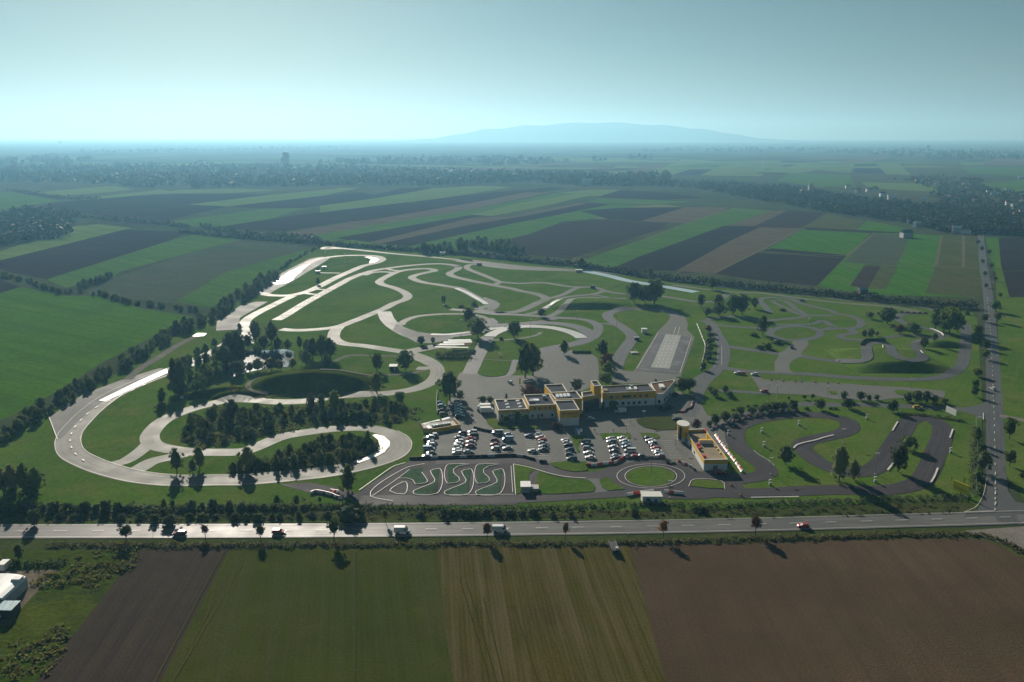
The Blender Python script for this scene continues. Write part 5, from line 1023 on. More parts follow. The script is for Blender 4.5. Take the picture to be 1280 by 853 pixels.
def block(root, px4, z, split, top_mat='yellow', low_mat='white', roof='roof', par=0.45, z0=0.0, base=None):
    """flat roofed wing: px4 = back left, back right, front right, front left roof corners seen in the photograph, at height z"""
    Q = [unproj(a, b, z) for a, b in px4] if base is None else base
    cx, cy_ = sum(q[0] for q in Q) / len(Q), sum(q[1] for q in Q) / len(Q)
    def ins(d): return [(q[0] + (cx - q[0]) * d / math.hypot(q[0] - cx, q[1] - cy_), q[1] + (cy_ - q[1]) * d / math.hypot(q[0] - cx, q[1] - cy_)) for q in Q]
    if split > z0 + 0.1: MB().prism(ins(0.12), z0, split).build('wall', K[low_mat], root)
    n = len(Q); mb = MB()                                   # upper wall as a ring so that the roof lies inside the parapet
    I = ins(0.5); s0 = max(split, z0)
    v = [(*q, s0) for q in Q] + [(*q, z) for q in Q] + [(*q, z) for q in I] + [(*q, s0) for q in I]
    f = []
    for i in range(n):
        j = (i + 1) % n; f += [(i, j, n + j, n + i), (n + i, n + j, 2 * n + j, 2 * n + i), (2 * n + i, 2 * n + j, 3 * n + j, 3 * n + i), (3 * n + i, 3 * n + j, j, i)]
    mb.add(v, f); mb.build('wall', K[top_mat], root)
    MB().prism(ins(0.46), s0 + 0.03, z - par).build('roof', K[roof], root)
    o_, i_ = ins(-0.12), ins(0.62); v = [(*q, z + 0.01) for q in o_] + [(*q, z + 0.16) for q in o_] + [(*q, z + 0.16) for q in i_] + [(*q, z + 0.01) for q in i_]
    MB().add(v, f).build('coping', K['coping'], root)
    return Q
def windows(root, a, b, spec, mat='glass', name='window'):
    """spec rows: (t0, t1, z0, z1) along the wall foot a-b"""
    d = Vector((b[0] - a[0], b[1] - a[1])); L = d.length; d /= L; nn = Vector((d.y, -d.x)); rz = math.atan2(d.y, d.x)
    for t0, t1, z0, z1 in spec:
        c = Vector(a) + d * (t0 + t1) / 2 * L + nn * 0.02
        w = MB().box((c.x, c.y, (z0 + z1) / 2), ((t1 - t0) * L, 0.16, z1 - z0), rz).build(name, K[mat], root)
        MB().box((c.x + nn.x * 0.03, c.y + nn.y * 0.03, z0 - 0.06), ((t1 - t0) * L + 0.2, 0.26, 0.1), rz).build('sill', K['coping'], w)
def text(s, size, mat, parent, loc, rot, name='lettering'):
    cu = bpy.data.curves.new(name, 'FONT'); cu.body = s; cu.size = size; cu.align_x = 'CENTER'; cu.align_y = 'CENTER'; cu.extrude = 0.02
    cu.materials.append(K[mat]); t_ = bpy.data.objects.new(name, cu); col.objects.link(t_); bpy.context.view_layer.update()
    me = bpy.data.meshes.new_from_object(t_.evaluated_get(bpy.context.evaluated_depsgraph_get())); bpy.data.objects.remove(t_)
    o = bpy.data.objects.new(name, me); col.objects.link(o); o.parent = parent; o.location = loc; o.rotation_euler = rot
    return o
club = empty('clubhouse', (0, 0, 0)); tag(club, 'yellow, white and grey flat roofed clubhouse at the head of the car park', 'building')
QA = block(club, P3([(165, 365), (490, 355), (545, 470), (210, 487)]), 5.0, 3.4)
QB = block(club, P3([(500, 310), (792, 300), (862, 418), (560, 432)]), 7.2, 4.4)
QD = block(club, P3([(735, 195), (942, 186), (998, 275), (812, 285)]), 8.6, 0.1)
QE = block(club, P3([(806, 290), (1098, 266), (1168, 352), (862, 362)]), 8.2, 0.1)
QC = block(club, P3([(852, 378), (1068, 370), (1136, 480), (910, 490)]), 8.0, 4.1)
QF = block(club, P3([(1165, 285), (1290, 245), (1420, 330), (1300, 345), (1172, 352)]) if 0 else P4([(60, 372), (200, 352), (292, 392), (75, 425)]), 7.6, 5.6)
QH = block(club, P4([(285, 300), (835, 277), (912, 355), (305, 382)]), 7.8, 4.0)
QI = block(club, P4([(850, 268), (1112, 228), (1128, 245), (998, 388), (918, 388)]), 6.2, 6.0, top_mat='white', roof='brown_roof', par=0.25)
QG = block(club, P4([(168, 243), (240, 238), (288, 295), (206, 302)]), 12.0, 0.1)
MB().prism([unproj(*p, 0) for p in P4([(90, 560), (262, 555), (262, 590), (95, 600)])], 0.0, 5.5).build('entrance_glazing', K['glass'], club)
windows(club, QA[3], QA[2], [(0.1 + 0.2 * i, 0.22 + 0.2 * i, 1.0, 2.5) for i in range(4)])
windows(club, QB[3], QB[2], [(t, t + 0.055, 5.0, 6.2) for t in (0.2, 0.37, 0.6, 0.76)] + [(t, t + 0.07, 1.2, 2.6) for t in (0.1, 0.46, 0.85)])
windows(club, QB[3], QB[2], [(0.32, 0.40, 0.05, 2.5)], 'metal', 'door')
windows(club, QH[3], QH[2], [(t, t + w, 4.9, 6.1) for t, w in ((0.14, 0.05), (0.27, 0.02), (0.37, 0.16), (0.585, 0.045), (0.69, 0.04), (0.80, 0.05))] + [(t, t + 0.05, 1.2, 2.7) for t in (0.25, 0.36, 0.47, 0.57, 0.67, 0.79)])
windows(club, QI[4], QI[3], [(0.3, 0.62, 1.2, 2.8)]); windows(club, QI[3], QI[2], [(0.1, 0.2, 1.2, 2.8), (0.3, 0.4, 1.2, 2.8), (0.5, 0.6, 1.2, 2.8)])
def on_roof(px, py, z): return unproj(px, py, z)
for px, py in P3([(295, 382), (310, 416), (322, 450), (430, 376), (445, 408), (460, 442)]):
    x, y = on_roof(px, py, 5.0); s = MB().box((x, y, 4.72), (1.7, 2.2, 0.34)).build('skylight', K['coping'], club); MB().box((x, y, 5.05), (1.4, 1.8, 0.32)).build('skylight_dome', K['sky_glass'], s)
for i in range(4):
    x, y = on_roof(*P3([(884 + 42 * i, 318 - 3 * i)])[0], 8.4); MB().box((x, y, 8.25), (1.45, 5.0, 0.7), 0.05).build('skylight', K['sky_glass'], club)
for px, py, w_, d_, h_, z in ((640, 366, 3, 3, 0.6, 7.2), (588, 380, 2.4, 2.4, 0.9, 7.2), (735, 340, 2.0, 2.4, 1.6, 7.2), (588, 366, 1.4, 2, 0.7, 7.2)):
    x, y = on_roof(*P3([(px, py)])[0], z); MB().box((x, y, z - 0.45 + h_ / 2), (w_, d_, h_)).build('roof_vent', K['metal'] if px != 640 else K['wht'], club)
for px, py, w_, d_, h_, z, mt in ((600, 335, 2.4, 5, 0.9, 7.8, 'metal'), (660, 330, 3, 4, 1.0, 7.8, 'wht'), (630, 318, 1.4, 3, 1.8, 7.8, 'metal'), (330, 345, 3, 4, 0.7, 7.8, 'tan_roof'), (980, 310, 2.4, 6, 1.3, 6.2, 'wht')):
    x, y = on_roof(*P4([(px, py)])[0], z); MB().box((x, y, z - 0.4 + h_ / 2), (w_, d_, h_)).build('roof_vent', K[mt], club)
d_ = Vector((QC[2][0] - QC[3][0], QC[2][1] - QC[3][1], 0)); rz_ = math.atan2(d_.y, d_.x); nn_ = Vector((d_.y, -d_.x, 0)).normalized()
c_ = Vector((*QC[3], 0)) + d_ * 0.52 + nn_ * 0.06
text('fahrtechnik', 1.75, 'ink', club, (c_.x, c_.y, 6.4), (math.pi / 2, 0, rz_)); c2 = Vector((*QC[3], 0)) + d_ * 0.8 + nn_ * 0.06
text('zentrum', 0.7, 'ink', club, (c2.x, c2.y, 4.9), (math.pi / 2, 0, rz_))
# kart building with its tower
kb = empty('kart_building'); tag(kb, 'small yellow and white building with a tan roof terrace beside the kart track', 'building')
QK = block(kb, P5([(225, 232), (435, 225), (682, 552), (428, 556)]), 4.9, 3.1, roof='tan_roof', par=1.0)
windows(kb, QK[3], QK[2], [(0.40, 0.58, 0.05, 2.3)], 'metal', 'door')
windows(kb, QK[0], QK[3], [(0.1, 0.16, 0.9, 2.2), (0.3, 0.36, 0.05, 2.3), (0.5, 0.56, 0.9, 2.2)])
x, y = unproj(*P5([(440, 380)])[0], 3.9); MB().box((x, y, 4.75), (5.6, 1.2, 1.7), 0.0).build('roof_kiosk', K['white'], kb); MB().box((x, y, 5.66), (6.0, 1.6, 0.12)).build('kiosk_roof', K['yellow'], kb)
for px, py in ((365, 400), (375, 440), (430, 525), (440, 250)):
    x, y = unproj(*P5([(px, py)])[0], 4.2); MB().box((x, y, 4.5), (1.2, 1.8, 1.2)).build('red_box', K['red'], kb)
for px, py in ((545, 410), (570, 440), (600, 480)):
    x, y = unproj(*P5([(px, py)])[0], 4.2); MB().box((x, y, 4.2), (0.7, 0.7, 0.6)).build('light_box', K['wht'], kb)
x, y = unproj(*P5([(458, 330)])[0], 3.9); MB().box((x, y, 5.0), (0.5, 2.2, 2.2)).build('screen_wall', K['yellow'], kb)
tw = empty('entrance_tower'); tag(tw, 'yellow oval tower with a white cap at the end of the kart building', 'tower')
x, y = unproj(*P5([(205, 165)])[0], 8.0); el = [(x + 2.6 * math.cos(t * math.pi / 12), y + 3.9 * math.sin(t * math.pi / 12)) for t in range(24)]
MB().prism([(x + (a - x) * .9, y + (b - y) * .9) for a, b in el], 0, 2.4).build('base', K['white'], tw); MB().prism([(x + (a - x) * .94, y + (b - y) * .94) for a, b in el], 2.4, 7.6).build('wall', K['yellow'], tw)
MB().prism([(x + (a - x) * 1.08, y + (b - y) * 1.08) for a, b in el], 7.6, 8.1).build('cap', K['coping'], tw); MB().box((x - 2.0, y - 2.9, 4.2), (1.0, 1.8, 5.6), 0.2).build('window', K['glass'], tw)
# fenced terrace left of the car park
tc = empty('storage_terrace'); tag(tc, 'storage terrace with a yellow front wall and white canopies left of the car park', 'building')
a, b = at(*zz(520, 505, 1280 / 60, [(440, 790)])[0]), at(*zz(520, 505, 1280 / 60, [(1180, 660)])[0]); c, d = at(*zz(520, 505, 1280 / 60, [(1010, 480)])[0]), at(*zz(520, 505, 1280 / 60, [(100, 560)])[0]); e = at(*zz(520, 505, 1280 / 60, [(200, 770)])[0])
def wall(root, p, q, h, t, mat, name='wall', z=0.0):
    dx, dy = q[0] - p[0], q[1] - p[1]; return MB().box(((p[0] + q[0]) / 2, (p[1] + q[1]) / 2, z + h / 2), (math.hypot(dx, dy), t, h), math.atan2(dy, dx)).build(name, K[mat], root)
wall(tc, a, b, 2.2, 0.3, 'yellow', 'front_wall'); wall(tc, b, c, 2.0, 0.25, 'yellow', 'side_wall'); wall(tc, e, d, 2.0, 0.25, 'wood', 'side_wall'); wall(tc, e, a, 2.4, 0.25, 'yellow', 'front_wall')
MB().prism([p[:2] for p in (a, b, c, d, e)], 0.02 + G0, 0.55).build('floor', K['stone'], tc)
def canopy(root, pts, z, mat, name='canopy'):
    P = [unproj(*p, z) for p in zz(520, 505, 1280 / 60, pts)]; o = MB().prism(P, z - 0.12, z).build(name, K[mat], root)
    for p in P: MB().tube((p[0], p[1], 0.5), (p[0], p[1], z - 0.12), 0.06).build('post', K['metal'], o)
canopy(tc, [(180, 520), (270, 500), (620, 410), (640, 445), (400, 480), (200, 545)], 3.2, 'tarp'); canopy(tc, [(680, 400), (870, 345), (920, 375), (700, 440)], 3.4, 'tarp'); canopy(tc, [(255, 590), (350, 570), (440, 640), (330, 660)], 2.8, 'tarp')
for px in (480, 560, 640, 720, 800, 880):
    x, y, z = at(*zz(520, 505, 1280 / 60, [(px, 640 - (px - 480) * 0.16)])[0]); MB().box((x, y, 1.0), (1.5, 1.5, 0.9), px * .1).build('crate', K['metal'] if px % 160 else K['bluetarp'], tc)
# tyre shelter north of the yard
sh = empty('open_shelter'); tag(sh, 'long open shelter with bright white roof panels beside the driveway', 'shelter')
def slab(root, pts, z, mat, name, t=0.18): return MB().prism([unproj(*p, z) for p in pts], z - t, z).build(name, K[mat], root)
slab(sh, Y6([(255, 40), (495, 36), (510, 52), (260, 55)]), 4.6, 'tarp', 'roof_panel'); slab(sh, Y6([(215, 58), (510, 56), (512, 70), (200, 78)]), 4.4, 'tarp', 'roof_panel'); slab(sh, Y6([(170, 82), (430, 80), (430, 96), (155, 98)]), 4.2, 'tarp', 'roof_panel')
slab(sh, Y6([(120, 112), (470, 118), (475, 128), (112, 122)]), 4.6, 'coping', 'roof_panel'); slab(sh, Y6([(432, 76), (505, 74), (500, 100), (430, 100)]), 4.3, 'brown_roof', 'roof_panel')
for px in (130, 230, 330, 430): x, y, z = at(*Y6([(px, 175)])[0]); MB().tube((x, y, 0), (x, y, 4.2), 0.12).build('post', K['metal'], sh)
for px in (190, 300, 400, 495): x, y, z = at(*Y6([(px, 112)])[0]); MB().tube((x, y, 0), (x, y, 4.1), 0.12).build('post', K['metal'], sh)
def hut(name, label, cx, cyp, wpx, dm, h, wm, rm, over=0.3, gable=0.0, cat='hut', door=True):
    """small building: foot of its front wall at pixel, wpx wide, dm deep"""
    x, y, z = at(cx, cyp); w = wpx / ppm(cyp); r = empty(name, (x, y, z)); tag(r, label, cat)
    MB().box((0, dm / 2, h / 2), (w, dm, h)).build('wall', K[wm], r)
    a, b, t = w / 2 + over, dm + over, h + 0.02
    if gable: MB().add([(-a, -over, t), (a, -over, t), (a, b, t), (-a, b, t), (-a, dm / 2, t + gable), (a, dm / 2, t + gable)], [(0, 1, 5, 4), (2, 3, 4, 5), (0, 4, 3), (1, 2, 5), (3, 2, 1, 0)]).build('roof', K[rm], r)
    else: MB().box((0, dm / 2, t + 0.09), (2 * a, dm + 2 * over, 0.18)).build('roof', K[rm], r)
    if door: MB().box((w * 0.2, -0.03, min(h * .8, 2.0) / 2), (0.9, 0.1, min(h * 0.8, 2.0))).build('door', K['metal'], r); MB().box((-w * 0.2, -0.03, h * 0.6), (min(1.4, w * .3), 0.1, h * .3)).build('window', K['glass'], r)
    return r
hut('kiosk', 'white topped kiosk on the lawn right of the painted pad', 657, 617, 11, 5.0, 2.7, 'greyw', 'wht', door=False); hut('equipment_box', 'low grey box beside the white topped kiosk', 668, 615.5, 9, 3.5, 1.4, 'stone', 'stone', door=False)
hut('white_hut', 'white hut with a pale flat roof behind the barriers on the road verge', 815, 630, 24, 4.2, 2.9, 'white', 'coping')
hut('shed', 'small shed with a pale sloping roof in the grassy yard', 491.5, 464, 9, 5, 2.8, 'wood', 'tarp', gable=0.6)
hut('hut', 'white hut on the lawn above the braking lanes', 805.5, 417, 6, 3, 3.0, 'white', 'wht', door=False); hut('hut', 'small dark hut at the bend left of the braking lanes', 796, 426, 5.5, 3, 2.0, 'wood', 'metal', door=False)
hut('hut', 'tiny hut on the infield of the far left skid pad', 397, 342, 5, 3, 2.4, 'greyw', 'wht', door=False); hut('hut', 'tiny hut nearest the track on the far left infield', 405, 336.5, 5, 3, 2.4, 'white', 'wht', door=False)
hut('hut', 'low white hut under the trees behind the northern lane', 539, 317.5, 8, 5, 3.0, 'white', 'wht', door=False); hut('hut', 'second low white hut under the trees behind the northern lane', 553, 319, 6, 5, 3.0, 'white', 'wht', door=False)
hut('hut', 'dark control hut on the bank beside the blue wet lane', 724, 341, 8, 4, 2.6, 'metal', 'wht', door=False); hut('hut', 'small dark hut at the fork under the northern bank', 741, 361, 5.5, 3, 2.4, 'wood', 'black', door=False); hut('hut', 'dark hut on the northern yard', 599, 332.5, 6, 3, 2.6, 'wood', 'black', door=False)
hut('pavilion', 'pale block beside the gravel patch left of the braking lanes', 793, 443, 8, 3, 0.8, 'stone', 'stone', door=False)
hut('farm_shed', 'small dark field barn beyond the northern hedge', 1080, 368, 10, 7, 4, 'wood', 'metal', gable=1.6, door=False, cat='barn'); hut('farm_house', 'grey field barn standing alone in the green fields', 1135, 298, 12, 12, 7, 'greyw', 'roof', gable=4, door=False, cat='barn')
# sheds in the lower left corner
ls = empty('greenhouse'); tag(ls, 'white roofed barrel shaped greenhouse cut by the left edge', 'greenhouse')
x, y, z = at(-12, 752); mb = MB(); n_ = 9
prof_ = [(7.0 * math.cos(math.pi * i / n_), 3.2 + 1.6 * math.sin(math.pi * i / n_)) for i in range(n_ + 1)]
for k, yy in ((0, -4.5), (1, 8.0)): mb.v += [(x + a * 1.0, y + yy, b) for a, b in prof_]
mb.f += [(i + 1, i, n_ + 1 + i, n_ + 2 + i) for i in range(n_)] + [tuple(range(n_ + 1)), tuple(range(2 * n_ + 1, n_, -1))]
mb.build('roof', K['tarp'], ls); MB().box((x, y + 1.75, 1.6), (13.9, 12.2, 3.18)).build('wall', K['greyw'], ls); MB().box((x + 5.5, y + 5.5, 4.3), (2.6, 2.2, 1.0)).build('roof_vent', K['wht'], ls)
for i in range(5): MB().box((x - 5 + 2.4 * i, y - 4.42, 1.9), (1.7, 0.14, 1.3)).build('window', K['glass'], ls)
ls2 = empty('low_shed'); tag(ls2, 'dark shed under pale blue roof sheeting cut by the left edge', 'shed')
Pq = [unproj(*p, 3.0) for p in zz(0, 680, 888 / 180, [(-120, 350), (130, 350), (70, 410), (-120, 408)])]
MB().prism([(lerp(p, Pq[0], 0.03)) for p in Pq], 0, 2.85).build('wall', K['wood'], ls2)
for i in range(6):
    q = [lerp(Pq[0], Pq[1], i / 6), lerp(Pq[0], Pq[1], (i + .96) / 6), lerp(Pq[3], Pq[2], (i + .96) / 6), lerp(Pq[3], Pq[2], i / 6)]
    MB().prism(q, 2.88, 3.0).build('roof_panel', K['bluetarp'], ls2)
x, y = lerp(Pq[3], Pq[2], 0.55); MB().box((x, y - 0.05, 1.4), (1.2, 0.2, 1.2)).build('window', K['sky_glass'], ls2)
x, y, z = at(20, 712); hut('shed', 'pale small trailer behind the greenhouse', 2, 714, 7, 3, 2.2, 'wht', 'wht', door=False)
# far towers and town
sil = empty('grain_silo', (*unproj(357.5, 209), 0)); tag(sil, 'tall hazy silo tower with a lower block on the left horizon', 'silo')
k_ = 1 / ppm(209); MB().box((0.8 * k_, 0, 31), (6.2 * k_, 30, 62)).build('tower', K['greyw'], sil); MB().box((-3.6 * k_, 2, 21), (2.6 * k_, 28, 42)).build('wall', K['greyw'], sil); MB().box((0.2 * k_, 0, 64), (3.4 * k_, 18, 4)).build('roof', K['greyw'], sil)
for px, yb, w_, h_, lb, nm in ((75, 182, 9, 60, 'faint water tower on the far left horizon', 'water_tower'), (1159, 192, 7, 62, 'faint water tower on the far right horizon', 'water_tower')):
    x, y = unproj(px, yb); k_ = 1 / ppm(yb); t = empty(nm, (x, y, 0)); tag(t, lb, 'tower'); MB().tube((0, 0, 0), (0, 0, h_ * .62), w_ * .16 * k_ * .5, n=12).build('shaft', K['greyw'], t); MB().tube((0, 0, h_ * .6), (0, 0, h_), w_ * .25 * k_, w_ * .25 * k_, n=14).build('tank', K['greyw'], t)
x, y = unproj(1012.5, 242); ch = empty('church', (x, y, 0)); tag(ch, 'domed church tower rising from the town trees', 'church'); MB().box((0, 0, 8), (9, 9, 16)).build('tower', K['cream'], ch)
mb = MB()
for i in range(4): mb.tube((0, 0, 16 + 2.4 * i), (0, 0, 18.4 + 2.4 * i), (5.6, 5.0, 3.6, 1.9)[i], (5.0, 3.6, 1.9, 0.3)[i], 12, False)
mb.build('dome', K['stone'], ch); MB().box((-13, 4, 4), (18, 11, 8)).build('nave', K['cream'], ch)
hr = random.Random(9); spots_ = zz(1100, 215, 1280 / 180, [(20, 220), (95, 245), (340, 90), (385, 270), (500, 130), (545, 320), (600, 240), (640, 242), (645, 298), (745, 130), (780, 158), (740, 205), (850, 275), (970, 195), (1015, 215), (1020, 310), (1140, 295), (1190, 330), (1225, 400), (1255, 215), (1270, 265), (1265, 375), (900, 360), (760, 550), (680, 545), (90, 390), (270, 460), (330, 490), (1130, 180), (1250, 65)]) + [(1060, 236), (1073, 241), (1086, 240), (1094, 238), (735, 232), (565, 215), (455, 214), (262, 218), (262, 205), (360, 220), (410, 212), (120, 228), (250, 204)]
sides = ('left', 'right')
for i, (px, py) in enumerate(spots_):
    x, y = unproj(px, py); far_ = py < 233 and px < 800; s_ = 2.2 if far_ else 1.0
    r = empty('house', (x, y, 0), hr.uniform(-0.5, 0.5)); w_, d_, h_ = hr.uniform(9, 16) * s_, hr.uniform(8, 11) * s_, hr.uniform(5.5, 8) * (1.6 if far_ else 1)
    wm, rm = hr.choice(('white', 'cream', 'white', 'greyw')), hr.choice(('tile', 'tile', 'roof', 'coping', 'tarp'))
    tag(r, ('pale village house among hazy trees left of the field strips' if far_ else 'small village house among the trees of the eastern town'), 'house', 'houses of the far western village' if far_ else 'houses of the eastern town')
    MB().box((0, 0, h_ / 2), (w_, d_, h_)).build('wall', K[wm], r)
    MB().add([(-w_ / 2 - .4, -d_ / 2 - .4, h_), (w_ / 2 + .4, -d_ / 2 - .4, h_), (w_ / 2 + .4, d_ / 2 + .4, h_), (-w_ / 2 - .4, d_ / 2 + .4, h_), (-w_ / 2 - .4, 0, h_ + 3.4 * s_), (w_ / 2 + .4, 0, h_ + 3.4 * s_)], [(0, 1, 5, 4), (2, 3, 4, 5), (0, 4, 3), (1, 2, 5), (3, 2, 1, 0)]).build('roof', K[rm], r)
sheet('pond', ZA([(-60, 415), (0, 412), (38, 410), (30, 425), (10, 430), (36, 445), (20, 465), (0, 478), (-60, 490)]), 'water', 0.9, 'bright pond at the far left edge')
sheet('paved_yard', zz(1100, 215, 1280 / 180, [(-30, 370), (60, 380), (160, 405), (80, 420), (-20, 395)]), 'gravel', 0.9)
# ------------------------------------------------------------------ vehicles
def paint(name, c, metal=0.35, rough=0.32):
    m, n, b = nt(name); tc = node(n, 'ShaderNodeTexCoord')
    n.links.new(mixc(n, ramp(n, noise(n, tc.outputs['Object'], 1.2), .3, .7), tuple(x * .9 for x in c), c), b.inputs['Base Color'])
    b.inputs['Roughness'].default_value = rough; b.inputs['Metallic'].default_value = metal; b.inputs['Coat Weight'].default_value = 0.5; b.inputs['Coat Roughness'].default_value = 0.08; return m
PT = {'silver': paint('silver_paint', (0.55, 0.56, 0.57), .6), 'white': paint('white_car_paint', (0.80, 0.80, 0.78), 0), 'black': paint('black_car_paint', (0.02, 0.02, 0.024), .2), 'grey': paint('grey_car_paint', (0.16, 0.17, 0.18), .6),
      'dark blue': paint('dark_blue_paint', (0.03, 0.05, 0.12), .4), 'red': paint('red_car_paint', (0.50, 0.03, 0.03), .1), 'dark red': paint('dark_red_paint', (0.20, 0.02, 0.025), .3), 'light blue': paint('light_blue_paint', (0.36, 0.47, 0.58), .4), 'yellow': paint('yellow_car_paint', (0.75, 0.50, 0.03), 0)}
def car_proto(name, L, W, prof, cab, roof_z, belt, wheel_r=0.31):
    """prof: (x, z, half width share) lower body outline; cab: base rear, base front, top rear, top front x"""
    r = empty(name); n = len(prof); hw = W / 2
    v = [(x, s * hw * k, z) for s in (1, -1) for x, z, k in prof]
    f = [tuple(range(n))[::-1], tuple(range(n, 2 * n))] + [(i, (i + 1) % n, n + (i + 1) % n, n + i) for i in range(n)]
    mb = MB().add(v, f); a, b, c, d = cab; yb, yt = hw * 0.90, hw * 0.72
    base = [(a, -yb, belt), (b, -yb, belt), (b, yb, belt), (a, yb, belt)]; top = [(c, -yt, roof_z - .04), (d, -yt, roof_z - .04), (d, yt, roof_z - .04), (c, yt, roof_z - .04)]
    for p, q in zip(base, top): mb.tube(p, q, 0.06, n=4, caps=False)
    m_ = lambda p, q, t: tuple(x + (y - x) * t for x, y in zip(p, q))
    for s in ((0, 1), (3, 2)): mb.tube(m_(base[s[0]], base[s[1]], .52), m_(top[s[0]], top[s[1]], .5), 0.05, n=4, caps=False)
    body = mb.build('body', PT['silver'], r)
    MB().prism([(c - .06, -yt - .05), (d + .05, -yt - .05), (d + .05, yt + .05), (c - .06, yt + .05)], roof_z - .05, roof_z).build('roof', PT['silver'], r)
    MB().add([(x, y, z) for x, y, z in base] + top, [(0, 1, 5, 4), (1, 2, 6, 5), (2, 3, 7, 6), (3, 0, 4, 7)]).build('windows', K['glass'], r)
    for x in (L * 0.30, -L * 0.29):
        for s in (1, -1):
            w = MB().tube((x, s * (hw - .21), wheel_r), (x, s * (hw + .01), wheel_r), wheel_r, n=12).build('wheel', K['black'], r)
    xf = max(p[0] for p in prof); xr = min(p[0] for p in prof)
    for s in (1, -1):
        MB().box((xf - .08, s * hw * .62, belt - .26), (.22, .36, .16)).build('headlight', K['sky_glass'], r); MB().box((xr + .06, s * hw * .68, belt - .16), (.16, .26, .2)).build('tail_light', K['red'], r)
    for ch in r.children:
        if ch.name.split('.')[0] in ('body', 'roof'): ch.material_slots[0].link = 'OBJECT'; ch.material_slots[0].material = PT['silver']
    return r
PROTO = {
    'hatchback': car_proto('hatchback_car', 4.1, 1.74, [(-2.0, .28, .92), (-2.05, .6, .98), (-1.95, .95, .95), (-.3, .95, 1), (1.0, .95, .97), (1.75, .78, .92), (2.05, .58, .84), (2.03, .28, .88)], (-1.85, 1.05, -1.5, .25), 1.5, .94),
    'saloon': car_proto('saloon_car', 4.6, 1.80, [(-2.28, .28, .9), (-2.32, .6, .96), (-2.2, .92, .92), (-1.3, .95, .97), (0, .93, 1), (1.1, .93, .97), (1.95, .76, .92), (2.3, .56, .84), (2.28, .28, .88)], (-1.6, 1.05, -.95, .2), 1.44, .93),
    'estate': car_proto('estate_car', 4.65, 1.82, [(-2.3, .28, .92), (-2.35, .6, .98), (-2.26, .98, .95), (-.3, .97, 1), (1.15, .96, .97), (1.95, .80, .92), (2.32, .58, .84), (2.3, .28, .88)], (-2.2, 1.15, -1.95, .3), 1.6, .96),
    'van': car_proto('van', 5.3, 1.95, [(-2.6, .3, .96), (-2.65, .7, 1), (-2.62, 1.18, .98), (0, 1.18, 1), (1.75, 1.15, .98), (2.45, .92, .93), (2.65, .6, .86), (2.62, .3, .9)], (-2.58, 1.75, -2.5, 1.0), 2.0, 1.17, .34)}
# box van: tall closed cargo body
bv = empty('cargo_van'); MB().add([(x, s * .98 * k, z) for s in (1, -1) for x, z, k in ((-2.8, .4, .97), (-2.85, 1.2, 1), (-2.8, 2.4, .9), (.9, 2.45, .9), (1.2, 2.3, .9), (1.95, 1.3, .96), (2.7, 1.05, .9), (2.85, .6, .85), (2.8, .4, .9))], [tuple(range(9))[::-1], tuple(range(9, 18))] + [(i, (i + 1) % 9, 9 + (i + 1) % 9, 9 + i) for i in range(9)]).build('body', PT['white'], bv)
MB().add([(1.26, -.84, 2.2), (1.93, -.9, 1.38), (1.93, .9, 1.38), (1.26, .84, 2.2)], [(0, 1, 2, 3)]).build('windscreen', K['glass'], bv).location = (.03, 0, .03)
for s in (1, -1): MB().box((1.15, s * .935, 1.65), (.8, .06, .5)).build('side_window', K['glass'], bv); MB().box((2.72, s * .6, .95), (.2, .34, .18)).build('headlight', K['sky_glass'], bv); MB().box((-2.8, s * .85, 1.1), (.12, .16, .4)).build('tail_light', K['red'], bv)
for x in (1.75, -1.7):
    for s in (1, -1): MB().tube((x, s * .75, .36), (x, s * .99, .36), .36, n=12).build('wheel', K['black'], bv)
[(setattr(c.material_slots[0], 'link', 'OBJECT'), setattr(c.material_slots[0], 'material', PT['white'])) for c in bv.children if c.name.startswith('body')]
PROTO['cargo van'] = bv
tk = empty('box_truck'); MB().box((-.9, 0, 2.0), (5.4, 2.4, 2.4)).build('cargo_box', K['wht'], tk); MB().box((-.2, 0, .68), (7, 1.0, .25)).build('chassis', K['black'], tk)
cb = MB().add([(x, s * 1.05, z) for s in (1, -1) for x, z in ((1.95, .55), (1.95, 2.35), (2.75, 2.35), (3.3, 1.5), (3.45, .55))], [(4, 3, 2, 1, 0), (5, 6, 7, 8, 9)] + [(i, (i + 1) % 5, 5 + (i + 1) % 5, 5 + i) for i in range(5)]).build('cab', PT['white'], tk)
MB().add([(2.8, -.9, 2.28), (3.3, -.95, 1.55), (3.3, .95, 1.55), (2.8, .9, 2.28)], [(0, 1, 2, 3)]).build('windscreen', K['glass'], cb).location = (.03, 0, .02)
for x in (2.6, -2.2):
    for s in (1, -1): MB().tube((x, s * .8, .45), (x, s * 1.12, .45), .45, n=12).build('wheel', K['black'], tk)
PROTO['box truck'] = tk
USED = set()
def car(kind, colr, px, py, deg, label, group=None, z=0.75):
    x, y = unproj(px, py, z); p = PROTO[kind]; rz = math.radians(deg); g0 = 0.30 if py < 640 else G0 + .1
    if kind not in USED: o = p; USED.add(kind); o.location = (x, y, g0); o.rotation_euler = (0, 0, rz)
    else: o = copy_tree(p, (x, y, g0), rz)
    for ch in o.children:
        if ch.name.split('.')[0] in ('body', 'roof') and kind != 'box truck': ch.material_slots[0].material = PT[colr]
    return tag(o, label, 'truck' if 'truck' in kind else 'van' if 'van' in kind else 'car', group)
ORD = ['rearmost', 'second from the back', 'third from the back', 'fourth from the back', 'fifth from the back', 'sixth from the back', 'seventh from the back', 'eighth from the back']
S, W_, BK, G_, DB, RD, DR, LB = 'silver', 'white', 'black', 'grey', 'dark blue', 'red', 'dark red', 'light blue'
h_, s_, e_, v_ = 'hatchback', 'saloon', 'estate', 'van'
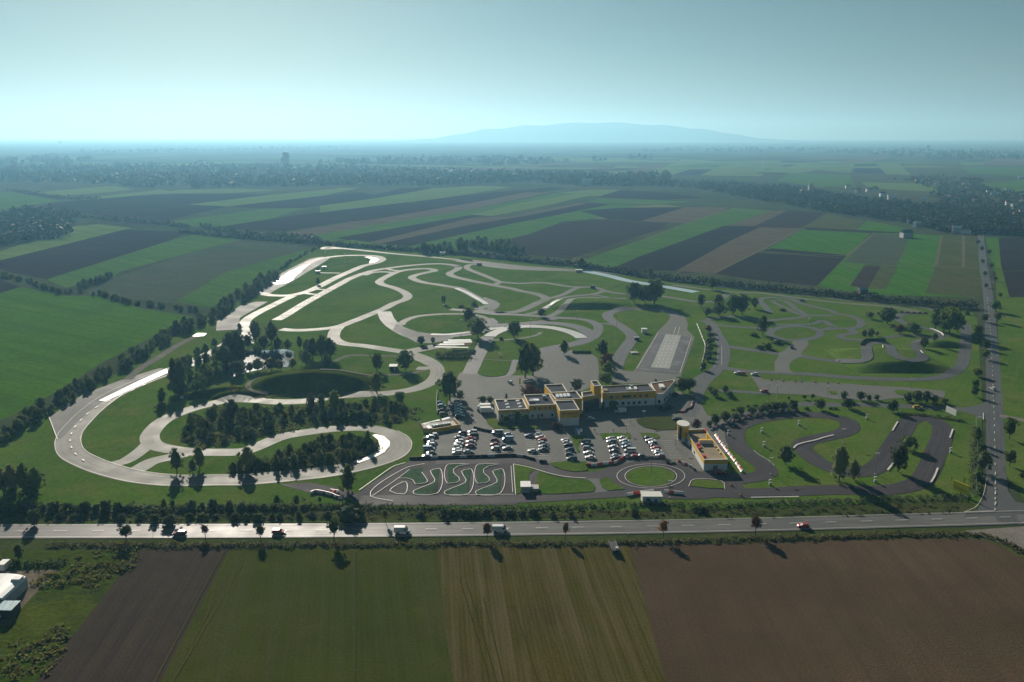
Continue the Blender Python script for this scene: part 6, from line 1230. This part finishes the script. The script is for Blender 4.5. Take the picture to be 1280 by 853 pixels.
rows = [(P1, 'first car park row from left', 3, [(155, 243, S, h_), (128, 262, S, h_), (106, 284, BK, e_), (140, 304, G_, s_), (132, 328, S, h_), (115, 366, LB, v_), (135, 402, BK, s_), (96, 430, W_, s_)]),
        (P1, 'second car park row from left', 3, [(415, 222, BK, h_), (385, 265, S, s_), (390, 298, S, h_), (378, 322, W_, s_), (370, 347, W_, h_), (366, 373, S, s_), (365, 400, W_, e_)]),
        (P1, 'third car park row from left', 3, [(500, 216, S, e_), (500, 243, BK, e_), (490, 273, RD, s_), (485, 303, S, s_), (482, 336, DR, s_), (466, 390, S, s_)]),
        (P1, 'fourth car park row from left', 2, [(725, 222, S, v_), (702, 290, DR, h_), (702, 326, DR, s_), (706, 360, S, h_)]),
        (P1, 'fifth car park row from left', 2, [(815, 236, S, s_), (815, 280, LB, v_), (792, 340, BK, s_), (812, 358, S, s_)]),
        (P1, 'sixth car park row from left', 0, [(1008, 246, DB, s_), (1036, 383, W_, s_)]),
        (P1, 'seventh car park row from left', 0, [(1096, 240, S, h_), (1106, 262, W_, s_), (1122, 288, RD, h_), (1130, 315, S, s_), (1134, 342, G_, s_), (1130, 370, BK, s_)]),
        (P2, 'eighth car park row from left', -2, [(118, 290, S, h_), (134, 310, W_, s_), (142, 332, BK, h_), (158, 372, BK, h_), (160, 416, G_, h_), (176, 452, BK, e_)]),
        (P2, 'ninth car park row from left', -2, [(300, 300, G_, e_), (306, 324, BK, s_), (320, 360, S, e_), (326, 400, S, s_), (340, 440, W_, s_)]),
        (P2, 'tenth car park row from left', -3, [(520, 274, S, h_), (530, 300, S, e_), (536, 328, BK, h_), (542, 348, W_, s_), (552, 385, BK, s_), (568, 428, S, s_), (562, 450, BK, h_)]),
        (P2, 'eleventh car park row from left', -3, [(625, 270, S, s_), (642, 296, W_, s_), (655, 325, LB, s_), (665, 348, DB, s_), (692, 385, W_, v_), (672, 428, S, s_), (722, 434, RD, h_), (787, 430, G_, h_)]),
        (P2, 'twelfth car park row from left', -4, [(852, 270, BK, s_), (872, 292, W_, s_), (898, 312, S, h_), (906, 340, BK, s_), (916, 360, RD, h_), (930, 385, W_, s_), (942, 405, S, s_), (962, 428, S, h_)])]
for f, rn, deg, cars in rows:
    for i, (x, y, c, k) in enumerate(cars):
        (px, py), = f([(x, y)]); car(k, c, px, py, deg + (180 if (i * 7 + len(rn)) % 3 else 0) + vr.uniform(-1.5, 1.5), f'{c} {k}, {ORD[i]} in {rn}', 'cars in the car park')
for i, (px, py, c, k) in enumerate(((571.5, 502.5, S, h_), (572.5, 506, W_, h_), (573, 509.5, LB, h_), (573, 513, W_, h_), (573, 516.5, LB, s_), (575, 520.5, BK, e_))): car(k, c, px, py, 4, f'{c} {k}, {ORD[i]} in the shaded row right of the big tree', 'cars in the shade of the big tree')
for i, (px, py, c, k) in enumerate(((550, 504, DB, h_), (552.5, 507.5, LB, h_), (553, 513, BK, s_), (555, 518, BK, e_))): car(k, c, px, py, 4, f'{c} {k}, {ORD[i]} in the shaded row left of the big tree', 'cars in the shade of the big tree')
for kind, c, px, py, d, lb in (('estate', DR, 224.5, 667, 180, 'dark red estate car on the left part of the country road'), ('estate', RD, 348.5, 665, 0, 'red estate car on the country road beside the small green tree'), ('cargo van', W_, 503, 664.5, -2, 'white delivery van on the country road, left one of two'), ('cargo van', W_, 625.5, 663, -2, 'white delivery van on the country road beside the reddish tree'),
        ('hatchback', RD, 1004, 657.5, 176, 'red hatchback alone on the right part of the country road'), ('hatchback', W_, 1240.5, 486, 92, 'white car driving on the side road at the right'), ('hatchback', W_, 637.5, 478, 118, 'white car parked alone on the upper yard'), ('cargo van', W_, 775.5, 515, 184, 'white van parked in the shade before the long clubhouse wing'),
        ('estate', BK, 846.5, 524.5, 160, 'black estate car at the right end of the oval lawn'), ('hatchback', G_, 736, 521, 12, 'grey hatchback in the shaded clubhouse court, rear one'), ('hatchback', LB, 738, 524, 12, 'light blue hatchback in the shaded clubhouse court, front one'), ('box truck', W_, 604, 511.5, 185, 'white box truck beside the low clubhouse wing, rear one'),
        ('box truck', W_, 609.5, 515.5, 5, 'white box truck beside the low clubhouse wing, front one'), ('hatchback', W_, 659, 477, 5, 'white car under the tall trees behind the clubhouse'), ('hatchback', LB, 664.5, 476, 5, 'light blue car under the tall trees behind the clubhouse'), ('hatchback', RD, 927, 467, 178, 'red car on the lower practice road'), ('hatchback', W_, 922, 466.5, 178, 'white car right behind the red one on the practice road'),
        ('hatchback', W_, 943, 468, 178, 'white car on the practice road right of the red one'), ('hatchback', RD, 955, 489, 178, 'red car on the grey skid strip'), ('saloon', W_, 957, 361, -10, 'white car on the northern perimeter lane'), ('estate', BK, 1003.5, 376, -15, 'black estate car beside the upper hairpins'), ('estate', 'yellow', 1147, 509.5, 0, 'yellow car on the access road by the flags'), ('hatchback', BK, 990, 434.5, 60, 'tiny dark car on the practice street crossing'), ('hatchback', RD, 900, 590.5, 0, 'red car in the shade before the kart building')):
    car(kind, c, px, py, d, lb)
for k, p in PROTO.items():
    if k not in USED: delete_tree(p)
tr = empty('farm_trailer', (*at(767, 688)[:2], G0), math.radians(96)); tag(tr, 'dark farm trailer with pale side rails on the stubble field', 'trailer'); MB().box((0, 0, 1.0), (6.5, 2.2, .9)).build('bed', K['black'], tr)
for s in (1, -1):
    MB().box((0, s * 1.14, 1.75), (6.5, .08, .5)).build('side_rail', K['metal'], tr)
    for x in (-1.8, 1.6): MB().tube((x, s * .85, .5), (x, s * 1.1, .5), .5, n=12).build('wheel', K['black'], tr)
MB().tube((-2.4, -.5, 1.45), (-2.4, -.5, 2.2), .45, n=10).build('white_tank', K['wht'], tr); MB().tube((3.2, 0, .7), (5.0, 0, .5), .07).build('drawbar', K['metal'], tr)

# ------------------------------------------------------------------ barriers, cones, masts, flags
def barrier_mesh():
    p = [(-.30, 0), (-.30, .18), (-.13, .55), (-.10, .95), (.10, .95), (.13, .55), (.30, .18), (.30, 0)]; n = len(p)
    mb = MB().add([(x, a, b) for x in (-.5, .5) for a, b in p], [tuple(range(n))[::-1], tuple(range(n, 2 * n))] + [(i, n + i, n + (i + 1) % n, (i + 1) % n)[::-1] for i in range(n)])
    return mb
BARM = {}
for c in ('red', 'wht', 'black', 'greyw'):
    o = barrier_mesh().build('barrier', K[c]); BARM[c] = o.data; bpy.data.objects.remove(o)
def place(me, name, x, y, z, rz, sc=(1, 1, 1), parent=None):
    o = bpy.data.objects.new(name, me); col.objects.link(o); o.location = (x, y, z); o.rotation_euler = (0, 0, rz); o.scale = sc
    if parent: o.parent = parent
    return o
NUM = ['leftmost', 'second from left', 'third from left', 'fourth from left', 'fifth from left', 'sixth from left', 'seventh from left', 'eighth from left', 'ninth from left', 'tenth from left', 'eleventh from left', 'twelfth from left']
def barriers(pts, pattern, where, group, hgt=1.15, wid=1.3):
    L = smooth([np.array(at(*p)[:2]) for p in pts], 0.25); n = len(pattern); k = (len(L) - 1) / n
    for i, c in enumerate(pattern):
        a, b = L[int(i * k)], L[int((i + 1) * k)]; d = b - a; m = (a + b) / 2
        o = place(BARM['red' if c == 'r' else 'wht'], 'barrier', m[0], m[1], 0.28, math.atan2(d[1], d[0]), (np.linalg.norm(d) * .97, wid, hgt))
        tag(o, f'{"red" if c == "r" else "white"} barrier, {NUM[i]} {where}', 'barrier', group)
barriers(P2([(300, 520), (380, 520), (460, 508), (540, 503), (600, 480), (640, 455)]), 'rwrwrwrr', 'in the curved row above the roundabout', 'barriers between car park and roundabout')
barriers(P2([(650, 448), (780, 446), (900, 447), (985, 448)]), 'wrwrwrwr', 'in the straight row above the roundabout', 'barriers between car park and roundabout')
barriers(P2([(1122, 488), (1245, 538)]), 'rwrw', 'in the row right of the roundabout', 'barriers right of the roundabout')
YB = lambda p: zz(760, 560, 1280 / 150, p)
barriers(YB([(198, 520), (290, 500), (360, 490), (490, 478)]), 'wrww', 'left of the white verge hut', 'barriers by the white hut')
barriers(YB([(600, 478), (650, 488), (700, 493), (800, 500)]), 'wrww', 'right of the white verge hut', 'barriers by the white hut')
barriers(Y10([(522, 176), (620, 182), (735, 186)]), 'wrwrwrwrwr', 'along the north eastern perimeter lane', 'barriers along the north eastern lane')
YG = lambda p: zz(380, 590, 1280 / 60, p)
barriers(YG([(180, 610), (300, 560), (420, 570), (600, 610), (760, 650), (860, 700), (1010, 740)]), 'wrwwrwwrwrw', 'on the strip left of the pad', 'barriers left of the practice pad')
barriers(YG([(700, 540), (800, 555), (930, 575)]), 'rwrw', 'beside the tall dark tree', 'barriers beside the tall tree')
def seg_wall(name, label, pts, pattern, seg, h, w, cat='wall', part='segment', z=0.28):
    L = smooth([np.array(at(*p)[:2]) for p in pts], 0.2); r = empty(name, (L[0][0], L[0][1], z)); tag(r, label, cat); acc = 0; j = 0; st = L[0]
    for i in range(1, len(L)):
        acc += np.linalg.norm(L[i] - L[i - 1])
        if acc >= seg:
            d = L[i] - st; m = (L[i] + st) / 2 - L[0]; place(BARM[pattern[j % len(pattern)]], part, m[0], m[1], 0, math.atan2(d[1], d[0]) + vr.uniform(-.06, .06), (np.linalg.norm(d) * .98, w, h * vr.uniform(.88, 1.05)), r); st = L[i]; acc = 0; j += 1
    return r
seg_wall('tyre_wall', 'red and white tyre wall leaning along the right side of the kart building', P5([(552, 300), (600, 370), (660, 450), (720, 530), (780, 610), (835, 695)]), ['wht', 'red', 'greyw', 'wht', 'red', 'red', 'wht', 'black'], 1.3, 1.1, 2.4)
seg_wall('striped_wall', 'low curved wall of red and white blocks along the tree row at the kart track', Y11([(178, 505), (250, 470), (370, 432), (500, 400), (640, 372), (760, 353), (905, 342)]), ['wht', 'red'], 1.9, .8, 1.0)
seg_wall('edge_wall', 'low grey wall between the car park and the dark practice pad', P1([(-60, 462), (200, 452), (420, 445), (620, 440), (800, 432), (880, 432), (950, 440), (1030, 462), (1085, 478)]), ['black', 'black', 'black', 'greyw'], 3.0, 1.05, 1.4)
seg_wall('edge_wall', 'short dark wall across the car park entrance', P1([(515, 186), (590, 205), (680, 222)]), ['black'], 2.6, 1.1, 1.4); seg_wall('tyre_wall', 'three dark tyre stacks at the end of the grey wall', P1([(1095, 488), (1180, 492)]), ['black'], 1.6, 1.2, 2.2)
seg_wall('tyre_wall', 'dark tyre row on the grass beside the empty parking bays', P1([(2168, 375), (2260, 460), (2300, 475)]) if 0 else P5([(270, 640), (345, 685)]), ['black'], 1.3, 1.0, 2.0)
seg_wall('flower_border', 'dark red border along the kerb right of the clubhouse', P4([(1150, 600), (1230, 605), (1275, 560)]) + Y11([(15, 330), (50, 220)]), ['black', 'red', 'black'], 2.2, .7, 2.0)
seg_wall('white_rail', 'broken white rail on the grass between braking lanes and tree row', Y9([(80, 325), (110, 400), (135, 465), (150, 500), (150, 560), (130, 650), (110, 740)]), ['wht', 'wht', 'greyw'], 3.2, .7, .8); seg_wall('white_fence', 'thin white fence along the grass left of the shaded cars', Y6([(140, 605), (136, 720), (142, 850)]), ['wht'], 2.6, 1.3, .4)
seg_wall('retaining_wall', 'dark retaining wall behind the climbing practice track', Y10([(262, 408), (280, 388), (310, 378), (370, 376), (440, 380)]), ['black'], 2.2, 1.6, 1.2); seg_wall('white_rail', 'white rail on the outside of the hairpin on the mound', Y10([(418, 412), (432, 450), (470, 500)]), ['wht'], 2.6, .7, .7); seg_wall('white_rail', 'white rail on the inside curve of the mound track', Y10([(685, 452), (720, 480), (738, 515)]), ['wht'], 2.6, .7, .7); seg_wall('white_rail', 'white rail round the top hairpin of the mound', Y10([(752, 292), (800, 308), (838, 328), (852, 348)]), ['wht'], 2.8, .7, .7)
def cone(px, py, c, label, group):
    x, y, z = at(px, py); r = empty('traffic_cone', (x, y, 0.3)); tag(r, label, 'cone', group); MB().box((0, 0, .05), (1.1, 1.1, .1)).build('base', K['black'], r); MB().tube((0, 0, .1), (0, 0, 1.5), .45, .1, 10).build('cone', K[c], r); MB().tube((0, 0, .6), (0, 0, .9), .35, .27, 10, False).build('band', K['wht' if c == 'orange' else 'orange'], r)
for i, (x, y, c) in enumerate(((665, 104, 'orange'), (757, 110, 'wht'), (858, 114, 'orange'), (905, 116, 'wht'), (1015, 120, 'orange'), (1113, 124, 'wht'), (1200, 128, 'orange'))): cone(*Y11([(x, y)])[0], c, f'{"orange" if c == "orange" else "white"} marker cone, {NUM[i]} on the edge of the skid strip', 'marker cones on the skid strip')
for x, y, lb in ((165, 515, 'small orange cone on the kart pit lane'), (90, 435, 'second small orange cone on the kart pit lane')): cone(*Y13([(x, y)])[0], 'orange', lb, None)
def mast(px, yb, yt, label, name='light_mast'):
    x, y, z = at(px, yb); h = (yb - yt) / vpm(yb); r = empty(name, (x, y, z + .1)); tag(r, label, 'light mast'); MB().tube((0, 0, 0), (0, 0, h), .13, .07, 6).build('pole', K['pole'], r); MB().box((0, 0, .15), (.7, .7, .3)).build('base', K['stone'], r)
    for s in (-1, 1): MB().box((s * .45, -.1, h - .1), (.7, .35, .3)).build('lamp_head', K['lamp'], r)
for f, X, yb, yt, lb in ((Y3, 675, 662, 430, 'thin mast inside the grey ring track'), (Y3, 828, 785, 640, 'thin mast at the right edge of the grey ring track'), (Y8, 450, 302, 140, 'thin mast inside the skid circle'), (Y8, 865, 152, 62, 'thin mast on the road above the skid circle'), (Y8, 1213, 262, 95, 'thin mast left of the braking lane loop'), (Y8, 1168, 392, 190, 'thin mast on the lawn right of the skid circle'), (Y8, 1088, 420, 310, 'thin mast among the trees right of the plate'), (Y11, 712, 232, 140, 'thin mast at the left of the skid strip'), (Y11, 640, 272, 125, 'thin mast on the lawn below the skid strip'), (Y11, 1240, 602, 490, 'thin mast in the S bend of the kart track'), (Y11, 1113, 232, 150, 'thin mast in the middle of the skid strip'),
        (Y12, 290, 712, 572, 'thin mast on the long bend of the kart track'), (Y12, 525, 152, 75, 'thin mast above the skid strip loop'), (Y12, 970, 432, 330, 'thin mast at the corner of the access road'), (Y13, 404, 340, 210, 'thin mast at the narrow bend of the kart track'), (Z7, 1015, 522, 442, 'mast standing in the roundabout grass'), (Z7, 1108, 652, 566, 'mast beside the white hut on the verge'), (P2, 660, 222, 150, 'lamp post before the turning circle'), (P2, 815, 130, 30, 'lamp post at the rear of the turning circle'), (Z2, 1100, 412, 325, 'thin mast on the central lawn'), (Y2, 600, 152, 40, 'thin mast beside the far left hairpin'), (Y2, 785, 145, 60, 'second thin mast beside the far left hairpin'), (P5, 122, 430, 300, 'lamp post beside the entrance tower')):
    (a, b), (_, t) = f([(X, yb)])[0], f([(X, yt)])[0]; mast(a, b, t, lb)
def flag(px, yb, yt, c, label, w=1.0, z0=.35):
    x, y, z = at(px, yb); h = (yb - yt) / vpm(yb); r = empty('flag', (x, y, z + .1)); tag(r, label, 'flag'); MB().tube((0, 0, 0), (0, 0, h), .06, .04, 6).build('pole', K['pole'], r)
    n = 7; v = []; 
    for i in range(n + 1):
        t = i / n
        for k, hh in ((0, h * z0), (1, h * .98)): v += [(w * t, .12 * math.sin(t * 7) - .03, hh - (.12 * t * h if k else 0)), (w * t, .12 * math.sin(t * 7) + .03, hh - (.12 * t * h if k else 0))]
    fc = []
    for i in range(n): a = 4 * i; fc += [(a, a + 4, a + 6, a + 2), (a + 1, a + 3, a + 7, a + 5), (a + 2, a + 6, a + 7, a + 3), (a, a + 1, a + 5, a + 4)]
    MB().add(v, fc).build('cloth', K[c], r)
YF = lambda p: zz(1130, 490, 16, p); YL = lambda p: zz(700, 525, 975 / 40, p)
flag(YF([(470, 0)])[0][0], 508.5, 499, 'yflag', 'yellow flag left of two by the access road'); flag(YF([(705, 0)])[0][0], 509, 497.5, 'yflag', 'taller yellow flag right of two by the access road', 1.2); flag(1203.2, 609, 597, 'yflag', 'yellow flag just behind the yellow billboard'); flag(1188, 606, 595, 'yflag', 'faded yellow flag left of the yellow billboard', .7)
flag(719.5, 549, 534.5, 'bflag', 'blue and white flag in the middle of the car park strip', 1.4, .45); flag(722, 551, 537, 'wht', 'pale flag nearest the parked cars of the strip', 1.0, .5); flag(725, 548, 535.5, 'wht', 'small white flag right of the blue one', 1.0, .6)
bb = empty('billboard', (*at(1200, 619)[:2], .2), math.radians(-66)); tag(bb, 'tilted yellow billboard on the grass corner by the road junction', 'billboard')
MB().box((0, 0, 2.9), (6.5, .2, 3.8)).build('panel', K['yflag'], bb); MB().box((.1, -.13, 2.2), (5.6, .05, .9)).build('printed_band', K['yellow'], bb)
for s in (-1.8, 1.8): MB().tube((s, .2, 0), (s, .2, 4.4), .09).build('post', K['pole'], bb)
wb = empty('billboard', (*at(1188, 521.5)[:2], .2), math.radians(-80)); tag(wb, 'white billboard seen at an angle beside the access road', 'billboard'); MB().box((0, 0, 3.0), (7.5, .2, 3.0)).build('panel', K['wht'], wb)
for s in (-1.8, 1.8): MB().tube((s, .2, 0), (s, .2, 4.2), .1).build('post', K['pole'], wb)
bn = empty('banner', (*at(650, 482)[:2], .2)); tag(bn, 'upright yellow banner beside the tall trees of the yard', 'banner'); MB().box((0, 0, 2.4), (.9, .12, 3.8)).build('cloth', K['yflag'], bn); MB().tube((-.5, 0, 0), (-.5, 0, 4.4), .06).build('pole', K['pole'], bn)
sg = empty('signboard', (*at(228, 500)[:2], .2)); tag(sg, 'small white signboard on the grass above the left track loop', 'sign'); MB().box((0, 0, 1.6), (1.8, .12, 1.2)).build('panel', K['wht'], sg); MB().tube((-.6, .1, 0), (-.6, .1, 2), .06).build('post', K['pole'], sg); MB().tube((.6, .1, 0), (.6, .1, 2), .06).build('post', K['pole'], sg)
for px, py, lb in ((191.5, 669, 'slim road sign post beside the dark red car'), (786, 677, 'slim post on the southern verge near the trailer')):
    r = empty('road_sign', (*at(px, py)[:2], .1)); tag(r, lb, 'sign'); MB().tube((0, 0, 0), (0, 0, 2.6), .06).build('post', K['pole'], r); MB().tube((0, -.05, 2.3), (0, -.1, 2.3), .38, n=12).build('plate', K['metal'], r)
for f, x, y, lb in ((Y11, 590, 520, 'left marshal post on the kart infield'), (Y11, 887, 462, 'marshal post near the rear bend of the kart track'), (Y11, 607, 632, 'white and orange marker box on the kart infield'), (Y11, 322, 540, 'white marshal post at the inner kerb beside the tyre wall'), (Y13, 400, 428, 'grey marshal post on the lawn tip by the kart pit'), (Y13, 1240, 405, 'marshal post below the pale poplars'), (Y12, 790, 568, 'marshal post at the right edge of the kart track'), (Y12, 232, 342, 'marshal post behind the kart track bend'), (Y4, 860, 356, 'dark track box at the northern fork'), (Y9, 1080, 292, 'tiny white box on the practice lawn'), (Y6, 810, 225, 'white post box on the lawn left of the driveway'), (Y5, 100, 800, 'pale box beside the braking lane grass')):
    (px, py), = f([(x, y)]); X, Y, Zz = at(px, py); r = empty('marshal_post', (X, Y, Zz + .2)); tag(r, lb, 'post'); MB().box((0, 0, .5), (.9, .9, 1.0)).build('base', K['greyw'], r); MB().tube((0, 0, 1), (0, 0, 2.0), .1).build('post', K['pole'], r); MB().box((0, 0, 2.0), (1.1, .4, .7)).build('panel', K['wht'], r)
pyl = empty('pylon', (*unproj(953, 209), 0)); tag(pyl, 'faint lattice pylon above the far town trees', 'pylon'); mb = MB(); hp = 52
for sx in (-1, 1):
    for sy in (-1, 1): mb.tube((4 * sx, 4 * sy, 0), (.6 * sx, .6 * sy, hp), .45, .3, 4)
for i in range(6):
    z = hp * i / 6; a = 4 - 3.4 * i / 6; b = 4 - 3.4 * (i + 1) / 6; mb.tube((-a, -a, z), (b, -b, z + hp / 6), .25, n=4); mb.tube((a, a, z), (-b, b, z + hp / 6), .25, n=4)
mb.build('lattice', K['metal'], pyl); MB().tube((-9, 0, hp * .82), (9, 0, hp * .82), .5, n=4).build('crossarm', K['metal'], pyl)
fe = empty('wire_fence', (*at(880, 634)[:2], .1)); tag(fe, 'wire fence with thin posts along the ditch below the kart track', 'fence'); Lf = smooth([np.array(at(*p)[:2]) for p in ((880, 633), (1000, 631), (1100, 628), (1212, 623.5), (1219, 600), (1221, 560), (1219, 525))], 4.2); mb = MB()
pm = MB().tube((0, 0, 0), (0, 0, 2.1), .06, n=5).build('post', K['pole'], fe); pd_ = pm.data; bpy.data.objects.remove(pm)
for i, p in enumerate(Lf):
    q = p - Lf[0]; place(pd_, 'post', q[0], q[1], 0, 0, parent=fe)
    if i: o_ = Lf[i - 1] - Lf[0]; [mb.tube((o_[0], o_[1], h), (q[0], q[1], h), .018, n=3, caps=False) for h in (.5, 1.0, 1.5, 2.0)]
mb.build('wire', K['pole'], fe)
# people in the car park
SK = plain('skin', (0.42, 0.26, 0.19), 0.6); HA = plain('dark_hair', (0.03, 0.02, 0.015), 0.7)
def person(px, py, rz, top, bottom, label):
    V = [(0, 0, .95), (0, 0, 1.15), (0, 0, 1.42), (0, .01, 1.52), (0, .02, 1.66), (.10, 0, .90), (.12, .10, .50), (.12, .16, .08), (.12, .26, .04), (-.10, 0, .90), (-.12, -.06, .50), (-.12, -.20, .10), (-.12, -.10, .04), (.20, 0, 1.40), (.26, -.05, 1.12), (.25, .10, .90), (-.20, 0, 1.40), (-.26, .05, 1.12), (-.25, .16, .92)]
    E = [(0, 1), (1, 2), (2, 3), (3, 4), (0, 5), (5, 6), (6, 7), (7, 8), (0, 9), (9, 10), (10, 11), (11, 12), (2, 13), (13, 14), (14, 15), (2, 16), (16, 17), (17, 18)]
    Rr = [.15, .15, .16, .06, .11, .095, .07, .05, .045, .095, .07, .05, .045, .07, .05, .04, .07, .05, .04]
    me = bpy.data.meshes.new('person'); me.from_pydata(V, E, []); o = bpy.data.objects.new('person', me); col.objects.link(o)
    o.modifiers.new('s', 'SKIN'); [setattr(d, 'radius', (r, r)) for d, r in zip(me.skin_vertices[0].data, Rr)]; me.skin_vertices[0].data[0].use_root = True; sb = o.modifiers.new('b', 'SUBSURF'); sb.levels = 1
    bpy.context.view_layer.update(); m2 = bpy.data.meshes.new_from_object(o.evaluated_get(bpy.context.evaluated_depsgraph_get())); bpy.data.objects.remove(o)
    for m in (bottom, top, SK, HA): m2.materials.append(m)
    for p in m2.polygons: z = p.center.z; p.material_index = 0 if z < .98 else 1 if z < 1.48 and not (abs(p.center.x) > .2 and z < .98) else 2 if z < 1.66 and p.center.y > .02 else 3 if z > 1.6 else 2
    x, y, z = at(px, py); o = place(m2, 'person', x, y, .32, rz); tag(o, label, 'person', 'people in the car park')
person(*P2([(380, 218)])[0], .3, K['black'], K['wood'], 'person in dark clothes walking behind the ninth row of cars'); person(*P2([(545, 218)])[0], 2.0, K['ink'], K['black'], 'person in dark clothes standing above the tenth row of cars'); person(*P2([(698, 140)])[0], 1.2, K['greyw'], K['black'], 'person walking toward the turning circle')
# ------------------------------------------------------------------ air
hm = bpy.data.materials.new('haze'); hm.use_nodes = True; hn = hm.node_tree; hn.nodes.clear()
pv = hn.nodes.new('ShaderNodeVolumePrincipled'); ho = hn.nodes.new('ShaderNodeOutputMaterial')
pv.inputs['Color'].default_value = (0.20, 0.46, 0.68, 1); pv.inputs['Absorption Color'].default_value = (0.45, 0.45, 0.45, 1); pv.inputs['Density'].default_value = HAZE; pv.inputs['Anisotropy'].default_value = 0.43
hn.links.new(pv.outputs[0], ho.inputs['Volume'])
tag(MB().box((0, 0, 299), (68000, 68000, 600)).build('haze', hm), 'pale blue morning haze over the plain', kind='stuff')
